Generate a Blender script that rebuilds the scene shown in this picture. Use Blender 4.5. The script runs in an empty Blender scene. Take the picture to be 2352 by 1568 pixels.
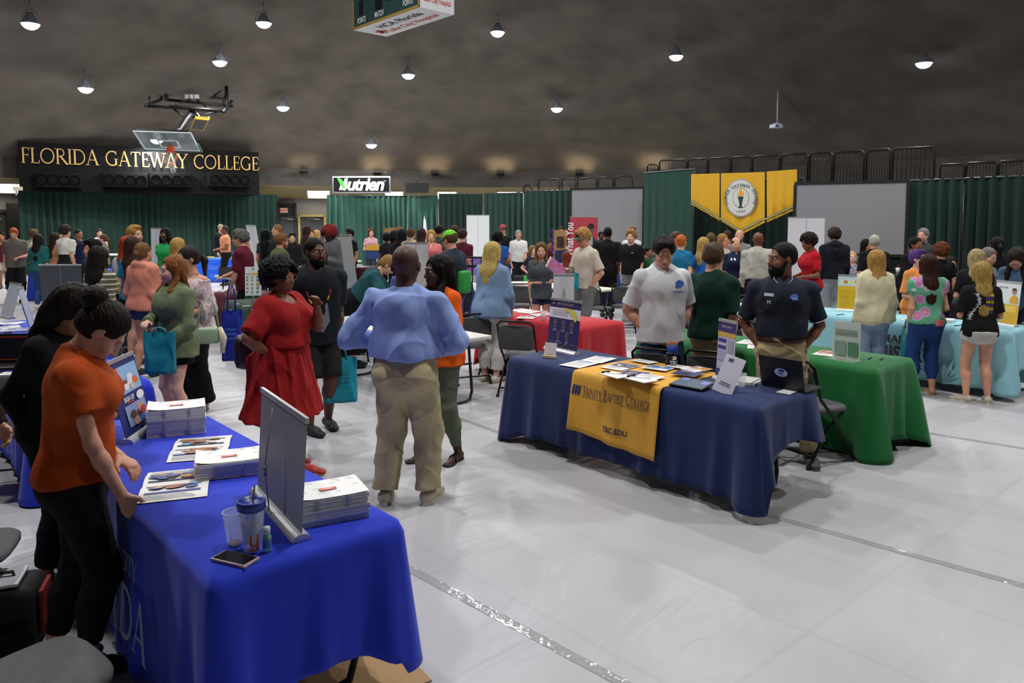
import bpy, bmesh, math, random
import numpy as np
from math import sin, cos, tan, pi, radians, sqrt, atan2, exp
from mathutils import Vector, Matrix
from mathutils.bvhtree import BVHTree

SC = bpy.context.scene
COL = SC.collection
random.seed(7)

# ------------------------------------------------------------------ camera
FPX, PITCH, HY, CAMZ = 1740.0, radians(4.5), 505.0, 1.95
CPY = HY + FPX*tan(PITCH)
cam = bpy.data.cameras.new('camera')
cam.sensor_width = 23.5
cam.lens = FPX/2352*23.5
cam.shift_y = (CPY-784)/2352
cam.clip_start, cam.clip_end = 0.05, 200
cam.dof.use_dof = True
cam.dof.focus_distance = 7.0
cam.dof.aperture_fstop = 4.0
camo = bpy.data.objects.new('camera', cam)
camo.location = (0, 0, CAMZ)
camo.rotation_euler = (pi/2-PITCH, 0, 0)
COL.objects.link(camo)
SC.camera = camo

# ------------------------------------------------------------------ light and exposure
SC.view_settings.view_transform = 'Standard'
SC.view_settings.look = 'None'
SC.view_settings.exposure = 0.0
SC.view_settings.gamma = 1.0
SC.view_settings.use_curve_mapping = False
w = bpy.data.worlds.new('world'); SC.world = w; w.use_nodes = True
w.node_tree.nodes['Background'].inputs[0].default_value = (0.95, 0.97, 1.0, 1)
w.node_tree.nodes['Background'].inputs[1].default_value = 0.05
try:
    SC.cycles.max_bounces = 6; SC.cycles.diffuse_bounces = 3; SC.cycles.glossy_bounces = 2
    SC.cycles.transmission_bounces = 5; SC.cycles.transparent_max_bounces = 8
    SC.cycles.caustics_reflective = False; SC.cycles.caustics_refractive = False
    SC.cycles.sample_clamp_indirect = 4
except Exception: pass

DC = (-1.0, 13.0); DR = 21.5; DZ0 = 4.15; DH = 6.0        # dome centre, radius, springing height, rise
def dome_z(x, y):
    r2 = ((x-DC[0])**2+(y-DC[1])**2)/DR**2
    return DZ0 + DH*(1-r2)
def pray(px, py):
    u = px-1176; q = CPY-py
    return Vector((u, FPX*cos(PITCH)+q*sin(PITCH), -FPX*sin(PITCH)+q*cos(PITCH)))
def at(px, py, Y):
    r = pray(px, py); t = Y/r.y
    return Vector((r.x*t, Y, CAMZ+r.z*t))
def onz(px, py, z=0.0):
    r = pray(px, py); t = (z-CAMZ)/r.z
    return Vector((r.x*t, r.y*t, z))
def on_dome(px, py):
    r = pray(px, py).normalized()
    t = 10.0
    for i in range(6000):
        p = r*t; z = CAMZ+p.z
        if z >= dome_z(p.x, p.y): break
        t += 0.01
    return Vector((p.x, p.y, z))

# ------------------------------------------------------------------ helpers
def lin(c):
    if isinstance(c, str):
        c = [int(c[i:i+2], 16)/255 for i in (0, 2, 4)]
        return tuple((v/12.92 if v <= .04045 else ((v+.055)/1.055)**2.4) for v in c)
    return c
_M = {}
def mat(color, rough=0.6, metal=0.0, bump=0.0, bscale=60.0, var=0.0, vscale=8.0, emit=0.0, trans=0.0, spec=0.5, sheen=0.0, stretch=None, sss=0.0, two=None, coat=0.0, alpha=1.0, wr=0.0, ws=4.0):
    key = (wr, ws, color, rough, metal, bump, bscale, var, vscale, emit, trans, spec, sheen, stretch, sss, two, coat, alpha)
    if key in _M: return _M[key]
    m = bpy.data.materials.new('material_%d' % len(_M)); m.use_nodes = True
    nt = m.node_tree; b = nt.nodes['Principled BSDF']
    c = lin(color)
    b.inputs['Base Color'].default_value = (*c, 1)
    b.inputs['Roughness'].default_value = rough
    b.inputs['Metallic'].default_value = metal
    b.inputs['Specular IOR Level'].default_value = spec
    if trans: b.inputs['Transmission Weight'].default_value = trans; b.inputs['IOR'].default_value = 1.3
    if emit:
        b.inputs['Emission Color'].default_value = (*c, 1); b.inputs['Emission Strength'].default_value = emit
    if sheen: b.inputs['Sheen Weight'].default_value = sheen
    if coat: b.inputs['Coat Weight'].default_value = coat
    if alpha < 1: b.inputs['Alpha'].default_value = alpha
    if var or bump or wr:
        tc = nt.nodes.new('ShaderNodeTexCoord'); mp = nt.nodes.new('ShaderNodeMapping')
        nt.links.new(tc.outputs['Object'], mp.inputs[0])
        if stretch: mp.inputs['Scale'].default_value = stretch
    if var or two:
        n = nt.nodes.new('ShaderNodeTexNoise'); n.inputs['Scale'].default_value = vscale; n.inputs['Detail'].default_value = 3
        nt.links.new(mp.outputs[0], n.inputs[0])
        r = nt.nodes.new('ShaderNodeValToRGB')
        r.color_ramp.elements[0].position = .3; r.color_ramp.elements[1].position = .7
        c2 = lin(two) if two else tuple(min(1, v*(1+var)) for v in c)
        c1 = c if two else tuple(v*(1-var) for v in c)
        r.color_ramp.elements[0].color = (*c1, 1); r.color_ramp.elements[1].color = (*c2, 1)
        nt.links.new(n.outputs[0], r.inputs[0]); nt.links.new(r.outputs[0], b.inputs['Base Color'])
    if bump:
        n2 = nt.nodes.new('ShaderNodeTexNoise'); n2.inputs['Scale'].default_value = bscale; n2.inputs['Detail'].default_value = 2
        nt.links.new(mp.outputs[0], n2.inputs[0])
        bp = nt.nodes.new('ShaderNodeBump'); bp.inputs['Strength'].default_value = bump; bp.inputs['Distance'].default_value = .01
        nt.links.new(n2.outputs[0], bp.inputs['Height']); nt.links.new(bp.outputs[0], b.inputs['Normal'])
    if wr:
        n3 = nt.nodes.new('ShaderNodeTexNoise'); n3.noise_type = 'RIDGED_MULTIFRACTAL'; n3.inputs['Scale'].default_value = ws; n3.inputs['Detail'].default_value = 1.5; n3.inputs['Distortion'].default_value = .7
        nt.links.new(tc.outputs['Object'], n3.inputs[0]); b3 = nt.nodes.new('ShaderNodeBump'); b3.inputs['Strength'].default_value = wr; b3.inputs['Distance'].default_value = .05
        nt.links.new(n3.outputs[0], b3.inputs['Height'])
        if bump: nt.links.new(b3.outputs[0], bp.inputs['Normal'])
        else: nt.links.new(b3.outputs[0], b.inputs['Normal'])
    _M[key] = m
    return m

def tag(o, label=None, cat=None, group=None, kind=None):
    if label: o['label'] = label
    if cat: o['category'] = cat
    if group: o['group'] = group
    if kind: o['kind'] = kind
    return o
def empty(name, loc, rz=0.0, label=None, cat=None, group=None, parent=None):
    o = bpy.data.objects.new(name, None); COL.objects.link(o)
    o.location = loc; o.rotation_euler = (0, 0, rz); o.empty_display_size = .1
    if parent: o.parent = parent
    return tag(o, label, cat, group)
def mesh_obj(name, verts, faces, m, parent=None, smooth=False, loc=None):
    me = bpy.data.meshes.new(name)
    if isinstance(verts, np.ndarray):
        verts = verts.astype(np.float32); faces = np.asarray(faces, dtype=np.int32)
        me.vertices.add(len(verts)); me.vertices.foreach_set('co', verts.ravel())
        n = faces.shape[1]
        me.loops.add(faces.size); me.loops.foreach_set('vertex_index', faces.ravel())
        me.polygons.add(len(faces)); me.polygons.foreach_set('loop_start', np.arange(0, faces.size, n, dtype=np.int32))
        me.update(calc_edges=True)
    else:
        me.from_pydata([tuple(v) for v in verts], [], [tuple(f) for f in faces]); me.update()
    if smooth: me.polygons.foreach_set('use_smooth', np.ones(len(me.polygons), dtype=bool))
    o = bpy.data.objects.new(name, me); COL.objects.link(o)
    for mm in (m if isinstance(m, (list, tuple)) else [m]): me.materials.append(mm)
    if parent: o.parent = parent
    if loc is not None: o.location = loc
    return o

class MB:
    """collects shapes with material slots; build() links ONE mesh object"""
    def __init__(s): s.v = []; s.f = []; s.mi = []; s.sm = []; s.T = Matrix.Identity(4)
    def add(s, vs, fs, mi=0, smooth=False):
        b = len(s.v); s.v += [tuple(s.T @ Vector(v)) for v in vs]
        s.f += [tuple(i+b for i in f) for f in fs]; s.mi += [mi]*len(fs); s.sm += [smooth]*len(fs)
        return s
    def box(s, c, d, mi=0, R=None, bev=0.0):
        x, y, z = d[0]/2, d[1]/2, d[2]/2; c = Vector(c)
        if bev:
            bm = bmesh.new(); bmesh.ops.create_cube(bm, size=1, matrix=Matrix.Diagonal((d[0], d[1], d[2], 1)))
            bmesh.ops.bevel(bm, geom=bm.edges[:], offset=bev, segments=2, affect='EDGES', profile=.6)
            bm.verts.index_update()
            vs = [Vector(v.co) for v in bm.verts]; fs = [[v.index for v in f.verts] for f in bm.faces]; bm.free()
        else:
            vs = [Vector((a*x, b*y, g*z)) for a in (-1, 1) for b in (-1, 1) for g in (-1, 1)]
            fs = [(0, 1, 3, 2), (4, 6, 7, 5), (0, 4, 5, 1), (2, 3, 7, 6), (0, 2, 6, 4), (1, 5, 7, 3)]
        if R is not None: vs = [R @ v for v in vs]
        return s.add([v+c for v in vs], fs, mi, bool(bev) and bev > .01)
    def tube(s, pts, r, mi=0, n=10, closed=False, caps=True):
        pts = [Vector(p) for p in pts]; L = len(pts); rs = r if isinstance(r, (list, tuple)) else [r]*L
        vs = []; up = None
        for i, p in enumerate(pts):
            a = pts[i-1] if (i or closed) else p; b = pts[(i+1) % L] if (i < L-1 or closed) else p
            t = (b-a).normalized()
            if up is None:
                up = Vector((0, 0, 1)) if abs(t.z) < .9 else Vector((1, 0, 0))
            x = t.cross(up).normalized(); up = x.cross(t).normalized()
            for k in range(n):
                A = 2*pi*k/n; vs.append(p+(x*cos(A)+up*sin(A))*rs[i])
        fs = []
        for i in range(L if closed else L-1):
            j = (i+1) % L
            for k in range(n):
                k2 = (k+1) % n; fs.append((i*n+k, i*n+k2, j*n+k2, j*n+k))
        if caps and not closed:
            fs.append(tuple(range(n))[::-1]); fs.append(tuple(range((L-1)*n, L*n)))
        return s.add(vs, fs, mi, True)
    def lathe(s, prof, c=(0, 0, 0), n=24, mi=0):
        vs = []; fs = []; c = Vector(c); L = len(prof)
        for (r, z) in prof:
            for k in range(n):
                A = 2*pi*k/n; vs.append(c+Vector((r*cos(A), r*sin(A), z)))
        for i in range(L-1):
            for k in range(n):
                k2 = (k+1) % n; fs.append((i*n+k, i*n+k2, (i+1)*n+k2, (i+1)*n+k))
        return s.add(vs, fs, mi, True)
    def poly(s, pts, th=0.0, mi=0):
        """flat polygon of XY points at z=0 (3D points allowed), extruded along +z by th"""
        p = [Vector((*q, 0)) if len(q) == 2 else Vector(q) for q in pts]; n = len(p)
        if not th: return s.add(p, [tuple(range(n))], mi)
        q = [v+Vector((0, 0, th)) for v in p]
        fs = [tuple(range(n))[::-1], tuple(range(n, 2*n))]+[(i, (i+1) % n, n+(i+1) % n, n+i) for i in range(n)]
        return s.add(p+q, fs, mi)
    def build(s, name, mats, parent=None, loc=None, rz=None):
        me = bpy.data.meshes.new(name); me.from_pydata(s.v, [], s.f); me.update()
        me.polygons.foreach_set('material_index', s.mi); me.polygons.foreach_set('use_smooth', s.sm)
        for mm in (mats if isinstance(mats, (list, tuple)) else [mats]): me.materials.append(mm)
        o = bpy.data.objects.new(name, me); COL.objects.link(o)
        if parent: o.parent = parent
        if loc is not None: o.location = loc
        if rz is not None: o.rotation_euler[2] = rz
        return o
def frame(ex, ey, ez, o):
    m = Matrix.Identity(4)
    for i, e in enumerate((ex, ey, ez)):
        for j in range(3): m[j][i] = e[j]
    for j in range(3): m[j][3] = o[j]
    return m
def copy_tree(o, parent=None, keep=True):
    c = o.copy(); COL.objects.link(c)
    if parent: c.parent = parent
    for ch in list(o.children): copy_tree(ch, c)
    return c

# lettering: sans from the built-in font, serif drawn as strokes
def text_mesh(s, size, shear=0.0, bold=0.0, align='CENTER', space=1.0):
    cu = bpy.data.curves.new('lettering', 'FONT'); cu.body = s; cu.size = size; cu.shear = shear; cu.offset = bold*size
    cu.align_x = align; cu.space_character = space; cu.resolution_u = 3
    o = bpy.data.objects.new('lettering', cu)
    me = bpy.data.meshes.new_from_object(o)
    vs = [tuple(v.co) for v in me.vertices]; fs = [tuple(p.vertices) for p in me.polygons]
    bpy.data.objects.remove(o); bpy.data.curves.remove(cu); bpy.data.meshes.remove(me)
    return vs, fs
def arcp(cx, cy, rx, ry, a0, a1, n=14):
    return [(cx+rx*cos(radians(a0+(a1-a0)*i/n)), cy+ry*sin(radians(a0+(a1-a0)*i/n))) for i in range(n+1)]
T_, H_ = .055, .022
SERIF = {  # width, strokes [(points, half-width)...], serifs [(x, y)]
 'I': (.34, [([(.17, 0), (.17, 1)], T_)], [(.17, 0), (.17, 1)]),
 'L': (.62, [([(.17, 0), (.17, 1)], T_), ([(.12, .03), (.58, .03), (.6, .22)], H_)], [(.17, 0), (.17, 1)]),
 'F': (.58, [([(.17, 0), (.17, 1)], T_), ([(.12, .97), (.52, .97), (.54, .8)], H_), ([(.17, .53), (.46, .53), (.46, .62), (.46, .44)], H_)], [(.17, 0)]),
 'E': (.62, [([(.17, 0), (.17, 1)], T_), ([(.12, .97), (.54, .97), (.56, .8)], H_), ([(.17, .53), (.46, .53), (.46, .62), (.46, .44)], H_), ([(.12, .03), (.56, .03), (.6, .22)], H_)], []),
 'T': (.72, [([(.36, 0), (.36, 1)], T_), ([(.04, .8), (.06, .97), (.66, .97), (.68, .8)], H_)], [(.36, 0)]),
 'O': (.98, [(arcp(.49, .5, .41, .47, 0, 180), .04), (arcp(.49, .5, .41, .47, 180, 360), .04)], []),
 'C': (.84, [(arcp(.5, .5, .41, .47, 50, 310, 20), .042), ([(.77, .98), (.77, .74)], H_)], []),
 'G': (.92, [(arcp(.5, .5, .41, .47, 50, 300, 20), .042), ([(.77, .98), (.77, .74)], H_), ([(.76, .06), (.76, .42)], T_)], [(.76, .44)]),
 'D': (.9, [([(.17, 0), (.17, 1)], T_), ([(.15, .97), (.4, .97)]+arcp(.4, .5, .41, .47, 90, -90)+[(.4, .03), (.15, .03)], .036)], [(.12, 0), (.12, 1)]),
 'R': (.78, [([(.17, 0), (.17, 1)], T_), ([(.15, .97), (.36, .97)]+arcp(.36, .74, .22, .23, 90, -90)+[(.36, .51), (.17, .51)], .034), ([(.36, .5), (.74, .02), (.8, .01)], T_)], [(.17, 0), (.12, 1)]),
 'P': (.66, [([(.17, 0), (.17, 1)], T_), ([(.15, .97), (.36, .97)]+arcp(.36, .72, .22, .25, 90, -90)+[(.36, .47), (.17, .47)], .034)], [(.17, 0), (.12, 1)]),
 'B': (.7, [([(.17, 0), (.17, 1)], T_), ([(.15, .97), (.34, .97)]+arcp(.34, .76, .18, .21, 90, -90)+[(.34, .55), (.17, .55)], .032), ([(.34, .55)]+arcp(.36, .29, .24, .26, 90, -90)+[(.36, .03), (.15, .03)], .034)], [(.12, 0), (.12, 1)]),
 'S': (.56, [([(.47, .78)]+arcp(.28, .74, .19, .23, 30, 270, 10)+[(.3, .5)]+arcp(.28, .26, .21, .23, 80, -150, 10), .04), ([(.48, .96), (.48, .76)], H_), ([(.06, .04), (.06, .26)], H_)], []),
 'N': (.9, [([(.15, 0), (.15, 1)], H_), ([(.13, .98), (.75, .02)], T_), ([(.75, 0), (.75, 1)], H_)], [(.15, 0), (.75, 1), (.1, 1)]),
 'A': (.86, [([(.1, 0), (.42, 1)], H_), ([(.42, 1.02), (.76, 0)], T_), ([(.2, .34), (.62, .34)], H_)], [(.1, 0), (.77, 0)]),
 'Y': (.8, [([(.06, .98), (.4, .48)], T_), ([(.74, .98), (.4, .48)], H_), ([(.4, .5), (.4, 0)], T_)], [(.4, 0), (.08, 1), (.72, 1)]),
 'W': (1.16, [([(.06, 1), (.36, 0)], T_), ([(.36, 0), (.58, .98)], H_), ([(.56, 1), (.84, 0)], T_), ([(.84, 0), (1.1, 1)], H_)], [(.07, 1), (1.09, 1)]),
 'U': (.86, [([(.15, 1), (.15, .3)]+arcp(.43, .3, .28, .28, 180, 360)+[(.71, .3), (.71, 1)], .04)], [(.15, 1), (.71, 1)]),
 'H': (.92, [([(.17, 0), (.17, 1)], T_), ([(.75, 0), (.75, 1)], T_), ([(.17, .52), (.75, .52)], H_)], [(.17, 0), (.17, 1), (.75, 0), (.75, 1)]),
 'V': (.84, [([(.06, 1), (.42, 0)], T_), ([(.42, 0), (.76, 1)], H_)], [(.07, 1), (.76, 1)]),
 'M': (1.04, [([(.12, 0), (.2, 1)], H_), ([(.18, 1), (.5, .04)], T_), ([(.5, .04), (.82, 1)], H_), ([(.82, 1), (.9, 0)], T_)], [(.12, 0), (.9, 0)]),
 ' ': (.42, [], []),
}
def serif_mesh(s, size, xs=1.0, big=None, bold=1.0):
    """strokes -> quads; letters in `big` indices are 1.25x tall"""
    vs = []; fs = []; x = 0.0
    for i, ch in enumerate(s):
        wd, st, sf = SERIF[ch]; k = size*(1.22 if big and i in big else 1.0)
        def quad(a, b, c, d):
            n = len(vs); vs.extend([(x+p[0]*k*xs, p[1]*k, 0) for p in (a, b, c, d)]); fs.append((n, n+1, n+2, n+3))
        for pts, hw in st:
            hw *= bold
            for j in range(len(pts)-1):
                a, b = Vector(pts[j]), Vector(pts[j+1]); t = (b-a)
                if t.length < 1e-6: continue
                t.normalize(); nn = Vector((-t.y, t.x))*hw
                e = t*.008 if len(pts) > 2 else t*0
                quad(a-nn-e, b-nn+e, b+nn+e, a+nn-e)
        for (sx, sy) in sf:
            y0, y1 = (sy, sy+.035) if sy < .5 else (sy-.035, sy)
            quad((sx-.13, y0), (sx+.13, y0), (sx+.13, y1), (sx-.13, y1))
        x += wd*k*xs
    vs = [(v[0]-x/2, v[1], v[2]) for v in vs]
    return vs, fs, x
# ------------------------------------------------------------------ figures: continuous bodies grown from a distance field
def nrm(v): v = np.asarray(v, float); return v/max(1e-9, np.linalg.norm(v))
class Field:
    def __init__(s, lo, hi, h):
        s.lo = np.array(lo, float); s.h = h
        s.n = np.maximum(4, np.ceil((np.array(hi)-s.lo)/h).astype(int)+1)
        s.ax = [(s.lo[i]+h*np.arange(s.n[i])).astype(np.float32) for i in range(3)]
        s.D = np.full(tuple(s.n), .3, np.float32)
    def blk(s, lo, hi):
        a = np.clip(np.floor((np.array(lo)-s.lo)/s.h).astype(int), 0, s.n); b = np.clip(np.ceil((np.array(hi)-s.lo)/s.h).astype(int)+1, 0, s.n)
        if (b <= a).any(): return None
        sl = tuple(slice(a[i], b[i]) for i in range(3))
        return sl, s.ax[0][sl[0]][:, None, None], s.ax[1][sl[1]][None, :, None], s.ax[2][sl[2]][None, None, :]
    def comb(s, sl, d, k, op):
        A = s.D[sl]
        if op == 'u':
            if k > 0:
                h = np.maximum(k-np.abs(A-d), 0)/k; s.D[sl] = np.minimum(A, d)-h*h*k*.25
            else: s.D[sl] = np.minimum(A, d)
        elif op == 's':
            d = -d
            if k > 0:
                h = np.maximum(k-np.abs(A-d), 0)/k; s.D[sl] = np.maximum(A, d)+h*h*k*.25
            else: s.D[sl] = np.maximum(A, d)
    def seg(s, a, b, ra, rb, k=.02, side=None, q=1.0, cut=0, op='u', cut0=0):
        a = np.array(a, float); b = np.array(b, float); m = max(ra, rb)+k+.02
        g = s.blk(np.minimum(a, b)-m, np.maximum(a, b)+m)
        if g is None: return
        sl, X, Y, Z = g; u = b-a; L = max(1e-6, np.linalg.norm(u)); u /= L
        dx, dy, dz = X-a[0], Y-a[1], Z-a[2]
        tt = dx*u[0]+dy*u[1]+dz*u[2]; t = np.clip(tt, 0, L)
        vx, vy, vz = dx-t*u[0], dy-t*u[1], dz-t*u[2]
        l2 = vx*vx+vy*vy+vz*vz
        if side is not None and q != 1:
            e = nrm(np.cross(u, side)); ve = vx*e[0]+vy*e[1]+vz*e[2]
            l2 = l2+ve*ve*(1/q**2-1)
        d = np.sqrt(l2)-(ra+(rb-ra)*t/L)
        if q < 1: d = d*(.5+.5*q)
        if cut: d = np.maximum(d, tt-L)
        if cut0: d = np.maximum(d, -tt)
        s.comb(sl, d.astype(np.float32), k, op)
    def ell(s, c, r, R=None, k=.02, op='u'):
        c = np.array(c, float); r = np.array(r, float); m = r.max()+k+.02
        g = s.blk(c-m, c+m)
        if g is None: return
        sl, X, Y, Z = g; X, Y, Z = X-c[0], Y-c[1], Z-c[2]
        if R is not None:
            R = np.asarray(R); X, Y, Z = (R[0, i]*X+R[1, i]*Y+R[2, i]*Z for i in range(3))
        k0 = np.sqrt((X/r[0])**2+(Y/r[1])**2+(Z/r[2])**2); k1 = np.sqrt((X/r[0]**2)**2+(Y/r[1]**2)**2+(Z/r[2]**2)**2)
        s.comb(sl, (k0*(k0-1)/np.maximum(k1, 1e-6)).astype(np.float32), k, op)
    def plane(s, p, n, k=.0):
        """keep the side where dot(x-p, n) < 0"""
        n = nrm(n); d = (s.ax[0][:, None, None]-p[0])*n[0]+(s.ax[1][None, :, None]-p[1])*n[1]+(s.ax[2][None, None, :]-p[2])*n[2]
        s.D = np.maximum(s.D, d.astype(np.float32))
    def mesh(s):
        D = s.D; D[0], D[-1] = .1, .1; D[:, 0], D[:, -1] = .1, .1; D[:, :, 0], D[:, :, -1] = .1, .1
        S = D < 0
        n = S[:-1, :-1, :-1].astype(np.int8)
        for i, j, k in ((1,0,0),(0,1,0),(0,0,1),(1,1,0),(1,0,1),(0,1,1),(1,1,1)):
            n = n+S[i:S.shape[0]-1+i, j:S.shape[1]-1+j, k:S.shape[2]-1+k]
        M = (n > 0) & (n < 8); I, J, K = np.nonzero(M)
        if len(I) == 0: return None
        idx = np.full(M.shape, -1, np.int32); idx[I, J, K] = np.arange(len(I))
        cs = [(a, b, c) for a in (0, 1) for b in (0, 1) for c in (0, 1)]
        f = {c: D[I+c[0], J+c[1], K+c[2]] for c in cs}
        P = np.zeros((len(I), 3)); C = np.zeros(len(I))
        for c in cs:
            for ax in range(3):
                if c[ax]: continue
                c2 = list(c); c2[ax] = 1; c2 = tuple(c2); f0, f1 = f[c], f[c2]
                x = (f0 < 0) != (f1 < 0); t = np.where(x, f0/np.where(x, f0-f1, 1), 0)
                for a in range(3): P[:, a] += np.where(x, c[a]+(t if a == ax else 0), 0)
                C += x
        P = P/C[:, None]+np.stack([I, J, K], 1); V = s.lo+P*s.h
        Fs = []
        for ax in range(3):
            a1, a2 = [(1, 2), (2, 0), (0, 1)][ax]
            s0 = [slice(None)]*3; s1 = [slice(None)]*3; s0[ax] = slice(0, -1); s1[ax] = slice(1, None)
            A, B = S[tuple(s0)], S[tuple(s1)]; E = A != B
            i, j, k = np.nonzero(E); p = np.stack([i, j, k], 1)
            ok = (p[:, a1] > 0) & (p[:, a2] > 0) & (p[:, a1] < M.shape[a1]) & (p[:, a2] < M.shape[a2]) & (p[:, ax] < M.shape[ax]); p = p[ok]
            ins = A[p[:, 0], p[:, 1], p[:, 2]]
            q = []
            for da, db in ((1, 1), (0, 1), (0, 0), (1, 0)):
                pp = p.copy(); pp[:, a1] -= da; pp[:, a2] -= db; q.append(idx[pp[:, 0], pp[:, 1], pp[:, 2]])
            q = np.stack(q, 1); q[~ins] = q[~ins][:, ::-1]; q = q[(q >= 0).all(1)]; Fs.append(q)
        return V, np.concatenate(Fs)
def vnorm(V, F):
    a, b, c, d = (V[F[:, i]] for i in range(4)); n = np.cross(c-a, d-b); N = np.zeros_like(V)
    for i in range(4): np.add.at(N, F[:, i], n)
    return N/np.maximum(np.linalg.norm(N, axis=1), 1e-9)[:, None]
def folds(V, F, amp, fr=22.0, seed=0, vert=.35, up=None):
    if amp <= 0: return V
    N = vnorm(V, F); x, y, z = V[:, 0]*fr, V[:, 1]*fr, V[:, 2]*fr*vert; s = seed*1.7
    a = np.sin(x*1.0+y*.8+1.5*np.sin(z*1.1+s)+s)+.7*np.sin(y*1.5-x*.7+z*1.3+2*np.sin(z*.6+x*.4+s*2))+.5*np.sin(z*3.1+x*1.3+s*3+1.2*np.sin(y*1.7))
    a = .75*np.sign(a)*np.abs(a)**.8
    if fr < 40:
        a = a+1.0*(1-np.abs(np.sin(x*.55+y*.35+1.6*np.sin(z*.8+s)+s)))**3+.8*(1-np.abs(np.sin(y*.5-x*.42+z*.9+1.3*np.sin(x*.3+z*.5+s*2))))**3-.2
    a = np.maximum(a, -.55)
    return V+N*(amp*a*.5)[:, None]

def rotx(a): a = radians(a); return np.array([[1, 0, 0], [0, cos(a), -sin(a)], [0, sin(a), cos(a)]])
def roty(a): a = radians(a); return np.array([[cos(a), 0, sin(a)], [0, 1, 0], [-sin(a), 0, cos(a)]])
def rotz(a): a = radians(a); return np.array([[cos(a), -sin(a), 0], [sin(a), cos(a), 0], [0, 0, 1]])
def ik(a, c, l1, l2, hint):
    a, c, hint = (np.array(v, float) for v in (a, c, hint)); d = c-a; L = np.linalg.norm(d); mx = (l1+l2)*.995
    if L > mx: c = a+d/L*mx; d = c-a; L = mx
    x = (l1*l1-l2*l2+L*L)/(2*L); hgt = sqrt(max(0, l1*l1-x*x)); u = d/L; hv = hint-np.dot(hint, u)*u
    return a+u*x+nrm(hv)*hgt, c

ARM = {  # hand target (outward, forward, height as share of the stature) relative to the body middle, elbow hint (out, fwd, up)
 'down': ((.175, .03, .475), (.3, -1, 0)), 'down2': ((.15, .1, .49), (.5, -1, 0)), 'pocket': ((.135, .03, .515), (1, -.8, 0)),
 'hip': ((.125, .02, .565), (1, -.35, 0)), 'fold': ((-.04, .15, .655), (.9, -.1, -.5)), 'hold': ((.04, .2, .66), (.7, -.4, -.8)),
 'hold2': ((.1, .22, .6), (.5, -.6, -.6)), 'reach': ((.12, .33, .5), (.4, -.6, .2)), 'table': ((.15, .2, .44), (.4, -1, .2)), 'point': ((.12, .36, .6), (.4, -.5, -.7)),
 'chin': ((.05, .12, .84), (.5, .3, -1)), 'phone': ((.06, .19, .74), (.7, -.1, -1)), 'back': ((.06, -.09, .56), (1, -.8, 0)), 'mouth': ((.02, .13, .885), (.8, .5, -.6)),
 'out': ((.24, .12, .56), (.8, -.5, -.5)), 'lap': ((.06, .2, .38), (.8, -.3, -.2)), 'desk': ((.1, .28, .47), (.7, -.3, -.5)), 'chair': ((.2, .15, .5), (.5, -1, 0)),
}
SKIN = {'w': 'c99379', 'w2': 'b8826a', 'w3': 'd6a58e', 't': 'a06a48', 'b': '5c3826', 'b2': '43281c', 'b3': '7a4b33', 'm': '94603f'}

def skeleton(P):
    h = P['h']; S = {}; s = h/1.75; sit = P.get('sit', 0)
    hipz = .52*h if not sit else .50
    if P.get('pelz'): hipz = P['pelz']
    hip = np.array([P.get('sway', 0.0), -.0, hipz]); S['hip'] = hip
    lean, side, tw = P.get('lean', 0), P.get('side', 0), P.get('twist', 0)
    R = rotz(tw) @ rotx(-lean) @ roty(side); S['R'] = R
    up = lambda x, y, z: hip+R @ np.array([x*s, y*s, (z-.52)*h])
    S['up'] = up
    sw = P.get('sw', 1.0)*(1.0 if P['sex'] == 'm' else .88)
    S['waist'] = up(0, 0, .60); S['chest'] = up(0, .005, .72); S['sh'] = {}; S['neck'] = up(0, -.01, .835); S['nb'] = up(0, -.01, .82)
    hd = P.get('head', (0, 0, 0)); Rh = R @ rotz(hd[0]) @ rotx(-hd[1]+lean*.5*(1 if hd[1] == 0 else 0)) @ roty(hd[2] if len(hd) > 2 else 0)
    S['Rh'] = Rh; S['hs'] = s**.6*P.get('hs', 1.0)*1.05
    S['atlas'] = up(0, .0, .858)
    S['Hc'] = S['atlas']+Rh @ np.array([0, .012, .10])*S['hs']
    S['arms'] = {}; S['legs'] = {}
    for g, nm in ((1, 'r'), (-1, 'l')):
        sh = up(g*.168*sw*(P.get('g', 1)*.55+.45), -.008, .786); S['sh'][nm] = sh
        a = P.get('arm_'+nm, 'down')
        if isinstance(a, str): tg, hint = ARM[a]
        else: tg, hint = a if len(a) == 2 else (a, (.6, -.8, -.3))
        wide = (P.get('g', 1)-1)*.13 if tg[0] > .1 else 0
        if not isinstance(a, str) or a not in ('down', 'pocket', 'down2', 'reach', 'table', 'desk', 'lap', 'chair'):
            tp = hip+R @ np.array([g*(tg[0]*s+wide), tg[1]*s, (tg[2]-.52)*h])
        else:
            tp = np.array([sh[0]*.55 + g*(tg[0]*s+wide)*.45 if lean else g*(tg[0]*s+wide), (sh[1]*.6 if lean else 0)+tg[1]*s, tg[2]*h if not sit else hipz+(tg[2]-.52)*h+.18])
        ht = np.array([g*hint[0], hint[1], hint[2]], float)
        el, wr = ik(sh, tp, .172*h, .15*h, R @ ht)
        S['arms'][nm] = (sh, el, wr, a)
        ft = P.get('foot_'+nm, (.085, 0.0, 0)); fx, fy = ft[0]*s, ft[1]*s; fa = ft[2] if len(ft) > 2 else 8
        hj = hip+np.array([g*.085*s*P.get('hw', 1), 0, -.02*h])
        if sit:
            kn = hj+np.array([g*.05, .40*s, -.01]); an = np.array([kn[0]+g*.01, kn[1]+.02, .09])
        else:
            an = np.array([g*fx+P.get('sway', 0)*.0, fy-.03, .075*s]); kn, an = ik(hj, an, .235*h, .235*h, (g*.1, 1, 0))
        S['legs'][nm] = (hj, kn, an, g*-fa)
    return S

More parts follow.
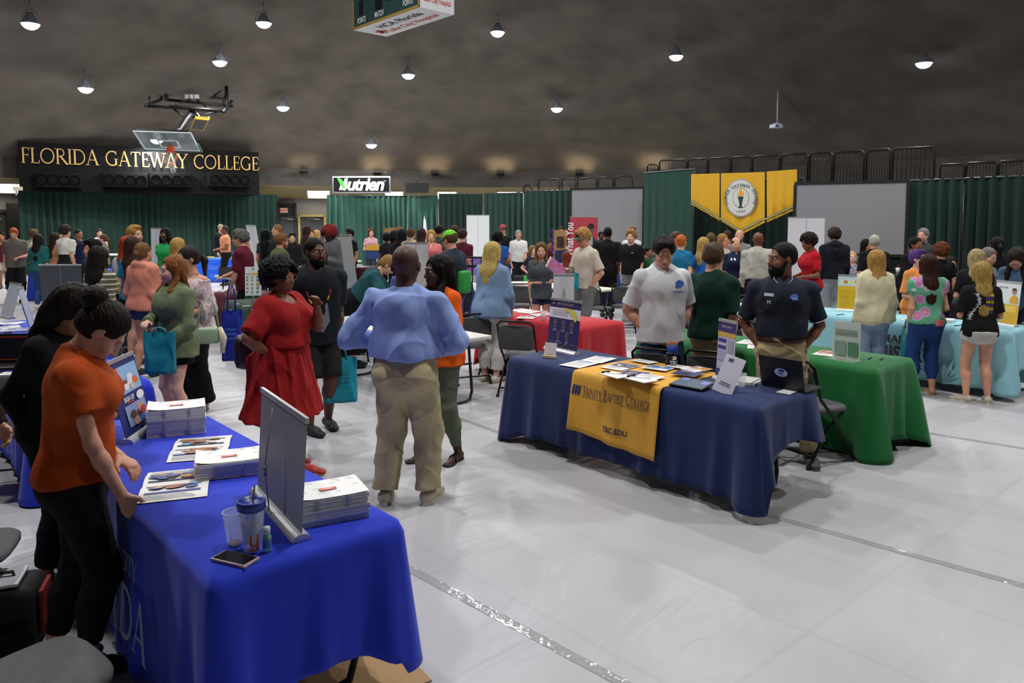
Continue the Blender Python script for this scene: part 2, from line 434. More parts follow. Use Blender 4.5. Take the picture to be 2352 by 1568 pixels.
def hand(F, el, wr, g, style, s, h, cap=.0):
    """palm, four unequal fingers and a thumb; style sets the curl"""
    u = nrm(wr-el); curl = {'flat': 8, 'relax': 22, 'hold': 48, 'fist': 75}[style]
    down = np.array([0, 0, -1.0])
    n = np.array([-g*1.0, .15, 0]) if abs(u[2]) > .75 else down   # palm normal: to the body when hanging, down when level
    n = nrm(n-np.dot(n, u)*u); x = np.cross(u, n)*g     # towards the thumb side
    if abs(u[2]) > .75 and x[1] < 0: x = -x
    fr = lambda r: max(r*s, .62*h)
    p0 = wr; pc = wr+u*.045*s
    F.seg(p0-u*.01, wr+u*.075*s, fr(.024), fr(.036), k=.012, side=x, q=max(.42, .8*h/.036/s if h > .012 else .42))
    for i, (off, ln) in enumerate(((.027, .072), (.009, .080), (-.009, .075), (-.026, .058))):
        b = wr+u*.078*s+x*off*s; L = ln*s; a0 = radians(curl); d1 = u*cos(a0)+n*sin(a0); d2 = u*cos(a0*2.1)+n*sin(a0*2.1); d3 = u*cos(a0*3)+n*sin(a0*3)
        m = b+d1*L*.5; e = m+d2*L*.3; t = e+d3*L*.2
        F.seg(b-u*.012, m, fr(.0105), fr(.0092), k=.004); F.seg(m, e, fr(.0092), fr(.0085), k=.003); F.seg(e, t, fr(.0085), fr(.0075), k=.003)
    b = wr+u*.022*s+x*.022*s; d = nrm(x*.75+u*.75+n*.25); m = b+d*.042*s; F.seg(b, m, fr(.0145), fr(.0115), k=.012)
    F.seg(m, m+nrm(x*.25+u*.9+n*.35)*.032*s, fr(.0108), fr(.009), k=.004)

def head_field(F, S, P):
    c, R, q = S['Hc'], S['Rh'], S['hs']; T = lambda x, y, z: c+R @ (np.array([x, y, z])*q)
    fm = P['sex'] == 'f'; jw = .92 if fm else 1.06; ch = P.get('chub', 1.0)
    F.ell(T(0, -.018, .030), np.array([.076, .094, .086])*q, R, k=.03)
    F.ell(T(0, .022, -.030), np.array([.061*ch, .068, .082])*q, R, k=.03)
    F.ell(T(0, .036, -.072), np.array([.046*jw*ch, .046, .036])*q, R, k=.03)
    F.ell(T(0, .072, -.093), np.array([.019*jw, .017, .015])*q, R, k=.022)
    if F.h < .02:
        for g in (1, -1):
            F.ell(T(g*.038, .062, -.035), np.array([.026*ch, .024, .026])*q, R, k=.022)
            F.ell(T(g*.031, .098, .004), np.array([.021, .013, .0095])*q, R, k=.01, op='s')
            F.ell(T(g*.011, .098, -.040), np.array([.0085, .011, .008])*q, R, k=.008)
        F.seg(T(-.036, .080, .022), T(.036, .080, .022), .0105*q, .0105*q, k=.014)
        F.seg(T(0, .088, .008), T(0, .108, -.034), .0075*q, .0115*q, k=.012)
        F.seg(T(-.016, .087, -.062), T(.016, .087, -.062), .0075*q, .0075*q, k=.006)
        F.seg(T(-.013, .087, -.072), T(.013, .087, -.072), .008*q, .008*q, k=.006)
    else:
        F.seg(T(0, .085, .0), T(0, .108, -.034), .009*q, .014*q, k=.012)
    for g in (1, -1):
        F.ell(T(g*.077, -.008, -.008), np.array([.011, .019, .031])*q, R @ rotx(-12) @ rotz(-g*18), k=.006)
        if F.h < .012: F.ell(T(g*.088, -.004, -.006), np.array([.006, .011, .019])*q, R, k=.006, op='s')

def body_field(P, S, h):
    H = P['h']; s = H/1.75; g = P.get('g', 1.0); f = P['sex'] == 'f'; up = S['up']; side = S['R'] @ np.array([1, 0, 0])
    pts = [S['hip'], S['Hc']]+[p for a in S['arms'].values() for p in a[:3]]+[p for l in S['legs'].values() for p in l[:3]]
    pts = np.array(pts); lo, hi = pts.min(0)-.26*max(1, g*.9), pts.max(0)+.26*max(1, g*.9); lo[2] = -.01
    F = Field(lo, hi, h); hw = P.get('hw', 1.08 if f else 1.0); be = P.get('belly', 0)
    F.seg(up(0, 0, .53), S['waist'], .158*s*g*hw, (.128 if f else .145)*s*g, k=.03, side=side, q=.72)
    F.seg(S['waist'], S['chest'], (.128 if f else .145)*s*g, (.15 if f else .168)*s*(g*.5+.5), k=.05, side=side, q=.7)
    F.ell(up(0, .0, .745), np.array([.162 if f else .182, .105, .13])*s*(g*.4+.6), S['R'], k=.06)
    if be: F.ell(up(0, .05+be*.5, .6), np.array([.13*g, .08+be, .14])*s, S['R'], k=.08)
    if f and P.get('bust', 1):
        for q in (1, -1): F.ell(up(q*.066*g, .095*(g*.5+.5), .725), np.array([.062, .058, .062])*s*(g*.6+.4)*P.get('bust', 1), S['R'], k=.05)
    for q in (1, -1): F.ell(up(q*.07*g, -.06*g, .515), np.array([.082, .078, .085])*s*g*hw, S['R'], k=.05)
    for q in ('l', 'r'): F.seg(up(0, -.02, .825), S['sh'][q], .045*s, .042*s, k=.035)
    F.seg(up(0, -.02, .77), S['neck'], .075*s, .052*s, k=.04)
    F.seg(S['neck']+S['R']@np.array([0, -.005, -.03]), S['Hc']+S['Rh'] @ np.array([0, -.022, -.05]), .058*s*(g*.3+.7)*(.86 if f else 1.05), .052*s*(g*.3+.7)*(.86 if f else 1.03), k=.03)
    for nm, q in (('r', 1), ('l', -1)):
        sh, el, wr, st = S['arms'][nm]; ga = (g*.6+.4)*(.86 if f else 1.0)*P.get('ga', 1)
        F.ell(sh, np.array([.046, .05, .05])*s*ga, None, k=.025)
        F.seg(sh, el, .049*s*ga, .037*s*ga, k=.025); F.seg(el, el+(wr-el)*.35, .038*s*ga, .039*s*ga, k=.02); F.seg(el+(wr-el)*.3, wr, .039*s*ga, .025*s*(.8+.2*ga), k=.02)
        hs = P.get('hand_'+nm, {'hold': 'hold', 'phone': 'hold', 'hip': 'fist', 'chin': 'hold', 'fold': 'relax', 'mouth': 'hold', 'chair': 'hold'}.get(st if isinstance(st, str) else '', 'relax'))
        if not (st == 'pocket'): hand(F, el, wr, q, hs, s, h)
        else: F.ell(wr, (.03, .04, .05), None, k=.02)
        hj, kn, an, fa = S['legs'][nm]; gl = (g*.7+.3)*P.get('gl', 1.0)*(1.04 if f else 1)
        F.seg(hj, kn, .088*s*gl, .056*s*gl, k=.035); F.seg(kn, kn+(an-kn)*.35+np.array([0, -.012, 0]), .054*s*gl, .056*s*gl, k=.02); F.seg(kn+(an-kn)*.3+np.array([0, -.012, 0]), an, .056*s*gl, .033*s, k=.02)
        fd = rotz(fa) @ np.array([0, 1, 0]); a0 = np.array([an[0], an[1], .045*s])
        F.seg(a0-fd*.03*s, a0+fd*.12*s-np.array([0, 0, .02*s]), .034*s, .026*s, k=.02, side=np.cross(fd, [0, 0, 1]), q=1)
        F.seg(a0+fd*.1*s-np.array([0, 0, .022*s]), a0+fd*.165*s-np.array([0, 0, .026*s]), .033*s, .025*s, k=.015, side=np.cross(fd, [0, 0, 1]), q=.6)
    head_field(F, S, P)
    return F

def top_field(P, S, h, t):
    """t: dict(off, sleeve (0..2: 1 elbow, 2 wrist), sr sleeve extra radius, hem share of stature, flare, neck)"""
    H = P['h']; s = H/1.75; g = P.get('g', 1.0); f = P['sex'] == 'f'; up = S['up']; side = S['R'] @ np.array([1, 0, 0]); o = t.get('off', .018)
    pts = [S['hip'], S['neck']]+[p for a in S['arms'].values() for p in a[:3]]; pts = np.array(pts)
    lo, hi = pts.min(0)-.3*max(1, g*.9), pts.max(0)+.22; hem = t.get('hem', .5); lo[2] = min(lo[2], hem*H-.1)
    F = Field(lo, hi, h); hw = P.get('hw', 1.08 if f else 1.0); be = P.get('belly', 0); fl = t.get('flare', 0); bl = t.get('blouse', 0)
    rh = .158*s*g*hw+o+fl; rw = (.13 if f else .147)*s*g+o+fl*.5+bl
    hp = up(0, 0, hem)
    if hem < .5 and not P.get('lean'): hp = np.array([S['hip'][0], S['hip'][1], hem*H])
    F.seg(hp, S['waist'], rh if hem < .56 else rw, rw, k=.03, side=side, q=t.get('q', .76), cut0=1)
    F.seg(S['waist'], S['chest'], rw, (.152 if f else .17)*s*(g*.5+.5)+o, k=.05, side=side, q=.74)
    F.ell(up(0, .0, .745), np.array([.162 if f else .182, .105, .13])*s*(g*.4+.6)+o, S['R'], k=.06)
    if be: F.ell(up(0, .05+be*.5, .6), np.array([.13*g, .08+be, .14])*s+o, S['R'], k=.08)
    if f and P.get('bust', 1):
        for q in (1, -1): F.ell(up(q*.066*g, .095*(g*.5+.5), .725), np.array([.062, .058, .062])*s*(g*.6+.4)*P.get('bust', 1)+o*.8, S['R'], k=.06)
    if hem < .54:
        for q in (1, -1): F.ell(up(q*.07*g, -.06*g, .525), np.array([.08, .078, .085])*s*g*hw+o*.7, S['R'], k=.06)
    for q in ('l', 'r'): F.seg(up(0, -.02, .822), S['sh'][q], .044*s+o*.55, .043*s+o*.55, k=.035)
    F.seg(up(0, -.02, .76), up(0, -.012, .815), .098*s*(g*.4+.6), .062*s*(g*.4+.6)+.008, k=.04)
    if hem >= .5: F.plane(hp, -(S['R'] @ np.array([0, 0, 1])))
    sl = t.get('sleeve', .6); sr = t.get('sr', .012)
    for nm, q in (('r', 1), ('l', -1)):
        sh, el, wr, st = S['arms'][nm]; ga = (g*.6+.4)*(.86 if f else 1.0)*P.get('ga', 1)
        if sl <= 0: continue
        F.ell(sh, np.array([.046, .05, .048])*s*ga+o*.6+t.get('puff', 0), None, k=.025)
        e = sh+(el-sh)*min(1, sl); F.seg(sh, e, .049*s*ga+o*.6+t.get('puff', 0), (.048-.010*min(1, sl))*s*ga+sr, k=.03, cut=1 if sl <= 1 else 0)
        if sl > 1:
            F.seg(el, el+(wr-el)*(sl-1)*.96, .040*s*ga+sr, (.028 if not t.get('bell') else .06)*s+sr*.9, k=.02, cut=1)
    nk = t.get('neck', 'crew'); R = S['R']
    if nk in ('crew', 'v'): F.ell(up(0, .03, .842), np.array([.066, .075, .05])*s*(g*.3+.7), R, k=.01, op='s')
    if nk == 'v': F.ell(up(0, .1, .81), np.array([.03, .06, .07])*s, R, k=.01, op='s')
    if nk == 'scoop': F.ell(up(0, .07, .835), np.array([.105, .09, .075])*s*(g*.3+.7), R, k=.01, op='s')
    if nk == 'off':
        F.plane(up(0, .0, .795), R @ np.array([0, .1, 1]))
    if nk in ('collar', 'polo'):
        a, b = up(0, -.012, .828), up(0, -.004, .852); F.seg(a, b, .066*s*(g*.4+.6)+.006, .06*s*(g*.4+.6)+.004, k=.012, cut=1)
        F.ell(up(0, .075, .84), np.array([.022, .05, .045])*s, R, k=.008, op='s')
    if nk == 'hood':
        F.ell(up(0, -.07, .835), np.array([.12, .07, .055])*s, R @ rotx(25), k=.03); F.seg(up(-.07, .03, .83), up(.07, .03, .83), .035*s, .035*s, k=.04)
        F.ell(up(0, .03, .865), np.array([.062, .07, .045])*s, R, k=.01, op='s')
    return F

def bottom_field(P, S, h, t):
    """t: kind pants/shorts/skirt, len (0 hip .. 2 ankle), ease radius, top share of stature"""
    H = P['h']; s = H/1.75; g = P.get('g', 1.0); f = P['sex'] == 'f'; up = S['up']; side = S['R'] @ np.array([1, 0, 0]); o = t.get('off', .01); hw = P.get('hw', 1.08 if f else 1.0)
    pts = np.array([S['hip'], S['waist']]+[p for l in S['legs'].values() for p in l[:3]]); m = .22*max(1, g*.9)+t.get('flare', 0)
    lo, hi = pts.min(0)-m, pts.max(0)+m; lo[2] = -.01
    F = Field(lo, hi, h); tp = up(0, 0, t.get('top', .585)); ease = t.get('ease', .012); be = P.get('belly', 0)
    F.seg(up(0, 0, .52), tp, .155*s*g*hw+o, (.135 if f else .148)*s*g+o*.8, k=.03, side=side, q=.74, cut=1)
    if be: F.ell(up(0, .04+be*.4, .56), np.array([.13*g, .075+be*.8, .08])*s+o*.5, S['R'], k=.06)
    for q in (1, -1): F.ell(up(q*.07*g, -.06*g, .512), np.array([.082, .078, .085])*s*g*hw+o, S['R'], k=.05)
    F.plane(tp, S['R'] @ np.array([0, 0, 1]))
    ln = t.get('len', 1.93)
    if t['kind'] == 'skirt':
        c = S['hip']; z = t['hem']*H; fl = t.get('flare', .06)
        F.seg(np.array([c[0], c[1], z]), c, .17*s*g*hw+o+fl, .158*s*g*hw+o, k=.04, side=[1, 0, 0], q=t.get('q', .78), cut0=1)
        return F
    for nm in ('r', 'l'):
        hj, kn, an, fa = S['legs'][nm]; gl = (g*.7+.3)*P.get('gl', 1.0)*(1.04 if f else 1)
        e = hj+(kn-hj)*min(1, ln); k1 = min(1, ln)
        F.seg(hj, e, .092*s*gl+o, (.088-.03*k1)*s*gl+ease*(1 if ln > .9 else 1.3), k=.035, cut=1 if ln <= 1 else 0)
        if ln > 1:
            b = kn+(an-kn)*(ln-1); r1 = t.get('cuff', .045)*s
            F.ell(kn, np.array([1, 1, 1])*(.062*s*gl+ease), None, k=.03); F.seg(kn, kn+(an-kn)*.4+np.array([0, -.012, 0]), .06*s*gl+ease, max(.061*s*gl+ease*.7, r1*.9), k=.02); F.seg(kn+(an-kn)*.35+np.array([0, -.012, 0]), b, max(.061*s*gl+ease*.7, r1*.9), r1, k=.02, cut=1)
    return F

def hair_field(P, S, h, st):
    c, R, q = S['Hc'], S['Rh'], S['hs']; T = lambda x, y, z: c+R @ (np.array([x, y, z])*q); V = lambda *a: np.array(a)*q
    L = P.get('hairlen', .25); F = Field(c-np.array([.2, .2, L+.22]), c+np.array([.2, .2, .22]), h); th = {'fade': .0045, 'buzz': .005, 'short': .014, 'crop': .009, 'mop': .026, 'curl': .034, 'afro': .055, 'bun': .008, 'pony': .009, 'braid': .01, 'long': .014, 'bob': .018, 'ring': .006}.get(st, .014)
    F.ell(T(0, -.02, .034), V(.077+th, .094+th, .087+th), R, k=.02)
    sh_ = st in ('short', 'fade', 'buzz', 'crop', 'mop', 'curl', 'ring')
    F.ell(T(0, -.045, -.005 if sh_ else -.02), V(.068+th*.8, .06+th, .045 if sh_ else .06), R, k=.03)
    if sh_ and st not in ('mop', 'curl'): F.ell(T(0, .115, .03), V(.075, .055, .045), R, k=.012, op='s')
    if st in ('mop', 'curl'): F.ell(T(0, .04, .1), V(.066, .05, .034), R, k=.03)
    if st == 'short': F.ell(T(0, .045, .104), V(.056, .04, .024), R, k=.03)
    if st == 'afro': F.ell(T(0, -.03, .05), V(.125, .125, .11), R, k=.02)
    # face and neck openings
    F.ell(T(0, .1, -.006), V(.066, .064, .088), R, k=.012, op='s')
    if st in ('bun', 'pony', 'braid', 'long', 'bob', 'afro', 'locs'): F.ell(T(0, .115, .04), V(.05, .05, .05), R, k=.015, op='s')
    if st in ('short', 'fade', 'buzz', 'crop', 'mop', 'bun', 'pony', 'braid', 'curl', 'ring', 'afro'):
        for g in (1, -1): F.ell(T(g*.08, .045, -.055), V(.05, .055, .06), R, k=.01, op='s'); F.ell(T(g*.085, .0, -.025), V(.03, .024, .03), R, k=.006, op='s')
        F.ell(T(0, -.03, -.11), V(.12, .12, .05), R, k=.012, op='s')
    if st == 'ring': F.ell(T(0, .0, .13), V(.09, .1, .1), R, k=.01, op='s')
    dn = S['R'] @ np.array([0, -.02, -1]); Rb = S['R'] @ np.array([1, 0, 0])
    if st in ('long', 'bob'):
        n = nrm(T(0, -.085, .0)-c); w0 = P.get('hairw', .085)
        p0 = T(0, -.055, .03); p1 = T(0, -.06, -.06); pb = S['R'] @ np.array([0, -1.0, 0]); p2 = S['up'](0, -.105-(P.get('g', 1)-1)*.06, .80) if L > .2 else p1+np.array([0, 0, -max(.02, L-.12)])+pb*.01
        p3 = p2+dn*max(0, L-.2)+pb*.015
        F.seg(p0, p1, w0*q, w0*q*1.05, k=.03, side=Rb, q=.7); F.seg(p1, p2, w0*q*1.05, w0*q, k=.03, side=Rb, q=.5)
        if L > .2: F.seg(p2, p3, w0*q, w0*q*.7, k=.03, side=Rb, q=.33)
        for g in (1, -1):
            e = T(g*.07, -.005, -.08); F.seg(T(g*.074, -.0, .03), e, .022*q, .024*q, k=.02, side=Rb, q=1)
            if P.get('hairfront'):
                e2 = S['up'](g*.095, .075*P.get('g', 1)+.02, .80); e3 = e2+np.array([0, .02, -P['hairfront']]); F.seg(e, e2, .026*q, .03*q, k=.02); F.seg(e2, e3, .032*q, .018*q, k=.02)
    if st == 'bun': F.ell(T(*P.get('bunpos', (0, -.115, .0))), V(.04, .035, .038)*P.get('buns', 1.0), R, k=.012)
    if st == 'pony':
        a = T(0, -.11, .03); b = T(0, -.16, -.04); F.seg(a, b, .024*q, .032*q, k=.01); F.seg(b, b+dn*L*.8+np.array([0, 0, 0]), .034*q, .014*q, k=.02)
    if st == 'braid':
        b = T(0, -.1, .03)
        for i in range(9):
            b2 = b+dn*.028+(S['R'] @ np.array([(.012 if i % 2 else -.012), -.004 if i < 2 else 0, 0])); F.ell(b2, V(.024, .02, .022)*(1-.05*i), None, k=.008); b = b+dn*.026
    if st == 'locs':
        for i in range(26):
            a = radians(-210+i*9.2*1.0); x, y = cos(a)*.082, sin(a)*.095-.012
            if y > .06: continue
            p = T(x*.9, y*.9, .055); e = T(x*1.25, y*1.15, -.05); F.seg(p, e, .012, .013, k=.01); F.seg(e, e+np.array([0, 0, -L*(.6+.4*((i*7) % 5)/5)]), .013, .008, k=.01)
    return F

def decal(parent, name, vs, fs, m, origin, ex, ey, target, off=.005, depth=.3):
    """prints a flat drawing onto a garment: points are projected onto the target mesh"""
    ex, ey = Vector(ex).normalized(), Vector(ey).normalized(); n = ex.cross(ey).normalized(); o = Vector(origin)
    bvh = BVHTree.FromPolygons([v.co for v in target.data.vertices], [p.vertices for p in target.data.polygons])
    out = []
    for v in vs:
        p = o+ex*v[0]+ey*v[1]; hit = bvh.ray_cast(p+n*depth, -n)
        out.append((hit[0]+n*off) if hit[0] is not None else p)
    return mesh_obj(name, [tuple(v) for v in out], fs, m, parent)

def skinmat(P):
    return mat(P.get('skinc') or SKIN[P['skin']], .5, bump=.12, bscale=140, var=.1, vscale=14, spec=.4)
def hairmat(c):
    return mat(c, .6, bump=1.0, bscale=30, var=.45, vscale=40, spec=.14, stretch=(3.0, 3.0, .35))

def add_mesh(root, name, F, m, amp=0, fr=22, seed=0, vert=.35):
    r = F.mesh()
    if r is None: return None
    V, Q = r
    if amp: V = folds(V, Q, amp, fr, seed, vert)
    return mesh_obj(name, V, Q, m, root, True)

PEOPLE = []
def person(px, py, d, face, label, sex='m', **P):
    """px, py: top of the head in the photograph; d: distance; face: 0 towards the camera, 90 to the right, 180 away"""
    P['sex'] = sex; P.setdefault('skin', 'w')
    top = at(px, py, d)
    if 'h' not in P: P['h'] = min(1.98, max(1.3, top.z))
    h = P.get('res', min(.024, max(.0065, d*.00135)))
    S = skeleton(P); yaw = radians(face+180); seed = int(px*7+py) % 97
    off = Matrix.Rotation(yaw, 3, 'Z') @ Vector(S['Hc']+S['Rh'] @ np.array([0, -.01, .1]))
    root = empty('person', (top.x-off.x, d-off.y, 0), yaw, label, 'person', P.get('group'))
    B = body_field(P, S, h); body = add_mesh(root, 'body', B, skinmat(P)); del B
    out = {'root': root, 'S': S, 'P': P, 'body': body}
    t = P.get('top')
    if t:
        m = t.get('m') or mat(t['c'], t.get('rough', .85), bump=t.get('bump', .07), bscale=t.get('bs', 160), sheen=.0, spec=.2, var=t.get('var', .06), vscale=9, wr=t.get('wr', .9), ws=t.get('ws', 3.2))
        out['top'] = add_mesh(root, t.get('name', 'shirt'), top_field(P, S, h, t), m, t.get('amp', .008), t.get('fr', 22), seed)
    b = P.get('bot')
    if b:
        if t and t.get('hem', .5) < .57 and 'top' not in b: b['top'] = t.get('hem', .5)+.03
        elif t and t.get('hem', .5) < .535: b['top'] = t.get('hem', .5)+.03
        b.setdefault('kind', 'pants'); m = b.get('m') or mat(b['c'], .85, bump=.08, bscale=180, spec=.2, var=b.get('var', .08), vscale=12, wr=b.get('wr', .8), ws=3.6)
        nm = {'pants': 'trousers', 'shorts': 'shorts', 'skirt': 'skirt'}[b['kind']]
        fl = b['kind'] == 'skirt'
        out['bot'] = add_mesh(root, b.get('name', nm), bottom_field(P, S, h, b), m, b.get('amp', .006), b.get('fr', 26), seed+3, .1 if fl else .8)
    hr = P.get('hair', 'short')
    if hr != 'bald':
        hh = max(.0055, h*.75) if h < .02 else h
        out['hair'] = add_mesh(root, 'hair', hair_field(P, S, hh, hr), hairmat(P.get('hairc', '2a1c14')), {'fade': .0, 'buzz': 0, 'crop': .003, 'short': .009, 'mop': .016, 'curl': .02, 'afro': .012, 'locs': .004, 'bun': .002, 'pony': .003, 'braid': .003}.get(hr, .006), {'afro': 90, 'curl': 75, 'mop': 60, 'short': 60}.get(hr, 110), seed, 1.0 if hr in ('afro', 'curl', 'mop') else .12)
    c, R, q = S['Hc'], S['Rh'], S['hs']; T = lambda x, y, z: tuple(c+R @ (np.array([x, y, z])*q)); RM = Matrix(R.tolist())
    if P.get('beard'):
        Fb = Field(c-.16, c+.16, max(.006, h*.8)); th = P['beard']
        Fb.ell(T(0, .036, -.078), np.array([.052+th*.3, .053+th, .045+th])*q, R, k=.01); Fb.ell(T(0, .07, -.097-th), np.array([.028, .024, .024])*q, R, k=.02)
        for g in (1, -1): Fb.seg(T(g*.066, .01, -.02), T(g*.055, .035, -.075), .012*q, .02*q, k=.02)
        Fb.seg(T(-.022, .092, -.054), T(.022, .092, -.054), .0055*q, .0055*q, k=.006)
        Fb.ell(T(0, .1, -.066), np.array([.02, .03, .0115])*q, R, k=.004, op='s'); Fb.ell(T(0, .085, -.01), np.array([.05, .06, .036])*q, R, k=.01, op='s')
        add_mesh(root, 'beard', Fb, hairmat(P.get('beardc', P.get('hairc', '2a1c14'))), .003, 110, seed)
    if d < 17 and P.get('eyes', 1):
        lo = 8 if d > 8 else 14
        for g in (1, -1):
            e = MB()
            for rr, y0, mi in ((.0125, .0765, 0), (.0068, .0835, 1)):
                e.lathe([(rr*sin(a*pi/lo)*q, -rr*cos(a*pi/lo)*q) for a in range(lo+1)], (0, 0, 0), lo+2, mi)
                k = (lo+1)*(lo+2); e.v[-k:] = [T(g*.031+v[0]/q, y0+v[2]/q, .003+v[1]/q) for v in e.v[-k:]]
            e.build('eye', [mat('b8a8a0', .4), mat('20140e', .3)], root)
            if d < 12:
                b = MB().tube([T(g*(.014+.006*i), .0925-.0016*i*i*.6, .0205+.0035*sin(i/4*pi)) for i in range(6)], [.0016*q, .0026*q, .0027*q, .0024*q, .002*q, .001*q], n=6)
                b.build('eyebrow', hairmat(P.get('browc', '241810' if P.get('hairc', '2')[0] in '0123' else '4a3420')), root)
        lm = MB().tube([T(-.02, .0885, -.067), T(-.009, .0955, -.0645), T(0, .096, -.0655), T(.009, .0955, -.0645), T(.02, .0885, -.067)], [.001, .0035*q, .0032*q, .0035*q, .001], n=8)
        lm.tube([T(-.018, .0885, -.068), T(-.008, .096, -.0715), T(.008, .096, -.0715), T(.018, .0885, -.068)], [.001, .0042*q, .0042*q, .001], n=8)
        lm.build('lips', mat({'w': 'a5604f', 'w2': '96574a', 'w3': 'b06a5c', 't': '7a4438', 'b': '4a2620', 'b2': '3a201c', 'b3': '5c3029', 'm': '7c4a3a'}[P['skin']], .45), root)
    # shoes
    shc = P.get('shoe', '16161a')
    if shc:
        s = P['h']/1.75
        for nm in ('r', 'l'):
            hj, kn, an, fa = S['legs'][nm]; fd = rotz(fa) @ np.array([0, 1, 0]); a0 = np.array([an[0], an[1], 0]); sd = np.cross(fd, [0, 0, 1])
            Fs = Field(np.array([a0[0]-.22, a0[1]-.22, -.005]), np.array([a0[0]+.22, a0[1]+.27, .14]), max(h*.8, .0065))
            kind = P.get('shoek', 'shoe')
            if kind != 'sandal':
                Fs.seg(a0-fd*.035*s+[0, 0, .052*s], a0+fd*.1*s+[0, 0, .04*s], .046*s, .042*s, k=.02); Fs.seg(a0+fd*.08*s+[0, 0, .035*s], a0+fd*.175*s+[0, 0, .03*s], .047*s, .038*s, k=.02, side=sd, q=.7)
                if kind == 'low': Fs.ell(a0+fd*.03*s+[0, 0, .105*s], (.05, .08, .05), rotz(fa), k=.01, op='s')
                Fs.plane((0, 0, .004), (0, 0, -1)); Fs.plane((0, 0, .095*s), (0, 0, 1))
                sh = add_mesh(root, 'shoe', Fs, mat(shc, .6, bump=.3, bscale=90, var=.1))
            else:
                m = MB(); fdv, sv = Vector(fd), Vector(sd); o = Vector(a0)
                m.tube([o+fdv*(.0+.028*i)+sv*(.004*sin(i))+Vector((0, 0, .012)) for i in range(-2, 8)], [.02, .03, .032, .032, .034, .038, .042, .044, .042, .026], n=12)
                m.v = [(v[0], v[1], min(max(v[2], .001), .02)) for v in m.v]; m.sm = [False]*len(m.sm)
                m.tube([o+fdv*.10*s+sv*.036*s+Vector((0, 0, .015)), o+fdv*.08*s+sv*.03*s+Vector((0, 0, .05*s)), o+fdv*.06*s+Vector((0, 0, .075*s)), o+fdv*.08*s-sv*.03*s+Vector((0, 0, .05*s)), o+fdv*.10*s-sv*.036*s+Vector((0, 0, .015))], .008, n=6)
                sh = m.build('sandal', mat(shc, .6), root)
            if P.get('sole') and kind != 'sandal':
                m = MB(); pts = []
                for i in range(20):
                    a = 2*pi*i/20; y = sin(a)*.145*s+.065*s; x = cos(a)*.046*s*(1+.12*sin(a)); pts.append(tuple(a0+fd*y+sd*x)[:2])
                m.poly(pts, .028).build('sole', mat(P['sole'], .7), sh)
    # extras
    if P.get('cap'):
        bc, vc = P['cap'][:2]; back = P['cap'][2] if len(P['cap']) > 2 else 1
        Fc = Field(c-.2, c+.22, max(.007, h*.9)); Fc.ell(T(0, -.018, .04), np.array([.086, .104, .092])*q, R, k=0); Fc.plane(T(0, 0, .035), -(R @ np.array([0, .12, 1]))); cp = add_mesh(root, 'cap', Fc, mat(bc, .8, bump=.3))
        m = MB(); rows = 5
        for i in range(rows+1):
            for j in range(9):
                a = (j/8-.5)*2.1; rr = .092+.07*i/rows*cos(a*.8); m.v.append(T(sin(a)*rr*.92, back*(cos(a)*rr-.01), .045-.02*i/rows-.02*(a*a)*.5))
        fs = [(i*9+j, i*9+j+1, i*9+j+10, i*9+j+9) for i in range(rows) for j in range(8)]
        nv = len(m.v); m.v += [tuple(Vector(v)+RM @ Vector((0, 0, -.004))) for v in m.v]; m.f = fs+[tuple(x+nv for x in f)[::-1] for f in fs]; m.mi = [0]*len(m.f); m.sm = [True]*len(m.f)
        m.build('cap_visor', mat(vc, .8), cp)
    if P.get('glasses'):
        m = MB()
        for g in (1, -1):
            m.tube([T(g*.033+.023*cos(a*pi/8), .108-abs(cos(a*pi/8))*.004, .0+.018*sin(a*pi/8)) for a in range(16)], .0016, n=6, closed=True)
            m.tube([T(g*.056, .102, .004), T(g*.076, .06, .006), T(g*.08, -.01, .002)], .0016, n=6)
        m.tube([T(-.01, .11, .002), T(0, .112, .005), T(.01, .11, .002)], .0014, n=6)
        m.build('glasses', mat(P['glasses'], .3, .6), root)
    if P.get('belt'):
        Fb = Field(S['waist']-np.array([.35, .3, .2]), S['waist']+np.array([.35, .3, .2]), max(.008, h)); g = P.get('g', 1); be = P.get('belly', 0)
        z = P.get('beltz', .575); sg = S['R'] @ np.array([1, 0, 0]); s = P['h']/1.75; up = S['up']
        Fb.seg(up(0, 0, .52), up(0, 0, .6), .155*s*g*P.get('hw', 1.0)+.018, .148*s*g+.02, k=.0, side=sg, q=.75)
        if be: Fb.ell(up(0, .04+be*.4, .56), np.array([.13*g, .075+be*.8, .08])*s+.014, S['R'], k=.06)
        Fb.plane(up(0, 0, z+.011), S['R'] @ np.array([0, 0, 1])); Fb.plane(up(0, 0, z-.011), -(S['R'] @ np.array([0, 0, 1])))
        add_mesh(root, 'belt', Fb, mat(P['belt'], .5))
    if P.get('watch'):
        nm = P['watch'][0]; sh, el, wr, st = S['arms'][nm]; u = Vector(nrm(wr-el)); o = Vector(wr)-u*.025; x = u.orthogonal().normalized(); y = u.cross(x); r = .031*P['h']/1.75*(P.get('g', 1)*.4+.6)
        m = MB().tube([o+(x*cos(a*pi/8)+y*sin(a*pi/8))*r-u*0 for a in range(16)], .006, n=8, closed=True)
        outw = Vector((1 if nm == 'r' else -1, .2, .2)); m.box(o+(outw-outw.dot(u)*u).normalized()*(r+.004), (.012, .034, .034), bev=.004)
        m.build('wristwatch', mat(P['watch'][1], .35, .3), root)
    PEOPLE.append(out)
    return out
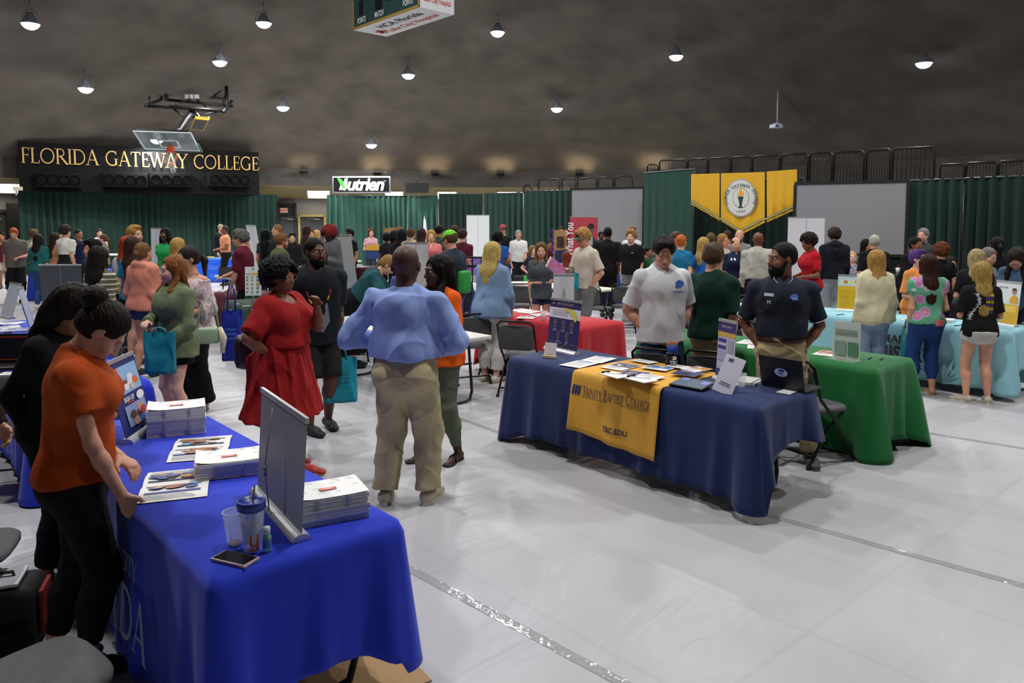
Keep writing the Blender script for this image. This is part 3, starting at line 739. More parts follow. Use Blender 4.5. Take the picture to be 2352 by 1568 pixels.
# ------------------------------------------------------------------ the hall
A_ = radians(131.3); LA = Vector((cos(A_), sin(A_), 0)); SB = Vector((cos(A_-pi/2), sin(A_-pi/2), 0)); UP = Vector((0, 0, 1))
def onv(px, py, A, B):
    """point of the vertical plane through A and B seen at a pixel"""
    r = pray(px, py); n = (Vector((B.x-A.x, B.y-A.y, 0))).cross(UP); t = n.dot(Vector((A.x, A.y, 0))-Vector((0, 0, CAMZ)))/n.dot(r)
    return Vector((0, 0, CAMZ))+r*t
def struct(name, o): o['kind'] = 'structure'; return o

def floor_material():
    m = bpy.data.materials.new('vinyl_floor'); m.use_nodes = True; nt = m.node_tree; b = nt.nodes['Principled BSDF']
    tc = nt.nodes.new('ShaderNodeTexCoord'); mp = nt.nodes.new('ShaderNodeMapping'); mp.inputs['Rotation'].default_value = (0, 0, -A_); nt.links.new(tc.outputs['Object'], mp.inputs[0])
    n = nt.nodes.new('ShaderNodeTexNoise'); n.inputs['Scale'].default_value = .7; n.inputs['Detail'].default_value = 5; nt.links.new(mp.outputs[0], n.inputs[0])
    br = nt.nodes.new('ShaderNodeTexBrick'); br.inputs['Scale'].default_value = .3; br.inputs['Mortar Size'].default_value = .004; br.offset = 0
    br.inputs['Color1'].default_value = (.97, .97, .97, 1); br.inputs['Color2'].default_value = (1, 1, 1, 1); br.inputs['Mortar'].default_value = (.93, .93, .93, 1); nt.links.new(mp.outputs[0], br.inputs[0])
    r = nt.nodes.new('ShaderNodeValToRGB'); r.color_ramp.elements[0].position = .3; r.color_ramp.elements[1].position = .75
    r.color_ramp.elements[0].color = (*lin('a9a8ab'), 1); r.color_ramp.elements[1].color = (*lin('b9b8bb'), 1); nt.links.new(n.outputs[0], r.inputs[0])
    mx = nt.nodes.new('ShaderNodeMixRGB'); mx.blend_type = 'MULTIPLY'; mx.inputs[0].default_value = 1; nt.links.new(r.outputs[0], mx.inputs[1]); nt.links.new(br.outputs[0], mx.inputs[2]); nt.links.new(mx.outputs[0], b.inputs['Base Color'])
    n2 = nt.nodes.new('ShaderNodeTexNoise'); n2.inputs['Scale'].default_value = 1.6; n2.inputs['Detail'].default_value = 4; n2.inputs['Distortion'].default_value = 2.2
    mp2 = nt.nodes.new('ShaderNodeMapping'); mp2.inputs['Scale'].default_value = (1, .35, 1); nt.links.new(mp.outputs[0], mp2.inputs[0]); nt.links.new(mp2.outputs[0], n2.inputs[0])
    bp = nt.nodes.new('ShaderNodeBump'); bp.inputs['Strength'].default_value = .45; bp.inputs['Distance'].default_value = .05; nt.links.new(n2.outputs[0], bp.inputs['Height']); nt.links.new(bp.outputs[0], b.inputs['Normal'])
    b.inputs['Roughness'].default_value = .38; b.inputs['Specular IOR Level'].default_value = .35
    return m
fl = MB().box((DC[0], DC[1]-1, -.1), (62, 62, .2)).build('floor', floor_material()); struct('floor', fl)
tape = mat('a5a5a8', .12, bump=.8, bscale=18, spec=.9, stretch=(1, 1, 1), coat=.5)
for i, (a, b) in enumerate([((930, 1300), (1470, 1590)), ((1735, 1175), (2400, 1358)), ((1030, 952), (1190, 1008)), ((2105, 990), (2352, 1030))]):
    p, q = onz(*a), onz(*b); t = (q-p).normalized(); s_ = t.cross(UP)*.03; N = 40; m = MB()
    rnd = random.Random(i)
    vs = []
    for k in range(N+1):
        c = p.lerp(q, k/N)+t.cross(UP)*rnd.uniform(-.003, .003)
        vs += [c-s_+UP*.0015, c+UP*rnd.uniform(.002, .006), c+s_+UP*.0015]
    fs = [(k*3+j, k*3+j+1, k*3+j+4, k*3+j+3) for k in range(N) for j in (0, 1)]
    m.add(vs, fs, 0, True); o = m.build('floor_seam_tape', tape)
    tag(o, ['clear wrinkled floor tape seam starting beside the royal blue cloth table', 'clear tape seam on the grey floor running right from the navy cloth table', 'short pale floor tape seam between the orange shirt woman and navy table', 'faint tape seam on the floor right of the green cloth table'][i], 'tape')

# dome, ring beam, soffit and outer wall
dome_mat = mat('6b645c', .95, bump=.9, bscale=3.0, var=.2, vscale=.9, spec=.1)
vs, fs = [], []; NR, NA = 28, 96
for i in range(NR+1):
    rr = DR*i/NR
    for k in range(NA):
        a = 2*pi*k/NA; x, y = DC[0]+rr*cos(a), DC[1]+rr*sin(a); vs.append((x, y, dome_z(x, y)))
for i in range(NR):
    for k in range(NA):
        k2 = (k+1) % NA; fs.append((i*NA+k, i*NA+k2, (i+1)*NA+k2, (i+1)*NA+k))
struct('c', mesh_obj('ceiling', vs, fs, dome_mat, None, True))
RO = 25.5; ZS = 3.42
def ring(name, r0, z0, r1, z1, m):
    vs = []; fs = []
    for (rr, z) in ((r0, z0), (r1, z1)):
        for k in range(NA): a = 2*pi*k/NA; vs.append((DC[0]+rr*cos(a), DC[1]+rr*sin(a), z))
    for k in range(NA): k2 = (k+1) % NA; fs.append((k, k2, NA+k2, NA+k))
    return struct(name, mesh_obj(name, vs, fs, m, None, False))
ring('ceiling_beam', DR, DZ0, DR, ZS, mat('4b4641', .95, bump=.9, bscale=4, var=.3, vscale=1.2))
ring('ceiling_soffit', DR, ZS, RO, 2.95, mat('a79a70', .9, var=.06))
ring('wall_lower', RO, 0, RO, 2.95, mat('b2b4b8', .8, var=.04))

# ceiling lamps: bell reflector, glowing lens, cage
lens_m = mat('dfe8ff', .4, emit=34); refl = mat('80848c', .35, .2); dark = mat('18181a', .6)
LAMPPW = 250
def lamp(p, idx, label, light=True):
    z0 = dome_z(p.x, p.y); root = empty('ceiling_lamp', p, 0, label, 'ceiling light', 'high bay lamps hanging from the dome')
    MB().lathe([(.0, .30), (.07, .30), (.1, .24), (.14, .16), (.2, .06), (.235, .0), (.225, .0), (.19, .055), (.13, .15)], n=20).build('reflector', refl, root)
    MB().lathe([(0, -.13), (.08, -.125), (.15, -.09), (.2, -.03), (.215, .02)], n=20).build('lens', lens_m, root)
    m = MB()
    for k in range(4):
        a = k*pi/2; m.tube([(cos(a)*.236, sin(a)*.236, .0), (cos(a)*.24, sin(a)*.24, .16), (cos(a)*.14, sin(a)*.14, .34), (0, 0, .4)], .008, n=5)
    m.tube([(0, 0, .38), (0, 0, max(.45, z0-p.z))], .012, n=6); m.build('hanger', mat('8a8c90', .4, .6), root)
    if light:
        L = bpy.data.lights.new('lamp_light', 'AREA'); L.shape = 'DISK'; L.size = .5; L.energy = LAMPPW; L.color = (1, .99, .97); L.spread = radians(170)
        lo = bpy.data.objects.new('lamp_light', L); lo.location = (0, 0, -.16); lo.parent = root; COL.objects.link(lo)
        if idx >= 20: return root
        G = bpy.data.lights.new('lamp_glow', 'POINT'); G.shadow_soft_size = .12; G.energy = 85; G.color = (.72, .82, 1.0)
        go = bpy.data.objects.new('lamp_glow', G); go.location = (0, 0, .2 if z0-p.z > .7 else .12); go.parent = root; COL.objects.link(go)
    return root
LP = [(70, 56, 'bright high bay lamp at the upper left corner of the dome'), (606, 54, 'high bay lamp left of the scoreboard, highest of those above the hoop'), (1143, 75, 'high bay lamp right of the scoreboard'),
      (1553, 130, 'high bay lamp above the projector pole, to its left'), (2122, 146, 'high bay lamp at the far right of the dome'), (505, 143, 'high bay lamp straight above the hoop frame'),
      (938, 173, 'high bay lamp below the scoreboard'), (1279, 250, 'high bay lamp between the black logo sign and the projector'), (197, 204, 'high bay lamp at left, above the wall lettering'),
      (650, 247, 'high bay lamp just right of the hoop frame'), (853, 333, 'lowest high bay lamp, above the black logo sign'), (360, 322, 'high bay lamp seen through the glass backboard')]
for i, (px, py, lb) in enumerate(LP):
    r = pray(px, py).normalized(); t = 8
    while True:
        p = r*t
        if CAMZ+p.z+.62 >= dome_z(p.x, p.y) or t > 45: break
        t += .02
    lamp(Vector((p.x, p.y, CAMZ+p.z)), i, lb)
for i, (x, y) in enumerate([(-9, 13.5), (-3.5, 11), (3, 10.5), (9, 12), (-6, 6), (.5, 4.5), (7, 5), (-1, 17), (14, 13), (4, 17.5)]):
    z = dome_z(x, y)-.7; L = lamp(Vector((x, y, z)), 20+i, 'high bay lamp hanging from the dome above the view')
# diffuser panels in the soffit
pm = mat('fff3d2', .5, emit=5.5)
for i, (px, wd) in enumerate([(733, .95), (906, .8), (1027, .85), (1164, .85), (1292, .8), (560, .9), (1450, .85), (2175, .9), (2315, .9), (25, .9)]):
    r = pray(px, 505); r.z = 0; r.normalize(); a = r.dot(Vector((DC[0], DC[1], 0))); rr = Vector((DC[0], DC[1], 0)); t = a+sqrt(a*a-rr.dot(rr)+23.6**2)
    c = r*t; o = empty('panel_light', (c.x, c.y, 3.145), atan2(r.y, r.x), ['panel light left of the black logo sign', 'panel light just right of the black logo sign', 'panel light above the middle green curtain, left one', 'panel light above the middle green curtain, right one', 'panel light left of the grey screen, behind the railing', 'panel light behind the lettered wall', 'panel light behind the left grey screen', 'slim panel light behind the right railings', 'slim panel light at the far right behind railings', 'panel light behind the left door'][i], 'ceiling light', 'square panel lights under the outer ceiling')
    o.rotation_euler = (0, radians(6.7), atan2(r.y, r.x))
    MB().box((0, 0, 0), (2.2, wd, .05)).build('diffuser', pm, o); MB().box((-1.13, 0, .0), (.05, wd+.1, .07)).box((1.13, 0, .0), (.05, wd+.1, .07)).box((0, wd/2+.03, 0), (2.3, .05, .07)).box((0, -wd/2-.03, 0), (2.3, .05, .07)).build('frame', mat('d8d8d0', .5), o)
# wall washers on the beam
for i, px in enumerate([700, 868, 1000, 1150, 1330, 1500]):
    r = pray(px, 505); r.z = 0; r.normalize(); a = r.dot(Vector((DC[0], DC[1], 0))); rr = Vector((DC[0], DC[1], 0)); t = a+sqrt(a*a-rr.dot(rr)+20.9**2); c = r*t
    o = empty('wall_washer', (c.x, c.y, 4.02), atan2(r.y, r.x)-pi/2, 'small dark uplight on the concrete ring beam', 'light', 'uplights along the ring beam')
    MB().box((0, .3, 0), (.35, .6, .06)).box((0, -.02, .04), (.35, .12, .1)).build('housing', mat('2a2826', .7), o)
    L = bpy.data.lights.new('uplight', 'AREA'); L.size = 1.1; L.energy = 7 if px > 800 else 4; L.color = (1, .8, .5); lo = bpy.data.objects.new('uplight', L); lo.location = (0, -.02, .13); lo.rotation_euler = (radians(165), 0, 0); lo.parent = o; COL.objects.link(lo)

# doors in the outer wall
def wallpt(px, inset=.06):
    r = pray(px, 505); r.z = 0; r.normalize(); a = r.dot(Vector((DC[0], DC[1], 0))); rr = Vector((DC[0], DC[1], 0)); t = a+sqrt(a*a-rr.dot(rr)+(RO-inset)**2); c = r*t
    n = (Vector((DC[0], DC[1], 0))-c).normalized(); return c, n
for i, (px0, px1, top, fc, lb) in enumerate([(638, 681, 2.75, '26282e', 'x'), (684, 748, 2.2, 'b9a566', 'x'), (-70, 20, 2.35, '26282e', 'x')]):
    a, n = wallpt(px0, .35); b, _ = wallpt(px1, .35); c = (a+b)/2; wd = (b-a).length; rz = atan2(b.y-a.y, b.x-a.x)
    o = empty('door_%d' % (i+1), (c.x, c.y, 0), rz); o['kind'] = 'structure'
    MB().box((-wd/2+.05, 0, top/2), (.1, .2, top)).box((wd/2-.05, 0, top/2), (.1, .2, top)).box((0, 0, top-.05), (wd, .2, .1)).build('door_frame', mat(fc, .6), o)
    MB().box((0, .02, min(top-.1, 2.1)/2), (wd-.2, .05, min(top-.1, 2.1))).build('door_leaf', mat('3c4048', .5), o)
    if top > 2.3: MB().box((0, .03, (2.12+top-.1)/2), (wd-.2, .05, top-.22)if 0 else (wd-.2, .05, top-.1-2.14)).build('transom_panel', mat('24262c', .6), o)
    MB().box((wd*.18, -.06, 1.98), (.28, .06, .06)).box((-.05, -.05, 2.02), (.4, .02, .025)).build('door_closer', mat('9a9ca0', .4, .5), o)
    MB().box((0, -.05, 1.02), (wd*.6, .05, .06)).build('push_bar', mat('8a8c90', .35, .7), o)
a, n = wallpt(648, .75); b, _ = wallpt(657, .75)
o = empty('exit_sign', ((a.x+b.x)/2, (a.y+b.y)/2, 2.3), atan2(b.y-a.y, b.x-a.x), 'small white exit sign with red letters over the dark door', 'exit sign')
MB().box((0, 0, .1), (.34, .08, .22)).build('case', mat('e8e8e4', .5), o)
MB().tube([(0, .0, .2), (0, .1, .5), (0, .65, .55)], .015, n=6).build('bracket', dark, o)
v, f = text_mesh('EXIT', .17, bold=.03); mesh_obj('lettering', [(x, -.045, y+.04) for x, y, z in v], f, mat('c01810', .5, emit=.6), o)
w1, _ = wallpt(20, .4); MB().box((0, 0, 1.3), (1.1, .3, 2.6)).build('wall_pier', mat('0c0c0f', .8), None, (w1.x+.6, w1.y, 0), .3)['kind'] = 'structure'

# lettered housing
HA, HB = at(43, 400, 26), at(595, 400, 30.2); hd = (HB-HA); hd.z = 0; HL = hd.length; hrz = atan2(hd.y, hd.x); HZ0, HZ1 = onv(43, 438, HA, HB).z, onv(43, 325, HA, HB).z
o = empty('lettered_wall', (HA.x, HA.y, 0), hrz, 'black wall housing with gold college name lettering above the left curtain', 'sign wall')
MB().box((HL/2, .95, (HZ0+HZ1)/2), (HL, 1.9, HZ1-HZ0)).build('housing', mat('060607', .85, bump=.1, bscale=6, spec=.2), o)
def hu(px): p = onv(px, 400, HA, HB); return (Vector((p.x-HA.x, p.y-HA.y, 0))).dot(hd.normalized())
v, f, wd = serif_mesh('FLORIDA GATEWAY COLLEGE', 1.0, 1.0)
u0, u1 = hu(49), hu(594); zb, zt = onv(49, 374, HA, HB).z, onv(49, 338, HA, HB).z; sx = (u1-u0)/wd
m = MB(); m.T = Matrix(((sx, 0, 0, (u0+u1)/2), (0, 0, -1, -.05), (0, (zt-zb), 0, zb), (0, 0, 0, 1))); m.add([(x, y, .03) for x, y, z in v], f, 0)
m.build('lettering', mat('b8934e', .55), o)
for i, (a, b) in enumerate([(80, 186), (233, 337), (340, 440), (475, 572)]):
    ua, ub = hu(a), hu(b); zc = onv((a+b)/2, 414, HA, HB).z; c = HA+hd.normalized()*((ua+ub)/2); n = Vector((hd.y, -hd.x, 0)).normalized()
    s = empty('loudspeaker', (c.x+n.x*.16, c.y+n.y*.16, zc), hrz, ['long black loudspeaker under the letters FLORIDA', 'black loudspeaker under the letters GATEWAY, left of the middle pair', 'black loudspeaker under the hoop, right of the middle pair', 'black loudspeaker under the word COLLEGE'][i], 'loudspeaker', 'loudspeakers on the lettered wall')
    MB().box((0, 0, 0), (ub-ua, .3, .5), bev=.02).build('cabinet', mat('060607', .85, spec=.15), s)
    for k in range(4):
        x = (k-1.5)*(ub-ua)*.235; m = MB(); m.T = Matrix(((1, 0, 0, x), (0, 0, 1, -.2), (0, 1, 0, 0), (0, 0, 0, 1)))
        m.lathe([(.0, .12), (.05, .12), (.09, .09), (.15, .02), (.165, .0), (.175, .02), (.175, .05)], n=20); m.build('driver', mat('040404', .95, spec=.1), s)

# pleated curtains
def curtain(a, b, z0, z1, c, label, pleat=.17, amp=.045, n=None, cat='curtain', sag=0.0):
    d = b-a; d.z = 0; L = d.length; N = int(L/pleat*8); rows = 7; vs = []; rnd = random.Random(int(L*100)); ph = rnd.random()*6
    for r in range(rows+1):
        t = r/rows; z = z1+(z0-z1)*t
        for i in range(N+1):
            u = L*i/N; p = ph+2*pi*u/pleat+1.3*sin(u*1.7+ph)+.35*sin(t*3+u*2.1); k = amp*(.35+.65*min(1, t*3))*(.75+.4*sin(u*2.9+ph))
            y = k*(sin(p)+.35*sin(2*p+.6)); vs.append((u+.25*k*cos(p), y, z-(sag*sin(pi*u/L) if r == 0 else 0)))
    fs = [(r*(N+1)+i, r*(N+1)+i+1, (r+1)*(N+1)+i+1, (r+1)*(N+1)+i) for r in range(rows) for i in range(N)]
    root = empty('curtain', (a.x, a.y, 0), atan2(d.y, d.x), label, cat, 'green drape panels round the hall')
    mesh_obj('drape', vs, fs, mat(c, .85, bump=.05, bscale=80, sheen=.1, spec=.15), root, True)
    MB().tube([(0, 0, z1-.02), (L, 0, z1-.02)], .02, n=8).build('rail', mat('5a5c60', .4, .7), root)
    m = MB()
    for x in (0.03, L-.03): m.tube([(x, .06, .0), (x, .06, z1)], .022, n=8); m.box((x, .06, .01), (.2, .2, .02))
    m.build('stand', mat('5a5c60', .4, .7), root)
    return root
GC, GD = '1e352e', '172b25'
for (xa, da, xb, db, z, c, lb) in [
    (44, 26.6, 236, 28.4, 3.02, GC, 'dark green curtain at the far left under the word FLORIDA'), (236, 28.4, 432, 30.4, 3.02, GC, 'green curtain under the word GATEWAY and the hoop'), (432, 30.4, 638, 32.4, 3.02, GC, 'green curtain beside the exit door under the word COLLEGE'),
    (752, 31.2, 935, 32.4, 2.98, '28483f', 'lighter green curtain below the black logo sign'), (937, 32.2, 1006, 32, 2.98, '28483f', 'narrow green curtain right of the logo sign'), (1008, 30.8, 1109, 30.8, 3.02, GD, 'dark green curtain behind the far white banner'),
    (1112, 30.6, 1202, 29.8, 3.03, GC, 'green curtain between the white banner and the screen'), (1204, 29.4, 1314, 28.6, 3.08, GC, 'green curtain touching the left grey screen'),
    (1478, 22.6, 1592, 20.9, 3.36, '22413a', 'tall smooth green curtain between left screen and yellow banner'), (1592, 21.6, 1842, 19.8, 3.05, GD, 'dark green curtain behind the yellow banners'),
    (2084, 17.3, 2212, 16.4, 2.86, GC, 'green curtain right of the right grey screen'), (2212, 16.4, 2460, 14.7, 2.86, GD, 'dark green curtain at the far right edge')]:
    curtain(at(xa, 500, da), at(xb, 500, db), .02, z, c, lb, pleat=.24 if 'smooth' not in lb else .34, amp=.085 if 'smooth' not in lb else .012)

# projection screens
for i, (x0, x1, d0, d1, yt, yb, lb) in enumerate([(1313, 1477, 24.6, 23.4, 436, 558, 'grey projection screen left of the yellow banners'), (1830, 2083, 18.3, 17.2, 424, 580, 'large grey projection screen right of the yellow banners')]):
    a, b = at(x0, yt, d0), at(x1, yt, d1); zb = at(x0, yb, d0).z; zt = a.z; d = b-a; d.z = 0; L = d.length
    o = empty('projection_screen', (a.x, a.y, 0), atan2(d.y, d.x), lb, 'screen', 'grey projection screens')
    MB().box((L/2, 0, (zt+zb)/2), (L, .02, zt-zb)).build('screen', mat('87888c', .8), o)
    MB().box((L/2, .0, zt+.03), (L+.1, .05, .07)).box((L/2, 0, zb-.03), (L+.1, .05, .07)).box((-.03, 0, (zt+zb)/2), (.07, .05, zt-zb)).box((L+.03, 0, (zt+zb)/2), (.07, .05, zt-zb)).build('frame', mat('0c0c0e', .5), o)
    MB().box((L/2, .03, zb/2), (L, .02, zb)).build('skirt', mat('0a0a0d', .9), o)

# yellow banners
YA, YB = at(1597, 400, 20.6), at(1838, 400, 18.9)
def poly_on(A, B, pts, off):
    n = Vector((B.y-A.y, A.x-B.x, 0)).normalized(); return [onv(x, y, A, B)+n*off for x, y in pts]
ym = mat('d4a31f', .75, bump=.25, bscale=5, stretch=(4, 4, .4)); wm = mat('cfcfc8', .7); gm = mat('173f33', .7)
for i, (tl, tr, br, pt, bl, lb) in enumerate([((1597, 401), (1662, 399), (1661, 507), None, (1598, 469), 'left yellow pennant banner with a slanted striped hem'),
        ((1665, 399), (1765, 396), (1762, 511), (1711, 537), (1662, 508), 'middle yellow banner with the round college seal'), ((1769, 395), (1838, 390), (1835, 480), None, (1767, 511), 'right yellow pennant banner with a slanted striped hem')]):
    pts = [tl, bl]+([pt] if pt else [])+[br, tr]; top = poly_on(YA, YB, pts, .26); nn = Vector((YB.y-YA.y, YA.x-YB.x, 0)).normalized()
    m = MB(); NX, NY = 24, 8; vs = []
    for gx in range(NX+1):
        s = gx/NX; x = tl[0]+(tr[0]-tl[0])*s; yt = tl[1]+(tr[1]-tl[1])*s
        if pt: k = (pt[0]-bl[0])/(br[0]-bl[0]); yb = bl[1]+(pt[1]-bl[1])*s/k if s < k else pt[1]+(br[1]-pt[1])*(s-k)/(1-k)
        else: yb = bl[1]+(br[1]-bl[1])*s
        for gy in range(NY+1):
            t = gy/NY; vs.append(onv(x, yt+(yb-yt)*t, YA, YB)+nn*(.26+.018*sin(s*19+i*2+.8*sin(t*2))*(.3+t)))
    fs = [(a*(NY+1)+b, a*(NY+1)+b+1, (a+1)*(NY+1)+b+1, (a+1)*(NY+1)+b) for a in range(NX) for b in range(NY)]
    o = mesh_obj('hanging_banner', vs, fs, ym, None, True); tag(o, lb, 'banner', 'yellow banners on the green curtain')
    def strip(p0, p1, w0, w1, mm, off=.295):
        q = poly_on(YA, YB, [(p0[0], p0[1]-w0), (p0[0], p0[1]-w1), (p1[0], p1[1]-w1), (p1[0], p1[1]-w0)], off); mesh_obj('stripe', q, [(0, 1, 2, 3)], mm, o)
    segs = [(bl, pt), (pt, br)] if pt else [(bl, br)]
    for p0, p1 in segs: strip(p0, p1, 5, 10.5, gm); strip(p0, p1, 6.5, 9, mat('c9bf8a', .7), .3)
    if pt:
        cx, cy, rx, ry = 1711.5, 455, 34, 42
        def disc(rxx, ryy, off, mm, nm='seal_disc'):
            q = poly_on(YA, YB, [(cx+rxx*cos(2*pi*k/40), cy+ryy*sin(2*pi*k/40)) for k in range(40)], off); mesh_obj(nm, q, [tuple(range(40))], mm, o)
        disc(36, 43.5, .296, wm); disc(35, 42.3, .299, gm); disc(33.8, 41.2, .302, wm); disc(18.6, 23, .305, gm); disc(17.8, 22.2, .308, wm)
        cu = onv(cx, cy, YA, YB); ud = (YB-YA); ud.z = 0; ud.normalize(); mpp = 19.7/FPX
        def glyph(s, ang, rr, size, up=True):
            v, f, wd = serif_mesh(s, size, bold=1.5)
            for k in range(len(v)): v[k] = (v[k][0], v[k][1], 0)
            x0, z0 = rr*sin(ang)*1.27, rr*cos(ang)*1.0; ca, sa = cos(ang), sin(ang)
            return [cu+ud*(x0+(x*ca+y*sa)*1.25)+UP*(z0+(-x*sa+y*ca))+nn*.312 for x, y, z in v], f
        for k, ch in enumerate('FLORIDA GATEWAY COLLEGE'):
            if ch == ' ': continue
            v, f = glyph(ch, radians(-118+k*236/22), .285, .075); mesh_obj('lettering', v, f, gm, o)
        v, f = text_mesh('1947', .085, space=1.3); mesh_obj('lettering', [cu+ud*x*1.2+UP*(y-.375)+nn*.312 for x, y, z in v], f, gm, o)
        P2 = lambda pts, mm, nm: mesh_obj(nm, poly_on(YA, YB, pts, .315), [tuple(range(len(pts)))], mm, o)
        P2([(1706, 455), (1717, 455), (1713.5, 474), (1709.5, 474)], gm, 'torch_handle'); P2([(1704.5, 452), (1718.5, 452), (1716.5, 457), (1706.5, 457)], gm, 'torch_cup'); P2([(1707, 474), (1715, 474), (1716, 477), (1706, 477)], gm, 'torch_base')
        P2([(1708, 452), (1705, 447), (1705, 442), (1708, 444), (1709, 437), (1713, 431), (1713.5, 438), (1716, 441), (1718, 442), (1718, 447), (1715, 452), (1712, 448)], mat('e0a528', .6), 'torch_flame')

# railings above the bleachers, bleachers
blk = mat('0b0b0c', .5, .3)
def railing(x0, y0, x1, y1, d0, d1, h, label, bars=9, curl=False):
    a, b = at(x0, y0, d0), at(x1, y1, d1); root = empty('guard_rail', (a.x, a.y, a.z-h), 0, label, 'railing', 'black railing panels above the bleachers')
    b = b-a; m = MB(); e = b.normalized()*.06
    m.tube([(0, 0, -.2), (0, 0, h-.08), tuple(Vector((0, 0, h))+e), tuple(Vector((b.x, b.y, b.z+h))-e), (b.x, b.y, b.z+h-.08), (b.x, b.y, b.z-.2)], .028, n=8); m.tube([(0, 0, .08), (b.x, b.y, b.z+.08)], .02, n=6); m.build('rail_frame', blk, root)
    m = MB()
    for k in range(1, bars):
        t = k/bars; m.tube([(b.x*t, b.y*t, b.z*t+.08), (b.x*t, b.y*t, b.z*t+h)], .009, n=5)
    m.build('balusters', blk, root)
RX = [(1487, 377, 1512, 378), (1515, 368, 1577, 366), (1580, 366, 1625, 364), (1627, 364, 1678, 361), (1680, 361, 1726, 359), (1729, 359, 1790, 356), (1795, 355, 1856, 351), (1861, 351, 1912, 349), (1917, 349, 1985, 346), (1991, 346, 2046, 342), (2052, 342, 2148, 337)]
for k, (x0, y0, x1, y1) in enumerate(RX):
    railing(x0, y0, x1, y1, 25.2-(x0-1487)*.0088, 25.2-(x1-1487)*.0088, 1.1, 'black railing panel %s on the right bleachers' % ['low and short at the left end', 'above the tall smooth curtain', 'above the left yellow pennant, left one', 'above the left yellow pennant, right one', 'above the middle yellow banner', 'above the right yellow pennant', 'left of the thin cable over the right screen', 'crossed by the thin cable', 'above the middle of the right screen', 'above the right end of the right screen', 'tallest at the right end'][k], 9 if x1-x0 > 40 else 3)
for k, (x0, x1) in enumerate([(2160, 2215), (2220, 2290), (2295, 2370)]): railing(x0, 378-k*4, x1, 376-k*4, 21-k*.5, 20.5-k*.5, 1.0, 'black railing panel behind the right green curtain, %s' % ['left', 'middle', 'right'][k], 9)
for k, (x0, y0, x1, y1) in enumerate([(1203, 425, 1222, 424), (1237, 412, 1285, 411), (1291, 410, 1322, 410), (1327, 409, 1370, 407), (1374, 407, 1408, 407), (1412, 405, 1452, 404)]): railing(x0, y0, x1, y1, 30.5-k*.2, 30.3-k*.2, 1.05, 'black railing panel over the left screen, %s' % ['low at its left end', 'first full panel', 'second full panel', 'third full panel', 'fourth full panel', 'last panel by the tall curtain'][k], 9)
o = empty('bleachers', (0, 0, 0), 0, 'dark bleacher stand behind the yellow banners and right screen', 'bleachers')
m = MB(); c0, c1 = at(1480, 500, 23.6), at(2500, 500, 16.3); dd = (c1-c0); dd.z = 0; nb = Vector((-dd.y, dd.x, 0)).normalized(); LL = dd.length; R3 = Matrix.Rotation(atan2(dd.y, dd.x), 3, 'Z')
for k in range(6):
    m.box(c0.lerp(c1, .5)*1+nb*(1.0+k*.7)-UP*(c0.lerp(c1, .5).z)+UP*(.2+k*.24), (LL, .7, .4+k*.48), R=R3)
m.build('steps', mat('15171a', .7), o)
m = MB()
for k in range(1, 6): m.box(c0.lerp(c1, .5)+nb*(1.0+k*.7)-UP*(c0.lerp(c1, .5).z)+UP*(.5+k*.48), (LL, .3, .05), R=R3)
m.build('bench_seats', mat('2c3440', .5), o)

# scoreboard
SZ = 6.1; SA, SBc, SCc, SD = onz(813, 70, SZ), onz(965, 16, SZ), onz(1043, 34, SZ), onz(887, 84, SZ)
ex = (SBc-SA); WL = ex.length; ex.normalize(); ey = Vector((-ex.y, ex.x, 0)); WD = max(.8, (SCc-SBc).length)
o = empty('scoreboard', SA, atan2(ex.y, ex.x), 'dark green scoreboard with white sponsor panels hanging from the dome', 'scoreboard')
MB().box((WL/2, WD/2, 1.1), (WL, WD, 2.2)).build('case', mat('e6e6e8', .6), o)
MB().poly([(0, 0), (WL, 0), (WL, 2.2), (0, 2.2)], .01).build('front_panel', mat('143c3c', .6), o).matrix_local = frame((1, 0, 0), (0, 0, 1), (0, -1, 0), (0, -.002, 0))
m = MB()
for a, b in (((0, 0), (WL, .05)), ((0, 0), (.04, 2.2)), ((WL-.04, 0), (WL, 2.2)), ((0, 2.15), (WL, 2.2))): m.poly([(a[0], a[1]), (b[0], a[1]), (b[0], b[1]), (a[0], b[1])], .012)
m.build('border', mat('a8872a', .5), o).matrix_local = frame((1, 0, 0), (0, 0, 1), (0, -1, 0), (0, -.012, 0))
for f_, wd_, z0, z1 in ((.13, .16, .26, .56), (.41, .26, .24, .7), (.575, .13, .34, .8), (.83, .18, .33, .7)): m = MB().poly([(f_*WL-wd_/2, z0), (f_*WL+wd_/2, z0), (f_*WL+wd_/2, z1), (f_*WL-wd_/2, z1)], .004); m.build('digit_window', mat('0e1010', .3), o).matrix_local = frame((1, 0, 0), (0, 0, 1), (0, -1, 0), (0, -.014, 0))
for s, f_, z, sz in (('POINTS', .14, .1, .16), ('FOULS', .14, .6, .16), ('MATCH', .42, .1, .16), ('PERIOD', .42, .78, .16), ('POINTS', .84, .12, .16)):
    v, f = text_mesh(s, sz, shear=.15, bold=.02); mesh_obj('lettering', [(x*.62+f_*WL, -.022, y+z) for x, y, q in v], f, mat('e8e8e8', .6), o)
for s, z, c in (('HCA Florida', .33, '20242c'), ('Lake City Hospital', .14, 'd8603c')):
    v, f = text_mesh(s, .2 if z > .2 else .15, bold=.012); mesh_obj('lettering', [(WL+.006, x*(.55 if z > .2 else .6)+WD/2, y+z) for x, y, q in v], f, mat(c, .6), o)
    v, f = text_mesh(s, .3 if z > .2 else .24, bold=.012); mesh_obj('lettering', [(x*1.0+WL*.55, (y*1.0)*-1+WD*(.42 if z > .2 else .78), -.006) for x, y, q in v], f, mat(c, .6), o)
m = MB()
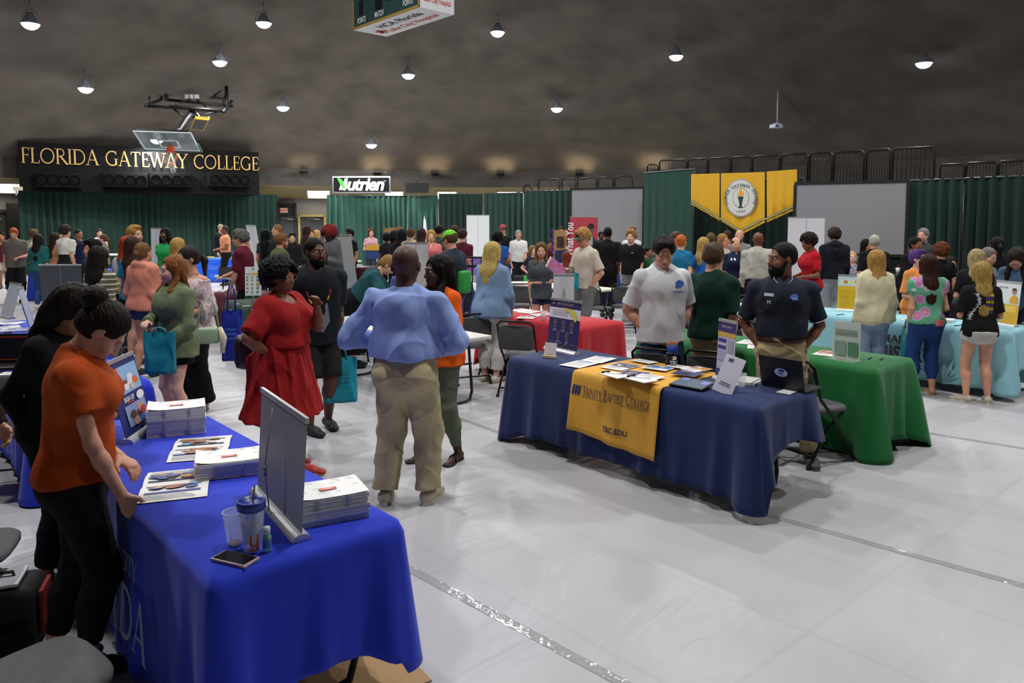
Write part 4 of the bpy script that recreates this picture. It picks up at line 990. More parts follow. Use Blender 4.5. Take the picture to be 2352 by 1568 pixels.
for k in range(5):
    a = 2*pi*k/5; m.poly([(WL*.13+.09*cos(a+b_)+.07*cos(a), WD*.6+.09*sin(a+b_)+.07*sin(a)) for b_ in (-2.6, -.5, .5, 2.6)])
m.build('emblem', mat('c8483c', .6), o, (0, 0, -.007))
m = MB()
for x in (.3, WL-.3): m.tube([(x, WD/2, 2.2), (x, WD/2, 3.9)], .012, n=5)
m.build('hanging_cables', dark, o)

# basketball hoop folded up under the dome
d0 = 24.0; P0 = at(397, 344, d0); hx = Vector((1, .12, -.02)).normalized(); hv = Vector((.17, -.89, .42)); hv = (hv-hx*hv.dot(hx)).normalized(); hn = hv.cross(hx)
if hn.z > 0: hn = -hn
o = empty('basketball_hoop', P0, 0, 'ceiling hung basketball hoop folded up in front of the lettered wall', 'basketball hoop')
def bx(u0, u1, v0, v1, th, off=0): return [hx*u+hv*v+hn*(w_+off) for w_ in (0, th) for u, v in ((u0, v0), (u1, v0), (u1, v1), (u0, v1))]
BF = [(3, 2, 1, 0), (4, 5, 6, 7), (0, 1, 5, 4), (1, 2, 6, 5), (2, 3, 7, 6), (3, 0, 4, 7)]
MB().add(bx(-.82, .82, 0, 1.07, .012), BF).build('backboard', mat('7f8a8c', .05, trans=.0, spec=.6, alpha=.45), o)
m = MB()
for a in ((-.84, .84, -.02, .03), (-.84, .84, 1.04, 1.09), (-.84, -.80, 0, 1.07), (.80, .84, 0, 1.07), (-.3, .3, .14, .19), (-.3, .3, .55, .6), (-.3, -.25, .14, .6), (.25, .3, .14, .6)): m.add(bx(*a, .018, .004), BF)
m.build('board_lines', mat('c4ccca', .5), o)
m = MB(); m.add(bx(-.86, .86, -.07, -.01, .06, -.03), BF); m.add(bx(-.88, -.84, -.07, .4, .06, -.03), BF); m.add(bx(.84, .88, -.07, .4, .06, -.03), BF); m.build('edge_padding', mat('1c4a3c', .7), o)
rc = hv*.2+hn*.38
m = MB().tube([rc+hx*.225*cos(a*pi/12)+hn*.225*sin(a*pi/12) for a in range(24)], .012, n=8, closed=True); m.add(bx(-.09, .09, .12, .26, .17, .01), BF); m.build('rim', mat('c8401c', .5), o)
m = MB(); tip = rc+Vector((.0, .25, -.42))
for k in range(12):
    a, b = 2*pi*k/12, 2*pi*(k+1)/12; p = rc+hx*.22*cos(a)+hn*.22*sin(a); q = rc+hx*.22*cos(b)+hn*.22*sin(b)
    for c_, e_ in ((p, q), (q, p)):
        m.tube([c_, (c_+e_)/2*.6+tip*.4, e_*.3+tip*.7, tip+(e_-rc)*.3], .006, n=4)
m.build('net', mat('d0c8bc', .8), o)
m = MB(); K = lambda px, py, d: at(px, py, d)-P0
m.tube([hv*.75-hn*.05, K(412, 300, 24.2), K(428, 275, 24.6), K(450, 250, 25)], [.09, .1, .11, .12], n=10); m.add(bx(-.75, .75, .95, 1.05, .08, -.1), BF); m.add(bx(-.05, .05, .2, 1.0, .06, -.08), BF); m.build('stem', blk, o)
m = MB()
for a, b, r_ in (((338, 243, 24.4), (518, 256, 25.2), .05), ((383, 229, 26.5), (535, 244, 26.8), .05), ((333, 243, 24.2), (372, 228, 26.6), .05), ((513, 257, 25), (532, 232, 26.9), .05), ((378, 176, 26.4), (383, 232, 26.5), .06), ((520, 190, 27), (521, 250, 26.4), .06), ((344, 222, 24.3), (345, 243, 24.3), .04),
                 ((384, 187, 26.4), (412, 214, 27.2), .025), ((378, 195, 26.4), (371, 226, 26.5), .025), ((517, 201, 27), (490, 222, 27.2), .025), ((520, 210, 27), (511, 238, 26.8), .025), ((398, 250, 24.6), (424, 268, 24.6), .03), ((505, 255, 25), (440, 270, 24.6), .03), ((385, 216, 27.3), (520, 227, 27.3), .035), ((405, 240, 25), (440, 226, 26.8), .03), ((480, 250, 25), (452, 228, 26.8), .03), ((388, 245, 24.5), (512, 254, 25), .06)):
    m.tube([K(*a), K(*b)], r_, n=7)
m.build('ceiling_frame', blk, o)
m = MB()
for px in (430, 441, 452): m.box(K(px, 222, 26.6), (.12, .14, .14), bev=.01)
m.build('winch_boxes', mat('b8bcc0', .5), o)
# shot clock
p = at(457, 286, 24.4); s = empty('shot_clock', p, 0, 'tilted shot clock with yellow border beside the backboard', 'shot clock')
q = [at(x, y, d)-p for x, y, d in ((436, 297, 24.6), (468, 301, 24.6), (480, 276, 24.0), (447, 273, 24.0))]; nq = (q[1]-q[0]).cross(q[3]-q[0]).normalized()
mesh_obj('case', q+[v_-nq*.1 for v_ in q], [(0, 1, 2, 3), (7, 6, 5, 4), (0, 4, 5, 1), (1, 5, 6, 2), (2, 6, 7, 3), (3, 7, 4, 0)], mat('b08818', .5), s)
cc = sum(q, Vector())/4; fr = -1 if nq.y > 0 else 1
mesh_obj('display', [cc+(v_-cc)*.84+nq*.012*fr for v_ in q], [(0, 1, 2, 3)], mat('2c2a28', .4), s)
MB().box(at(465, 270, 24.1)-p, (.42, .1, .08)).tube([at(460, 270, 24.1)-p, at(450, 256, 25)-p], .025, n=6).build('bracket', mat('8c8c8c', .5), s)

# projector on its pole, cable on the dome
pt = on_dome(1785, 206); pl = at(1785, 284, pt.y)
o = empty('projector', pl, .3, 'white projector on a long pale pole under the dome', 'projector')
MB().tube([(0, 0, .0), (0, 0, pt.z-pl.z)], .025, n=8).build('pole', mat('b8bcc0', .4, .3), o)
MB().box((-.04, 0, -.09), (.34, .3, .13), bev=.02).box((0, 0, 0), (.16, .16, .03)).build('body', mat('c8ccd4', .5), o); MB().tube([(-.12, -.15, -.09), (-.12, -.19, -.09)], .04, n=12).build('projection_lens', mat('2440a0', .2), o)
m = MB(); pp = []
for k in range(13):
    t = k/12; px, py = 1788+(1945-1788)*t, 212+(372-212)*t**.96; q = on_dome(px, py); r = pray(px, py).normalized(); pp.append(q-r*.15)
m.tube(pp+[pp[-1]-UP*.3+Vector((.05, 0, 0))], .012, n=5); tag(m.build('ceiling_cable', mat('6a6a68', .5)), 'thin pale cable running down the dome from the projector pole to the railing', 'cable')

# company sign and black speaker box under the beam
a, b = at(763, 404, 31.4), at(897, 405, 31.4); c = (a+b)/2; zc = at(830, 424, 31.4).z; wd = b.x-a.x; hh = at(0, 404, 31.4).z-at(0, 443, 31.4).z
o = empty('company_sign', (c.x, 31.4, zc), 0, 'black sponsor sign with silver frame and white lettering', 'sign')
MB().box((0, .04, 0), (wd, .12, hh), bev=.015).build('frame', mat('a8acb0', .35, .6), o); MB().box((0, -.03, 0), (wd-.12, .02, hh-.12)).build('face', mat('08080a', .3), o)
v, f = text_mesh('utrien', .72, shear=.25, bold=.03, align='LEFT', space=.9); mesh_obj('lettering', [(x*.98-.62, -.05, y-.22) for x, y, z in v], f, mat('f2f2f2', .5, emit=.15), o)
MB().poly([(-.8, -.2), (-.7, -.2), (-.62, .1), (-.72, .1)]).poly([(-.62, .22), (-.52, .24), (-.54, -.1), (-.6, -.22), (-.68, -.2)]).build('letter_strokes', mat('f2f2f2', .5, emit=.15), o).matrix_local = frame((1.3, 0, 0), (0, 0, 1.1), (0, -1, 0), (.12, -.05, 0))
MB().poly([(-.92, .27), (-.84, .25), (-.74, .16), (-.64, -.2), (-.72, -.14), (-.82, .0), (-.87, .13)]).build('leaf_emblem', mat('3fb23a', .5, emit=.15), o).matrix_local = frame((1.3, 0, 0), (0, 0, 1.1), (0, -1, 0), (.2, -.055, 0))
v, f = text_mesh('TM', .07); mesh_obj('lettering', [(x+.97, -.05, y+.12) for x, y, z in v], f, mat('c8c8c8', .5), o)
m = MB()
for x in (-wd/2+.2, wd/2-.2): m.tube([(x, .05, hh/2), (x, .05, DZ0-.2-zc)], .01, n=5)
m.build('hanging_cables', dark, o)
p = at(958, 431, 31.8); o = empty('hung_speaker', p, 0, 'black speaker box hung right of the sponsor sign', 'television'); MB().box((0, 0, 0), (.98, .1, .42), bev=.01).build('case', mat('060607', .4), o); MB().tube([(0, .03, .2), (0, .03, ZS+.3-p.z)], .02, n=6).build('bracket', dark, o)
p = at(41, 433, 26.0); o = empty('security_camera', p, .6, 'small cream camera box at the corner of the lettered wall', 'camera'); MB().box((0, 0, 0), (.28, .16, .14), bev=.02).build('case', mat('b8b098', .5), o); MB().box((-.05, .1, -.12), (.05, .06, .2)).build('arm', mat('b8b098', .5), o)
# ------------------------------------------------------------------ tables, cloths, chairs
TH = .745
white_top = mat('d2cfc4', .45, bump=.1, bscale=60); legm = mat('2a2a2c', .5, .4)
def table_place(corner, px, py, L=2.44, W=.76, ang=None, z=TH):
    """centre of a table from the pixel of one top corner; N near end, camera-left side; R near end, right side; F far end, left side; K far end, right side"""
    a = LA if ang is None else Vector((cos(radians(ang)), sin(radians(ang)), 0)); b = Vector((a.y, -a.x, 0)); p = onz(px, py, z)
    sa = 1 if corner in 'NR' else -1; sb = 1 if corner in 'NF' else -1
    c = p+a*(sa*L/2)+b*(sb*W/2); return Vector((c.x, c.y, 0)), a, b
def folding_table(c, a, L, W, label, group=None, top=None, name='folding_table'):
    """local x runs along a, local -y faces the camera side"""
    b = Vector((a.y, -a.x, 0)); rz = atan2(a.y, a.x)
    o = empty(name, c, rz, label, 'table', group)
    k_ = .05 if group else 0
    MB().box((0, 0, TH-.03), (L-k_, W-k_, .045), bev=.012).build('tabletop', top or white_top, o)
    for s in (-1, 1):
        m = MB(); x0 = s*(L/2-.28); x1 = s*(L/2-.22)
        m.tube([(x0, -W/2+.1, TH-.05), (x1, -W/2+.1, .12), (x1, -W/2+.13, .03), (x1, -W/2+.2, .017), (x1, W/2-.2, .017), (x1, W/2-.13, .03), (x1, W/2-.1, .12), (x0, W/2-.1, TH-.05)], .016, n=8)
        m.tube([(x1, -W/2+.1, .42), (x1, W/2-.1, .42)], .011, n=6); m.tube([(x1, 0, .42), (s*.35, 0, TH-.06)], .01, n=6)
        m.build('leg', legm, o)
    return o
def tablecloth(c, a, L, W, color, label, hem=(.06, .1, .06, .1), flare=.018, seed=0, parent=None, group=None, mt=None, cone=.08, wave=1.0, box=False):
    """hem heights of the sides: camera side, near end, far side, far end"""
    rz = atan2(a.y, a.x); rnd = random.Random(seed); ph = [rnd.random()*6 for _ in range(6)]
    # local x = a (towards the far end); camera side is -y?  b = (a.y,-a.x) points to the camera-right side => local +y is the camera-left side
    hx, hy, rc = L/2+.006, W/2+.006, .035; per = []; n_l, n_w, n_c = int(L/.03), int(W/.03), 9
    def side(p, q, nrm_, k, n):
        for i in range(n): t = i/n; per.append((Vector(p).lerp(Vector(q), t), Vector(nrm_), k, t))
    def corner(cx, cy, a0, k):
        for i in range(n_c):
            A = radians(a0+90*i/n_c); per.append((Vector((cx+rc*cos(A), cy+rc*sin(A))), Vector((cos(A), sin(A))), k, i/n_c))
    side((hx-rc, hy), (-hx+rc, hy), (0, 1), 0, n_l); corner(-hx+rc, hy-rc, 90, 10)
    side((-hx, hy-rc), (-hx, -hy+rc), (-1, 0), 1, n_w); corner(-hx+rc, -hy+rc, 180, 11)
    side((-hx+rc, -hy), (hx-rc, -hy), (0, -1), 2, n_l); corner(hx-rc, -hy+rc, 270, 12)
    side((hx, -hy+rc), (hx, hy-rc), (1, 0), 3, n_w); corner(hx-rc, hy-rc, 0, 13)
    N = len(per); rows = 15; V = []; Fc = []; lens = [L, W, L, W]
    cyc = {10: (0, 1), 11: (1, 2), 12: (2, 3), 13: (3, 0)}; top = TH+.003
    for r in range(rows+1):
        t = r/rows
        for i, (p, nn, k, u) in enumerate(per):
            if k < 4:
                h = hem[k]; dc = min(u, 1-u)*lens[k]; nb = hem[(k-1) % 4] if u < .5 else hem[(k+1) % 4]; cn = exp(-(dc/.13)**2)
                low = min(h, nb); w_ = exp(-(dc/.22)**2)*.5; h = h*(1-w_)+low*w_*1.0
                if k == 1 or k == 3: h += .0
            else:
                k0, k1 = cyc[k]; h = min(hem[k0], hem[k1])*.5+(hem[k0]+hem[k1])*.25; h = min(hem[k0], hem[k1]); cn = 1.0; dc = 0
            h = max(.004, h-(.04*cn if not box else 0))
            s_ = u*(lens[k] if k < 4 else .06)
            fold = (sin(s_*9+ph[0]+(k % 4)*2)+.6*sin(s_*21+ph[1]+t*1.2)+.35*sin(s_*41+ph[2]))*.016*wave*t*(1-.5*cn)
            out = .004+flare*t+fold+(cone*cn*t**.9 if not box else .01*t)
            if 0 < dc < .3 and not box: out -= .05*t*exp(-((dc-.17)/.06)**2)
            out = max(out, .004)
            z = top-.006*(1 if r else 0)-(top-h)*t if r else top
            if r == 0: V.append((p.x-nn.x*.012, p.y-nn.y*.012, top))
            else: V.append((p.x+nn.x*out, p.y+nn.y*out, z))
    for r in range(rows):
        for i in range(N):
            j = (i+1) % N; Fc.append((r*N+i, r*N+j, (r+1)*N+j, (r+1)*N+i))
    Fc.append(tuple(range(N))[::-1])
    o = mesh_obj('tablecloth', V, Fc, mt or mat(color, .8, bump=.12, bscale=9, spec=.25, sheen=.15, wr=.22, ws=1.6), parent, True, c); o.rotation_euler = (0, 0, rz)
    sol = o.modifiers.new('thickness', 'SOLIDIFY'); sol.thickness = .002; sol.offset = 1
    tag(o, label, 'tablecloth', group); return o
TBL = {}
def dressed(key, corner, px, py, color, tlabel, clabel, L=2.44, W=.76, hem=(.06, .1, .06, .1), ang=None, **k):
    c, a, b = table_place(corner, px, py, L, W, ang)
    # side order for the cloth: local +y is the camera-left side
    t = folding_table(c, a, L, W, tlabel, 'folding tables under cloths')
    cl = tablecloth(c, a, L, W, color, clabel, hem, **k)
    M = Matrix.Translation(c) @ Matrix.Rotation(atan2(a.y, a.x), 4, 'Z'); TBL[key] = (c, a, b, L, W, M, cl, t); return TBL[key]
dressed('uf', 'R', 925, 1197, '2038c8', 'folding table under the nearest royal blue cloth', 'royal blue tablecloth draped over the nearest table at lower left', hem=(.02, .30, .2, .05), wave=1.5, seed=1, cone=.05, flare=.012)
dressed('tbc', 'N', 1740, 937, '1c2c5c', 'folding table under the navy cloth with the yellow runner', 'navy tablecloth under the yellow college runner', hem=(.1, .44, .44, .06), wave=1.6, seed=2, cone=.06, flare=.015)
dressed('green', 'N', 2011, 849, '13672f', 'folding table under the bright green cloth', 'bright green tablecloth behind the man in the navy polo', hem=(.03, .12, .05, .05), wave=1.8, seed=3, cone=.14)
dressed('aqua', 'N', 2318, 763, '8fc4d0', 'folding table under the pale aqua cloth', 'pale aqua tablecloth with dark lettering at right', hem=(.1, .3, .1, .1), seed=4, cone=.1)
dressed('red', 'N', 1332, 752, 'b8202c', 'folding table under the red cloth', 'red tablecloth on the table behind the black chair', L=1.83, hem=(.28, .12, .1, .1), seed=5, cone=.05)
dressed('blueb', 'N', 77, 912, '2038c8', 'folding table under the second royal blue cloth at left', 'royal blue tablecloth under the laptop at the left edge', hem=(.06, .1, .06, .1), seed=6)
dressed('bluea', 'N', 58, 782, '2a48c8', 'folding table under the far left blue cloth', 'blue tablecloth under leaflets and banners at the left edge', L=1.83, hem=(.1, .1, .1, .1), seed=7)
dressed('spc', 'F', 517, 690, '1d3b2c', 'folding table under the dark green logo cloth', 'dark green tablecloth with a round logo beside the red dress', hem=(.03, .05, .03, .03), box=True, seed=8)
dressed('maroon', 'F', 470, 672, '5c1c2c', 'folding table under the small maroon cloth', 'maroon tablecloth with a white cup on it', L=1.2, hem=(.1, .1, .1, .1), seed=9, ang=150)
dressed('royal', 'N', 556, 594, '1f62e8', 'folding table under the far royal blue cloth', 'far royal blue tablecloth in front of the peach polo man', L=1.45, ang=176, hem=(.02, .02, .02, .02), box=True, seed=10)
dressed('dgreen', 'R', 470, 586, '1c3f33', 'folding table under the far dark green cloth', 'far dark green tablecloth left of the peach polo man', L=2.44, ang=176, hem=(.02,)*4, box=True, seed=11)
dressed('lblue', 'R', 268, 617, '2446c0', 'folding table under the blue cloth behind the striped top woman', 'blue tablecloth behind the long haired woman in stripes', L=1.8, ang=170, hem=(.05,)*4, seed=12)
dressed('black', 'F', 742, 672, '17171a', 'folding table under the black cloth left of the blue shirt man', 'black tablecloth behind the man in the pale blue shirt', hem=(.1,)*4, seed=13)
dressed('navym', 'F', 1165, 604, '1c2e5c', 'folding table under the far navy cloth with white letters', 'navy tablecloth with white lettering behind the denim shirt woman', ang=150, hem=(.03,)*4, box=True, seed=14)
dressed('navyr', 'F', 1345, 626, '1f3f8c', 'folding table under the navy cloth behind the teal bag', 'navy blue tablecloth behind the boy in the cream shirt', L=1.83, ang=150, hem=(.05,)*4, seed=15)
dressed('navyc', 'R', 1085, 642, '22408c', 'folding table under the navy cloth behind the lime cap man', 'navy tablecloth right of the man in the lime cap', L=1.83, hem=(.05,)*4, seed=16)
dressed('navyt', 'N', 1760, 640, '263c90', 'folding table under the blue cloth behind the green polo man', 'blue tablecloth in front of the woman in the navy polo', hem=(.05,)*4, seed=17)
dressed('fgreen', 'N', 1622, 612, '1f7a38', 'folding table under the far green cloth below the banners', 'far green tablecloth behind the woman in bright blue', L=1.6, ang=150, hem=(.05,)*4, seed=18)
dressed('grey', 'F', 1440, 655, '9a9894', 'folding table under the grey pleated skirt', 'pale grey pleated table skirt left of the white polo man', L=1.83, W=.76, ang=150, hem=(.12,)*4, wave=2.2, seed=19)
dressed('maroonr', 'F', 2290, 694, '7a1420', 'folding table under the dark red cloth at right', 'dark red tablecloth at the right edge', hem=(.1,)*4, seed=20)
dressed('blackr', 'F', 1885, 631, '101013', 'folding table under the black cloth below the right screen', 'black tablecloth in front of the seated blonde woman', L=2.2, ang=165, hem=(.1,)*4, seed=21)
dressed('blackc', 'F', 2138, 648, '121215', 'folding table under the black cloth behind the floral shirt woman', 'black tablecloth with papers behind the floral shirt woman', L=1.8, ang=150, hem=(.2,)*4, seed=22)
dressed('blackm', 'F', 700, 612, '3a1016', 'folding table under the dark maroon cloth by the hooded person', 'dark maroon tablecloth behind the grey hoodie person', L=1.83, ang=165, hem=(.1,)*4, seed=23)
for key, cr, px, py, L, ang, lb in [('w1', 'R', 1130, 768, 2.44, None, 'bare white folding table behind the blue shirt man and orange shirt woman'), ('w2', 'R', 1425, 661, 2.44, None, 'bare white folding table behind the grey shirt woman'),
        ('w3', 'N', 1752, 712, 2.44, None, 'bare white folding table behind the white polo man'), ('w4', 'R', 1930, 655, 1.83, None, 'bare white folding table left of the yellow number banner'),
        ('w5', 'N', 548, 640, 1.4, None, 'white folding table under the maroon shirt man hand'), ('w6', 'R', 712, 592, 1.83, 165, 'white folding table behind the olive shirt man'), ('w7', 'R', 345, 582, 2.0, 172, 'far white folding table behind the pink hoodie girl'), ('w8', 'R', 832, 597, 1.5, 170, 'small white folding table left of the teal blouse woman')]:
    c, a, b = table_place(cr, px, py, L, .76, ang); t = folding_table(c, a, L, .76, lb); TBL[key] = (c, a, b, L, .76, Matrix.Translation(c) @ Matrix.Rotation(atan2(a.y, a.x), 4, 'Z'), t, t)

# printed fronts: letters laid on the camera side of a cloth
def on_side(key, s, size, u, z, c, serif=False, bold=.0, xs=1.0, off=.045, name='lettering', width=None):
    c0, a, b, L, W, M, cl, t = TBL[key]
    if serif: v, f, wd = serif_mesh(s, size, bold=1.25)
    else: v, f = text_mesh(s, size, bold=bold)
    k = xs
    # camera side is local +y ... b points to camera right/back, so the camera side is -b
    P0 = c0-b*(W/2+off); pts = [P0+(-a)*(x*k+u)+UP*(z+y)-b*(.045*(1-(z+y)/TH)) for x, y, q in v]
    inv = M.inverted(); return mesh_obj(name, [inv @ p for p in pts], f, mat(c, .7), cl)

# the yellow runner on the navy table
def runner(key, u0, u1, z0, col):
    c0, a, b, L, W, M, cl, t = TBL[key]; V = []; n = 30; prof = [(W/2-.02, TH+.008), (-W/2, TH+.008), (-W/2-.02, TH-.005)]+[(-W/2-.034-.05*k/12, TH-.03-(TH-.03-z0)*k/12) for k in range(13)]
    for i in range(n+1):
        u = u0+(u1-u0)*i/n
        for j, (y, z) in enumerate(prof):
            k = max(0, j-3)/12; yy = y-.01*k*sin(u*14+1)-.008*k*sin(u*27); V.append(tuple(c0+(-a)*u+b*yy+UP*(z-(.03*k*sin(u*3.2) if j > 3 else 0))))
    m = len(prof); Fs = [(i*m+j, (i+1)*m+j, (i+1)*m+j+1, i*m+j+1) for i in range(n) for j in range(m-1)]
    o = mesh_obj('table_runner', V, Fs, mat(col, .75, bump=.1, bscale=10, wr=.25, ws=2), None, True); s = o.modifiers.new('thickness', 'SOLIDIFY'); s.thickness = .003; s.offset = 0
    return tag(o, 'golden yellow table runner with college lettering over the navy cloth', 'table runner')
run = runner('tbc', -.40, .47, .26, 'd79f35')
def on_runner(v, f, u, z, c, xs=1.0, name='lettering'):
    c0, a, b, L, W, M, cl, t = TBL['tbc']; pts = []
    for x, y, q in v:
        zz = z+y; uu = u+x*xs; k = (TH-.03-zz)/(TH-.03-.27); yy = -W/2-.034-.05*k-.01*k*sin(uu*14+1)-.008*k*sin(uu*27)-.006; pts.append(tuple(c0+(-a)*uu+b*yy+UP*zz))
    return mesh_obj(name, pts, f, mat(c, .7), run)
v, f, wd = serif_mesh('TRINITY BAPTIST COLLEGE', .062, .8, big=(0, 8, 16)); on_runner(v, f, .06, .575, '252b52', xs=.86)
on_runner([(-wd/2, 0, 0), (wd/2, 0, 0), (wd/2, .003, 0), (-wd/2, .003, 0)], [(0, 1, 2, 3)], 0.06, .562, '252b52', xs=.86, name='underline')
for k in range(3): on_runner([(0, 0, 0), (.022, 0, 0), (.034, .075, 0), (.012, .075, 0)], [(0, 1, 2, 3)], -wd/2*.86-.05+k*.03, .572, '252b6a', name='emblem_bar')
v, f = text_mesh('TBC.EDU', .058, bold=.02); on_runner(v, f, .08, .345, '252b52')

# lettering on the other cloths
on_side('aqua', '- MARY', .13, .05, .50, '4a3a40', bold=.03); on_side('aqua', 'MINISTRY', .21, .07, .31, '4a3a40', bold=.04, xs=.95)
on_side('aqua', '. . . . . . . . . . . . .', .08, .07, .27, '4a3a40'); on_side('aqua', 'CAREER COLLEGE', .1, 0, .17, '5c6068', serif=False, xs=.95); on_side('aqua', 'FLORIDA', .055, .0, .09, '5c6068')
c0, a, b, L, W, M, cl, t = TBL['aqua']; m = MB()
for k in range(9):
    an = radians(20+k*17); bx_, bz = .62, .1; p = c0-b*(W/2+.075); r_ = .3
    q = [(bx_, bz), (bx_+r_*.5*cos(an)-.035*sin(an), bz+r_*.5*sin(an)+.035*cos(an)), (bx_+r_*cos(an), bz+r_*sin(an)), (bx_+r_*.5*cos(an)+.035*sin(an), bz+r_*.5*sin(an)-.035*cos(an))]
    m.add([M.inverted() @ (p-a*x+UP*z+b*.0-b*(.03*(1-z/TH))) for x, z in q], [(0, 1, 2, 3)])
m.build('palm_print', mat('7eb0bc', .7), cl)
on_side('spc', 'ST', .17, -.92, .3, 'd8d8d4', serif=True, off=.02)
c0, a, b, L, W, M, cl, t = TBL['spc']; inv = M.inverted()
def sdisc(u, z, rx, rz, col, off, nm, pts=None):
    P0 = c0-b*(W/2+off); q = pts or [(u+rx*cos(2*pi*k/28), z+rz*sin(2*pi*k/28)) for k in range(28)]; mesh_obj(nm, [inv @ (P0-a*x+UP*y) for x, y in q], [tuple(range(len(q)))], mat(col, .7), cl)
sdisc(-.86, .54, .16, .11, 'd8d8d0', .06, 'emblem_ring'); sdisc(-.86, .54, .145, .098, 'dc8f30', .063, 'emblem_disc')
sdisc(0, 0, 0, 0, '1d3b2c', .066, 'emblem_mountain', [(-.99, .5), (-.86, .62), (-.74, .5), (-.78, .46), (-.94, .46)]); sdisc(0, 0, 0, 0, 'd8d8d0', .069, 'emblem_peak', [(-.9, .57), (-.86, .61), (-.82, .57), (-.84, .52), (-.86, .55), (-.88, .5)])
on_side('royal', 'COLUMBIA', .17, .0, .42, '7fa8f0'); on_side('royal', 'COLLEGE', .15, .05, .16, '7fa8f0'); on_side('navym', 'MARINES', .3, -.35, .3, 'e0e4ea', serif=True)
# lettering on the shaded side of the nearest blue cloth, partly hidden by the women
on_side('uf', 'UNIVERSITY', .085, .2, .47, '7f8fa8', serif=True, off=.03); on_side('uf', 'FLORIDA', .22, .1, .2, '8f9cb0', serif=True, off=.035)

# chairs ------------------------------------------------------------------
def make_chair():
    o = empty('folding_chair', (0, 0, 0)); fm = mat('101012', .4, .4); sm = mat('5a5a5c', .9, bump=.5, bscale=250, var=.1, vscale=30); bm_ = mat('48484a', .85, bump=.4, bscale=250)
    vs = []; n = 28                       # padded seat: rounded slab, narrower at the back
    m = MB()
    for ring_, (sc_, z) in enumerate(((.0, .468), (.7, .468), (.93, .462), (1, .448), (1, .43), (.94, .42), (0, .42))):
        for k in range(n):
            a = 2*pi*k/n; x = abs(cos(a))**.55*(1 if cos(a) > 0 else -1)*.205; y = abs(sin(a))**.6*(1 if sin(a) > 0 else -1)*.2; vs.append((x*sc_*(1+.1*(y/.2)*sc_), y*sc_+.02, z))
    m.add(vs, [(r*n+k, r*n+(k+1) % n, (r+1)*n+(k+1) % n, (r+1)*n+k) for r in range(6) for k in range(n)], 0, True); m.build('seat', sm, o)
    m = MB(); vs = []
    for ring_, (sc_, d_) in enumerate(((.0, .02), (.9, .02), (1, .01), (1, -.01), (.9, -.018), (0, -.018))):
        for k in range(n):
            a = 2*pi*k/n; x = abs(cos(a))**.35*(1 if cos(a) > 0 else -1)*.2; z = abs(sin(a))**.35*(1 if sin(a) > 0 else -1)*.14; vs.append((x*sc_, -.2-.22*(z*sc_+.19)*.5+d_+.025*((x/.2)**2)*sc_*-1+.02, .66+z*sc_))
    m.add(vs, [(r*n+k, r*n+(k+1) % n, (r+1)*n+(k+1) % n, (r+1)*n+k) for r in range(5) for k in range(n)], 0, True); m.build('backrest', bm_, o)
    m = MB().tube([(-.215, .25, .012), (-.215, -.02, .40), (-.212, -.16, .55), (-.21, -.24, .80), (-.17, -.255, .845), (.17, -.255, .845), (.21, -.24, .80), (.212, -.16, .55), (.215, -.02, .40), (.215, .25, .012)], .0125, n=8); m.build('frame', fm, o)
    for s in (-1, 1): MB().tube([(s*.2, .12, .42), (s*.2, -.05, .3), (s*.2, -.26, .012)], .0125, n=8).tube([(s*.2, -.26, .0), (s*.2, -.26, .03)], .017, n=8).build('rear_leg', fm, o)
    MB().tube([(-.2, -.2, .09), (.2, -.2, .09)], .009, n=6).build('stretcher', fm, o)
    return o
proto = make_chair(); used = [False]
def chair(px, py, z, face, label, group=None):
    o = proto if not used[0] else copy_tree(proto); used[0] = True
    p = onz(px, py, z); o.location = (p.x, p.y, 0); o.rotation_euler = (0, 0, radians(face+180)); tag(o, label, 'chair', group or 'black folding chairs'); return o
chair(66, 1560, .45, 140, 'grey padded folding chair seat nearest at the bottom left corner')
chair(-92, 1262, .45, 110, 'grey padded chair at the left edge above the black bag')
chair(5, 985, .45, 20, 'grey padded chair at the left edge behind the blue cloth')
chair(1200, 812, .45, 160, 'black folding chair at the red table, hand resting on its back')
chair(1525, 893, .45, 150, 'black folding chair behind the pencil mug')
chair(1645, 900, .45, 150, 'black folding chair behind the leaning purple sign')
chair(1866, 928, .45, 118, 'black folding chair right of the man in khaki trousers')
chair(1075, 790, .45, 200, 'grey backed folding chair at the end of the bare white table')
chair(1432, 702, .45, 175, 'black folding chair the tall man in black leans on')
chair(1195, 700, .45, 180, 'black folding chair holding a green and black backpack')
chair(1372, 706, .45, 140, 'black folding chair behind the boy in grey shorts')
chair(1722, 735, .45, 170, 'black folding chair under the white table behind the navy polo man')
chair(1915, 640, .45, 180, 'black folding chair by the boy in pale jeans')
chair(2248, 722, .45, 190, 'black chair behind the tiger shirt girl')
chair(2235, 690, .45, 160, 'black folding chair beside the black box with papers')
chair(1482, 640, .45, 200, 'black folding chair of the seated person in white')
chair(805, 752, .45, 200, 'dark folding chair below the black tablecloth')
chair(728, 700, .45, 160, 'folding chair behind the man in the black poster shirt')
chair(300, 640, .45, 170, 'dark chair behind the redhead woman, beside the blue cloth')
chair(1310, 655, .45, 170, 'black folding chair behind the purple feather board')

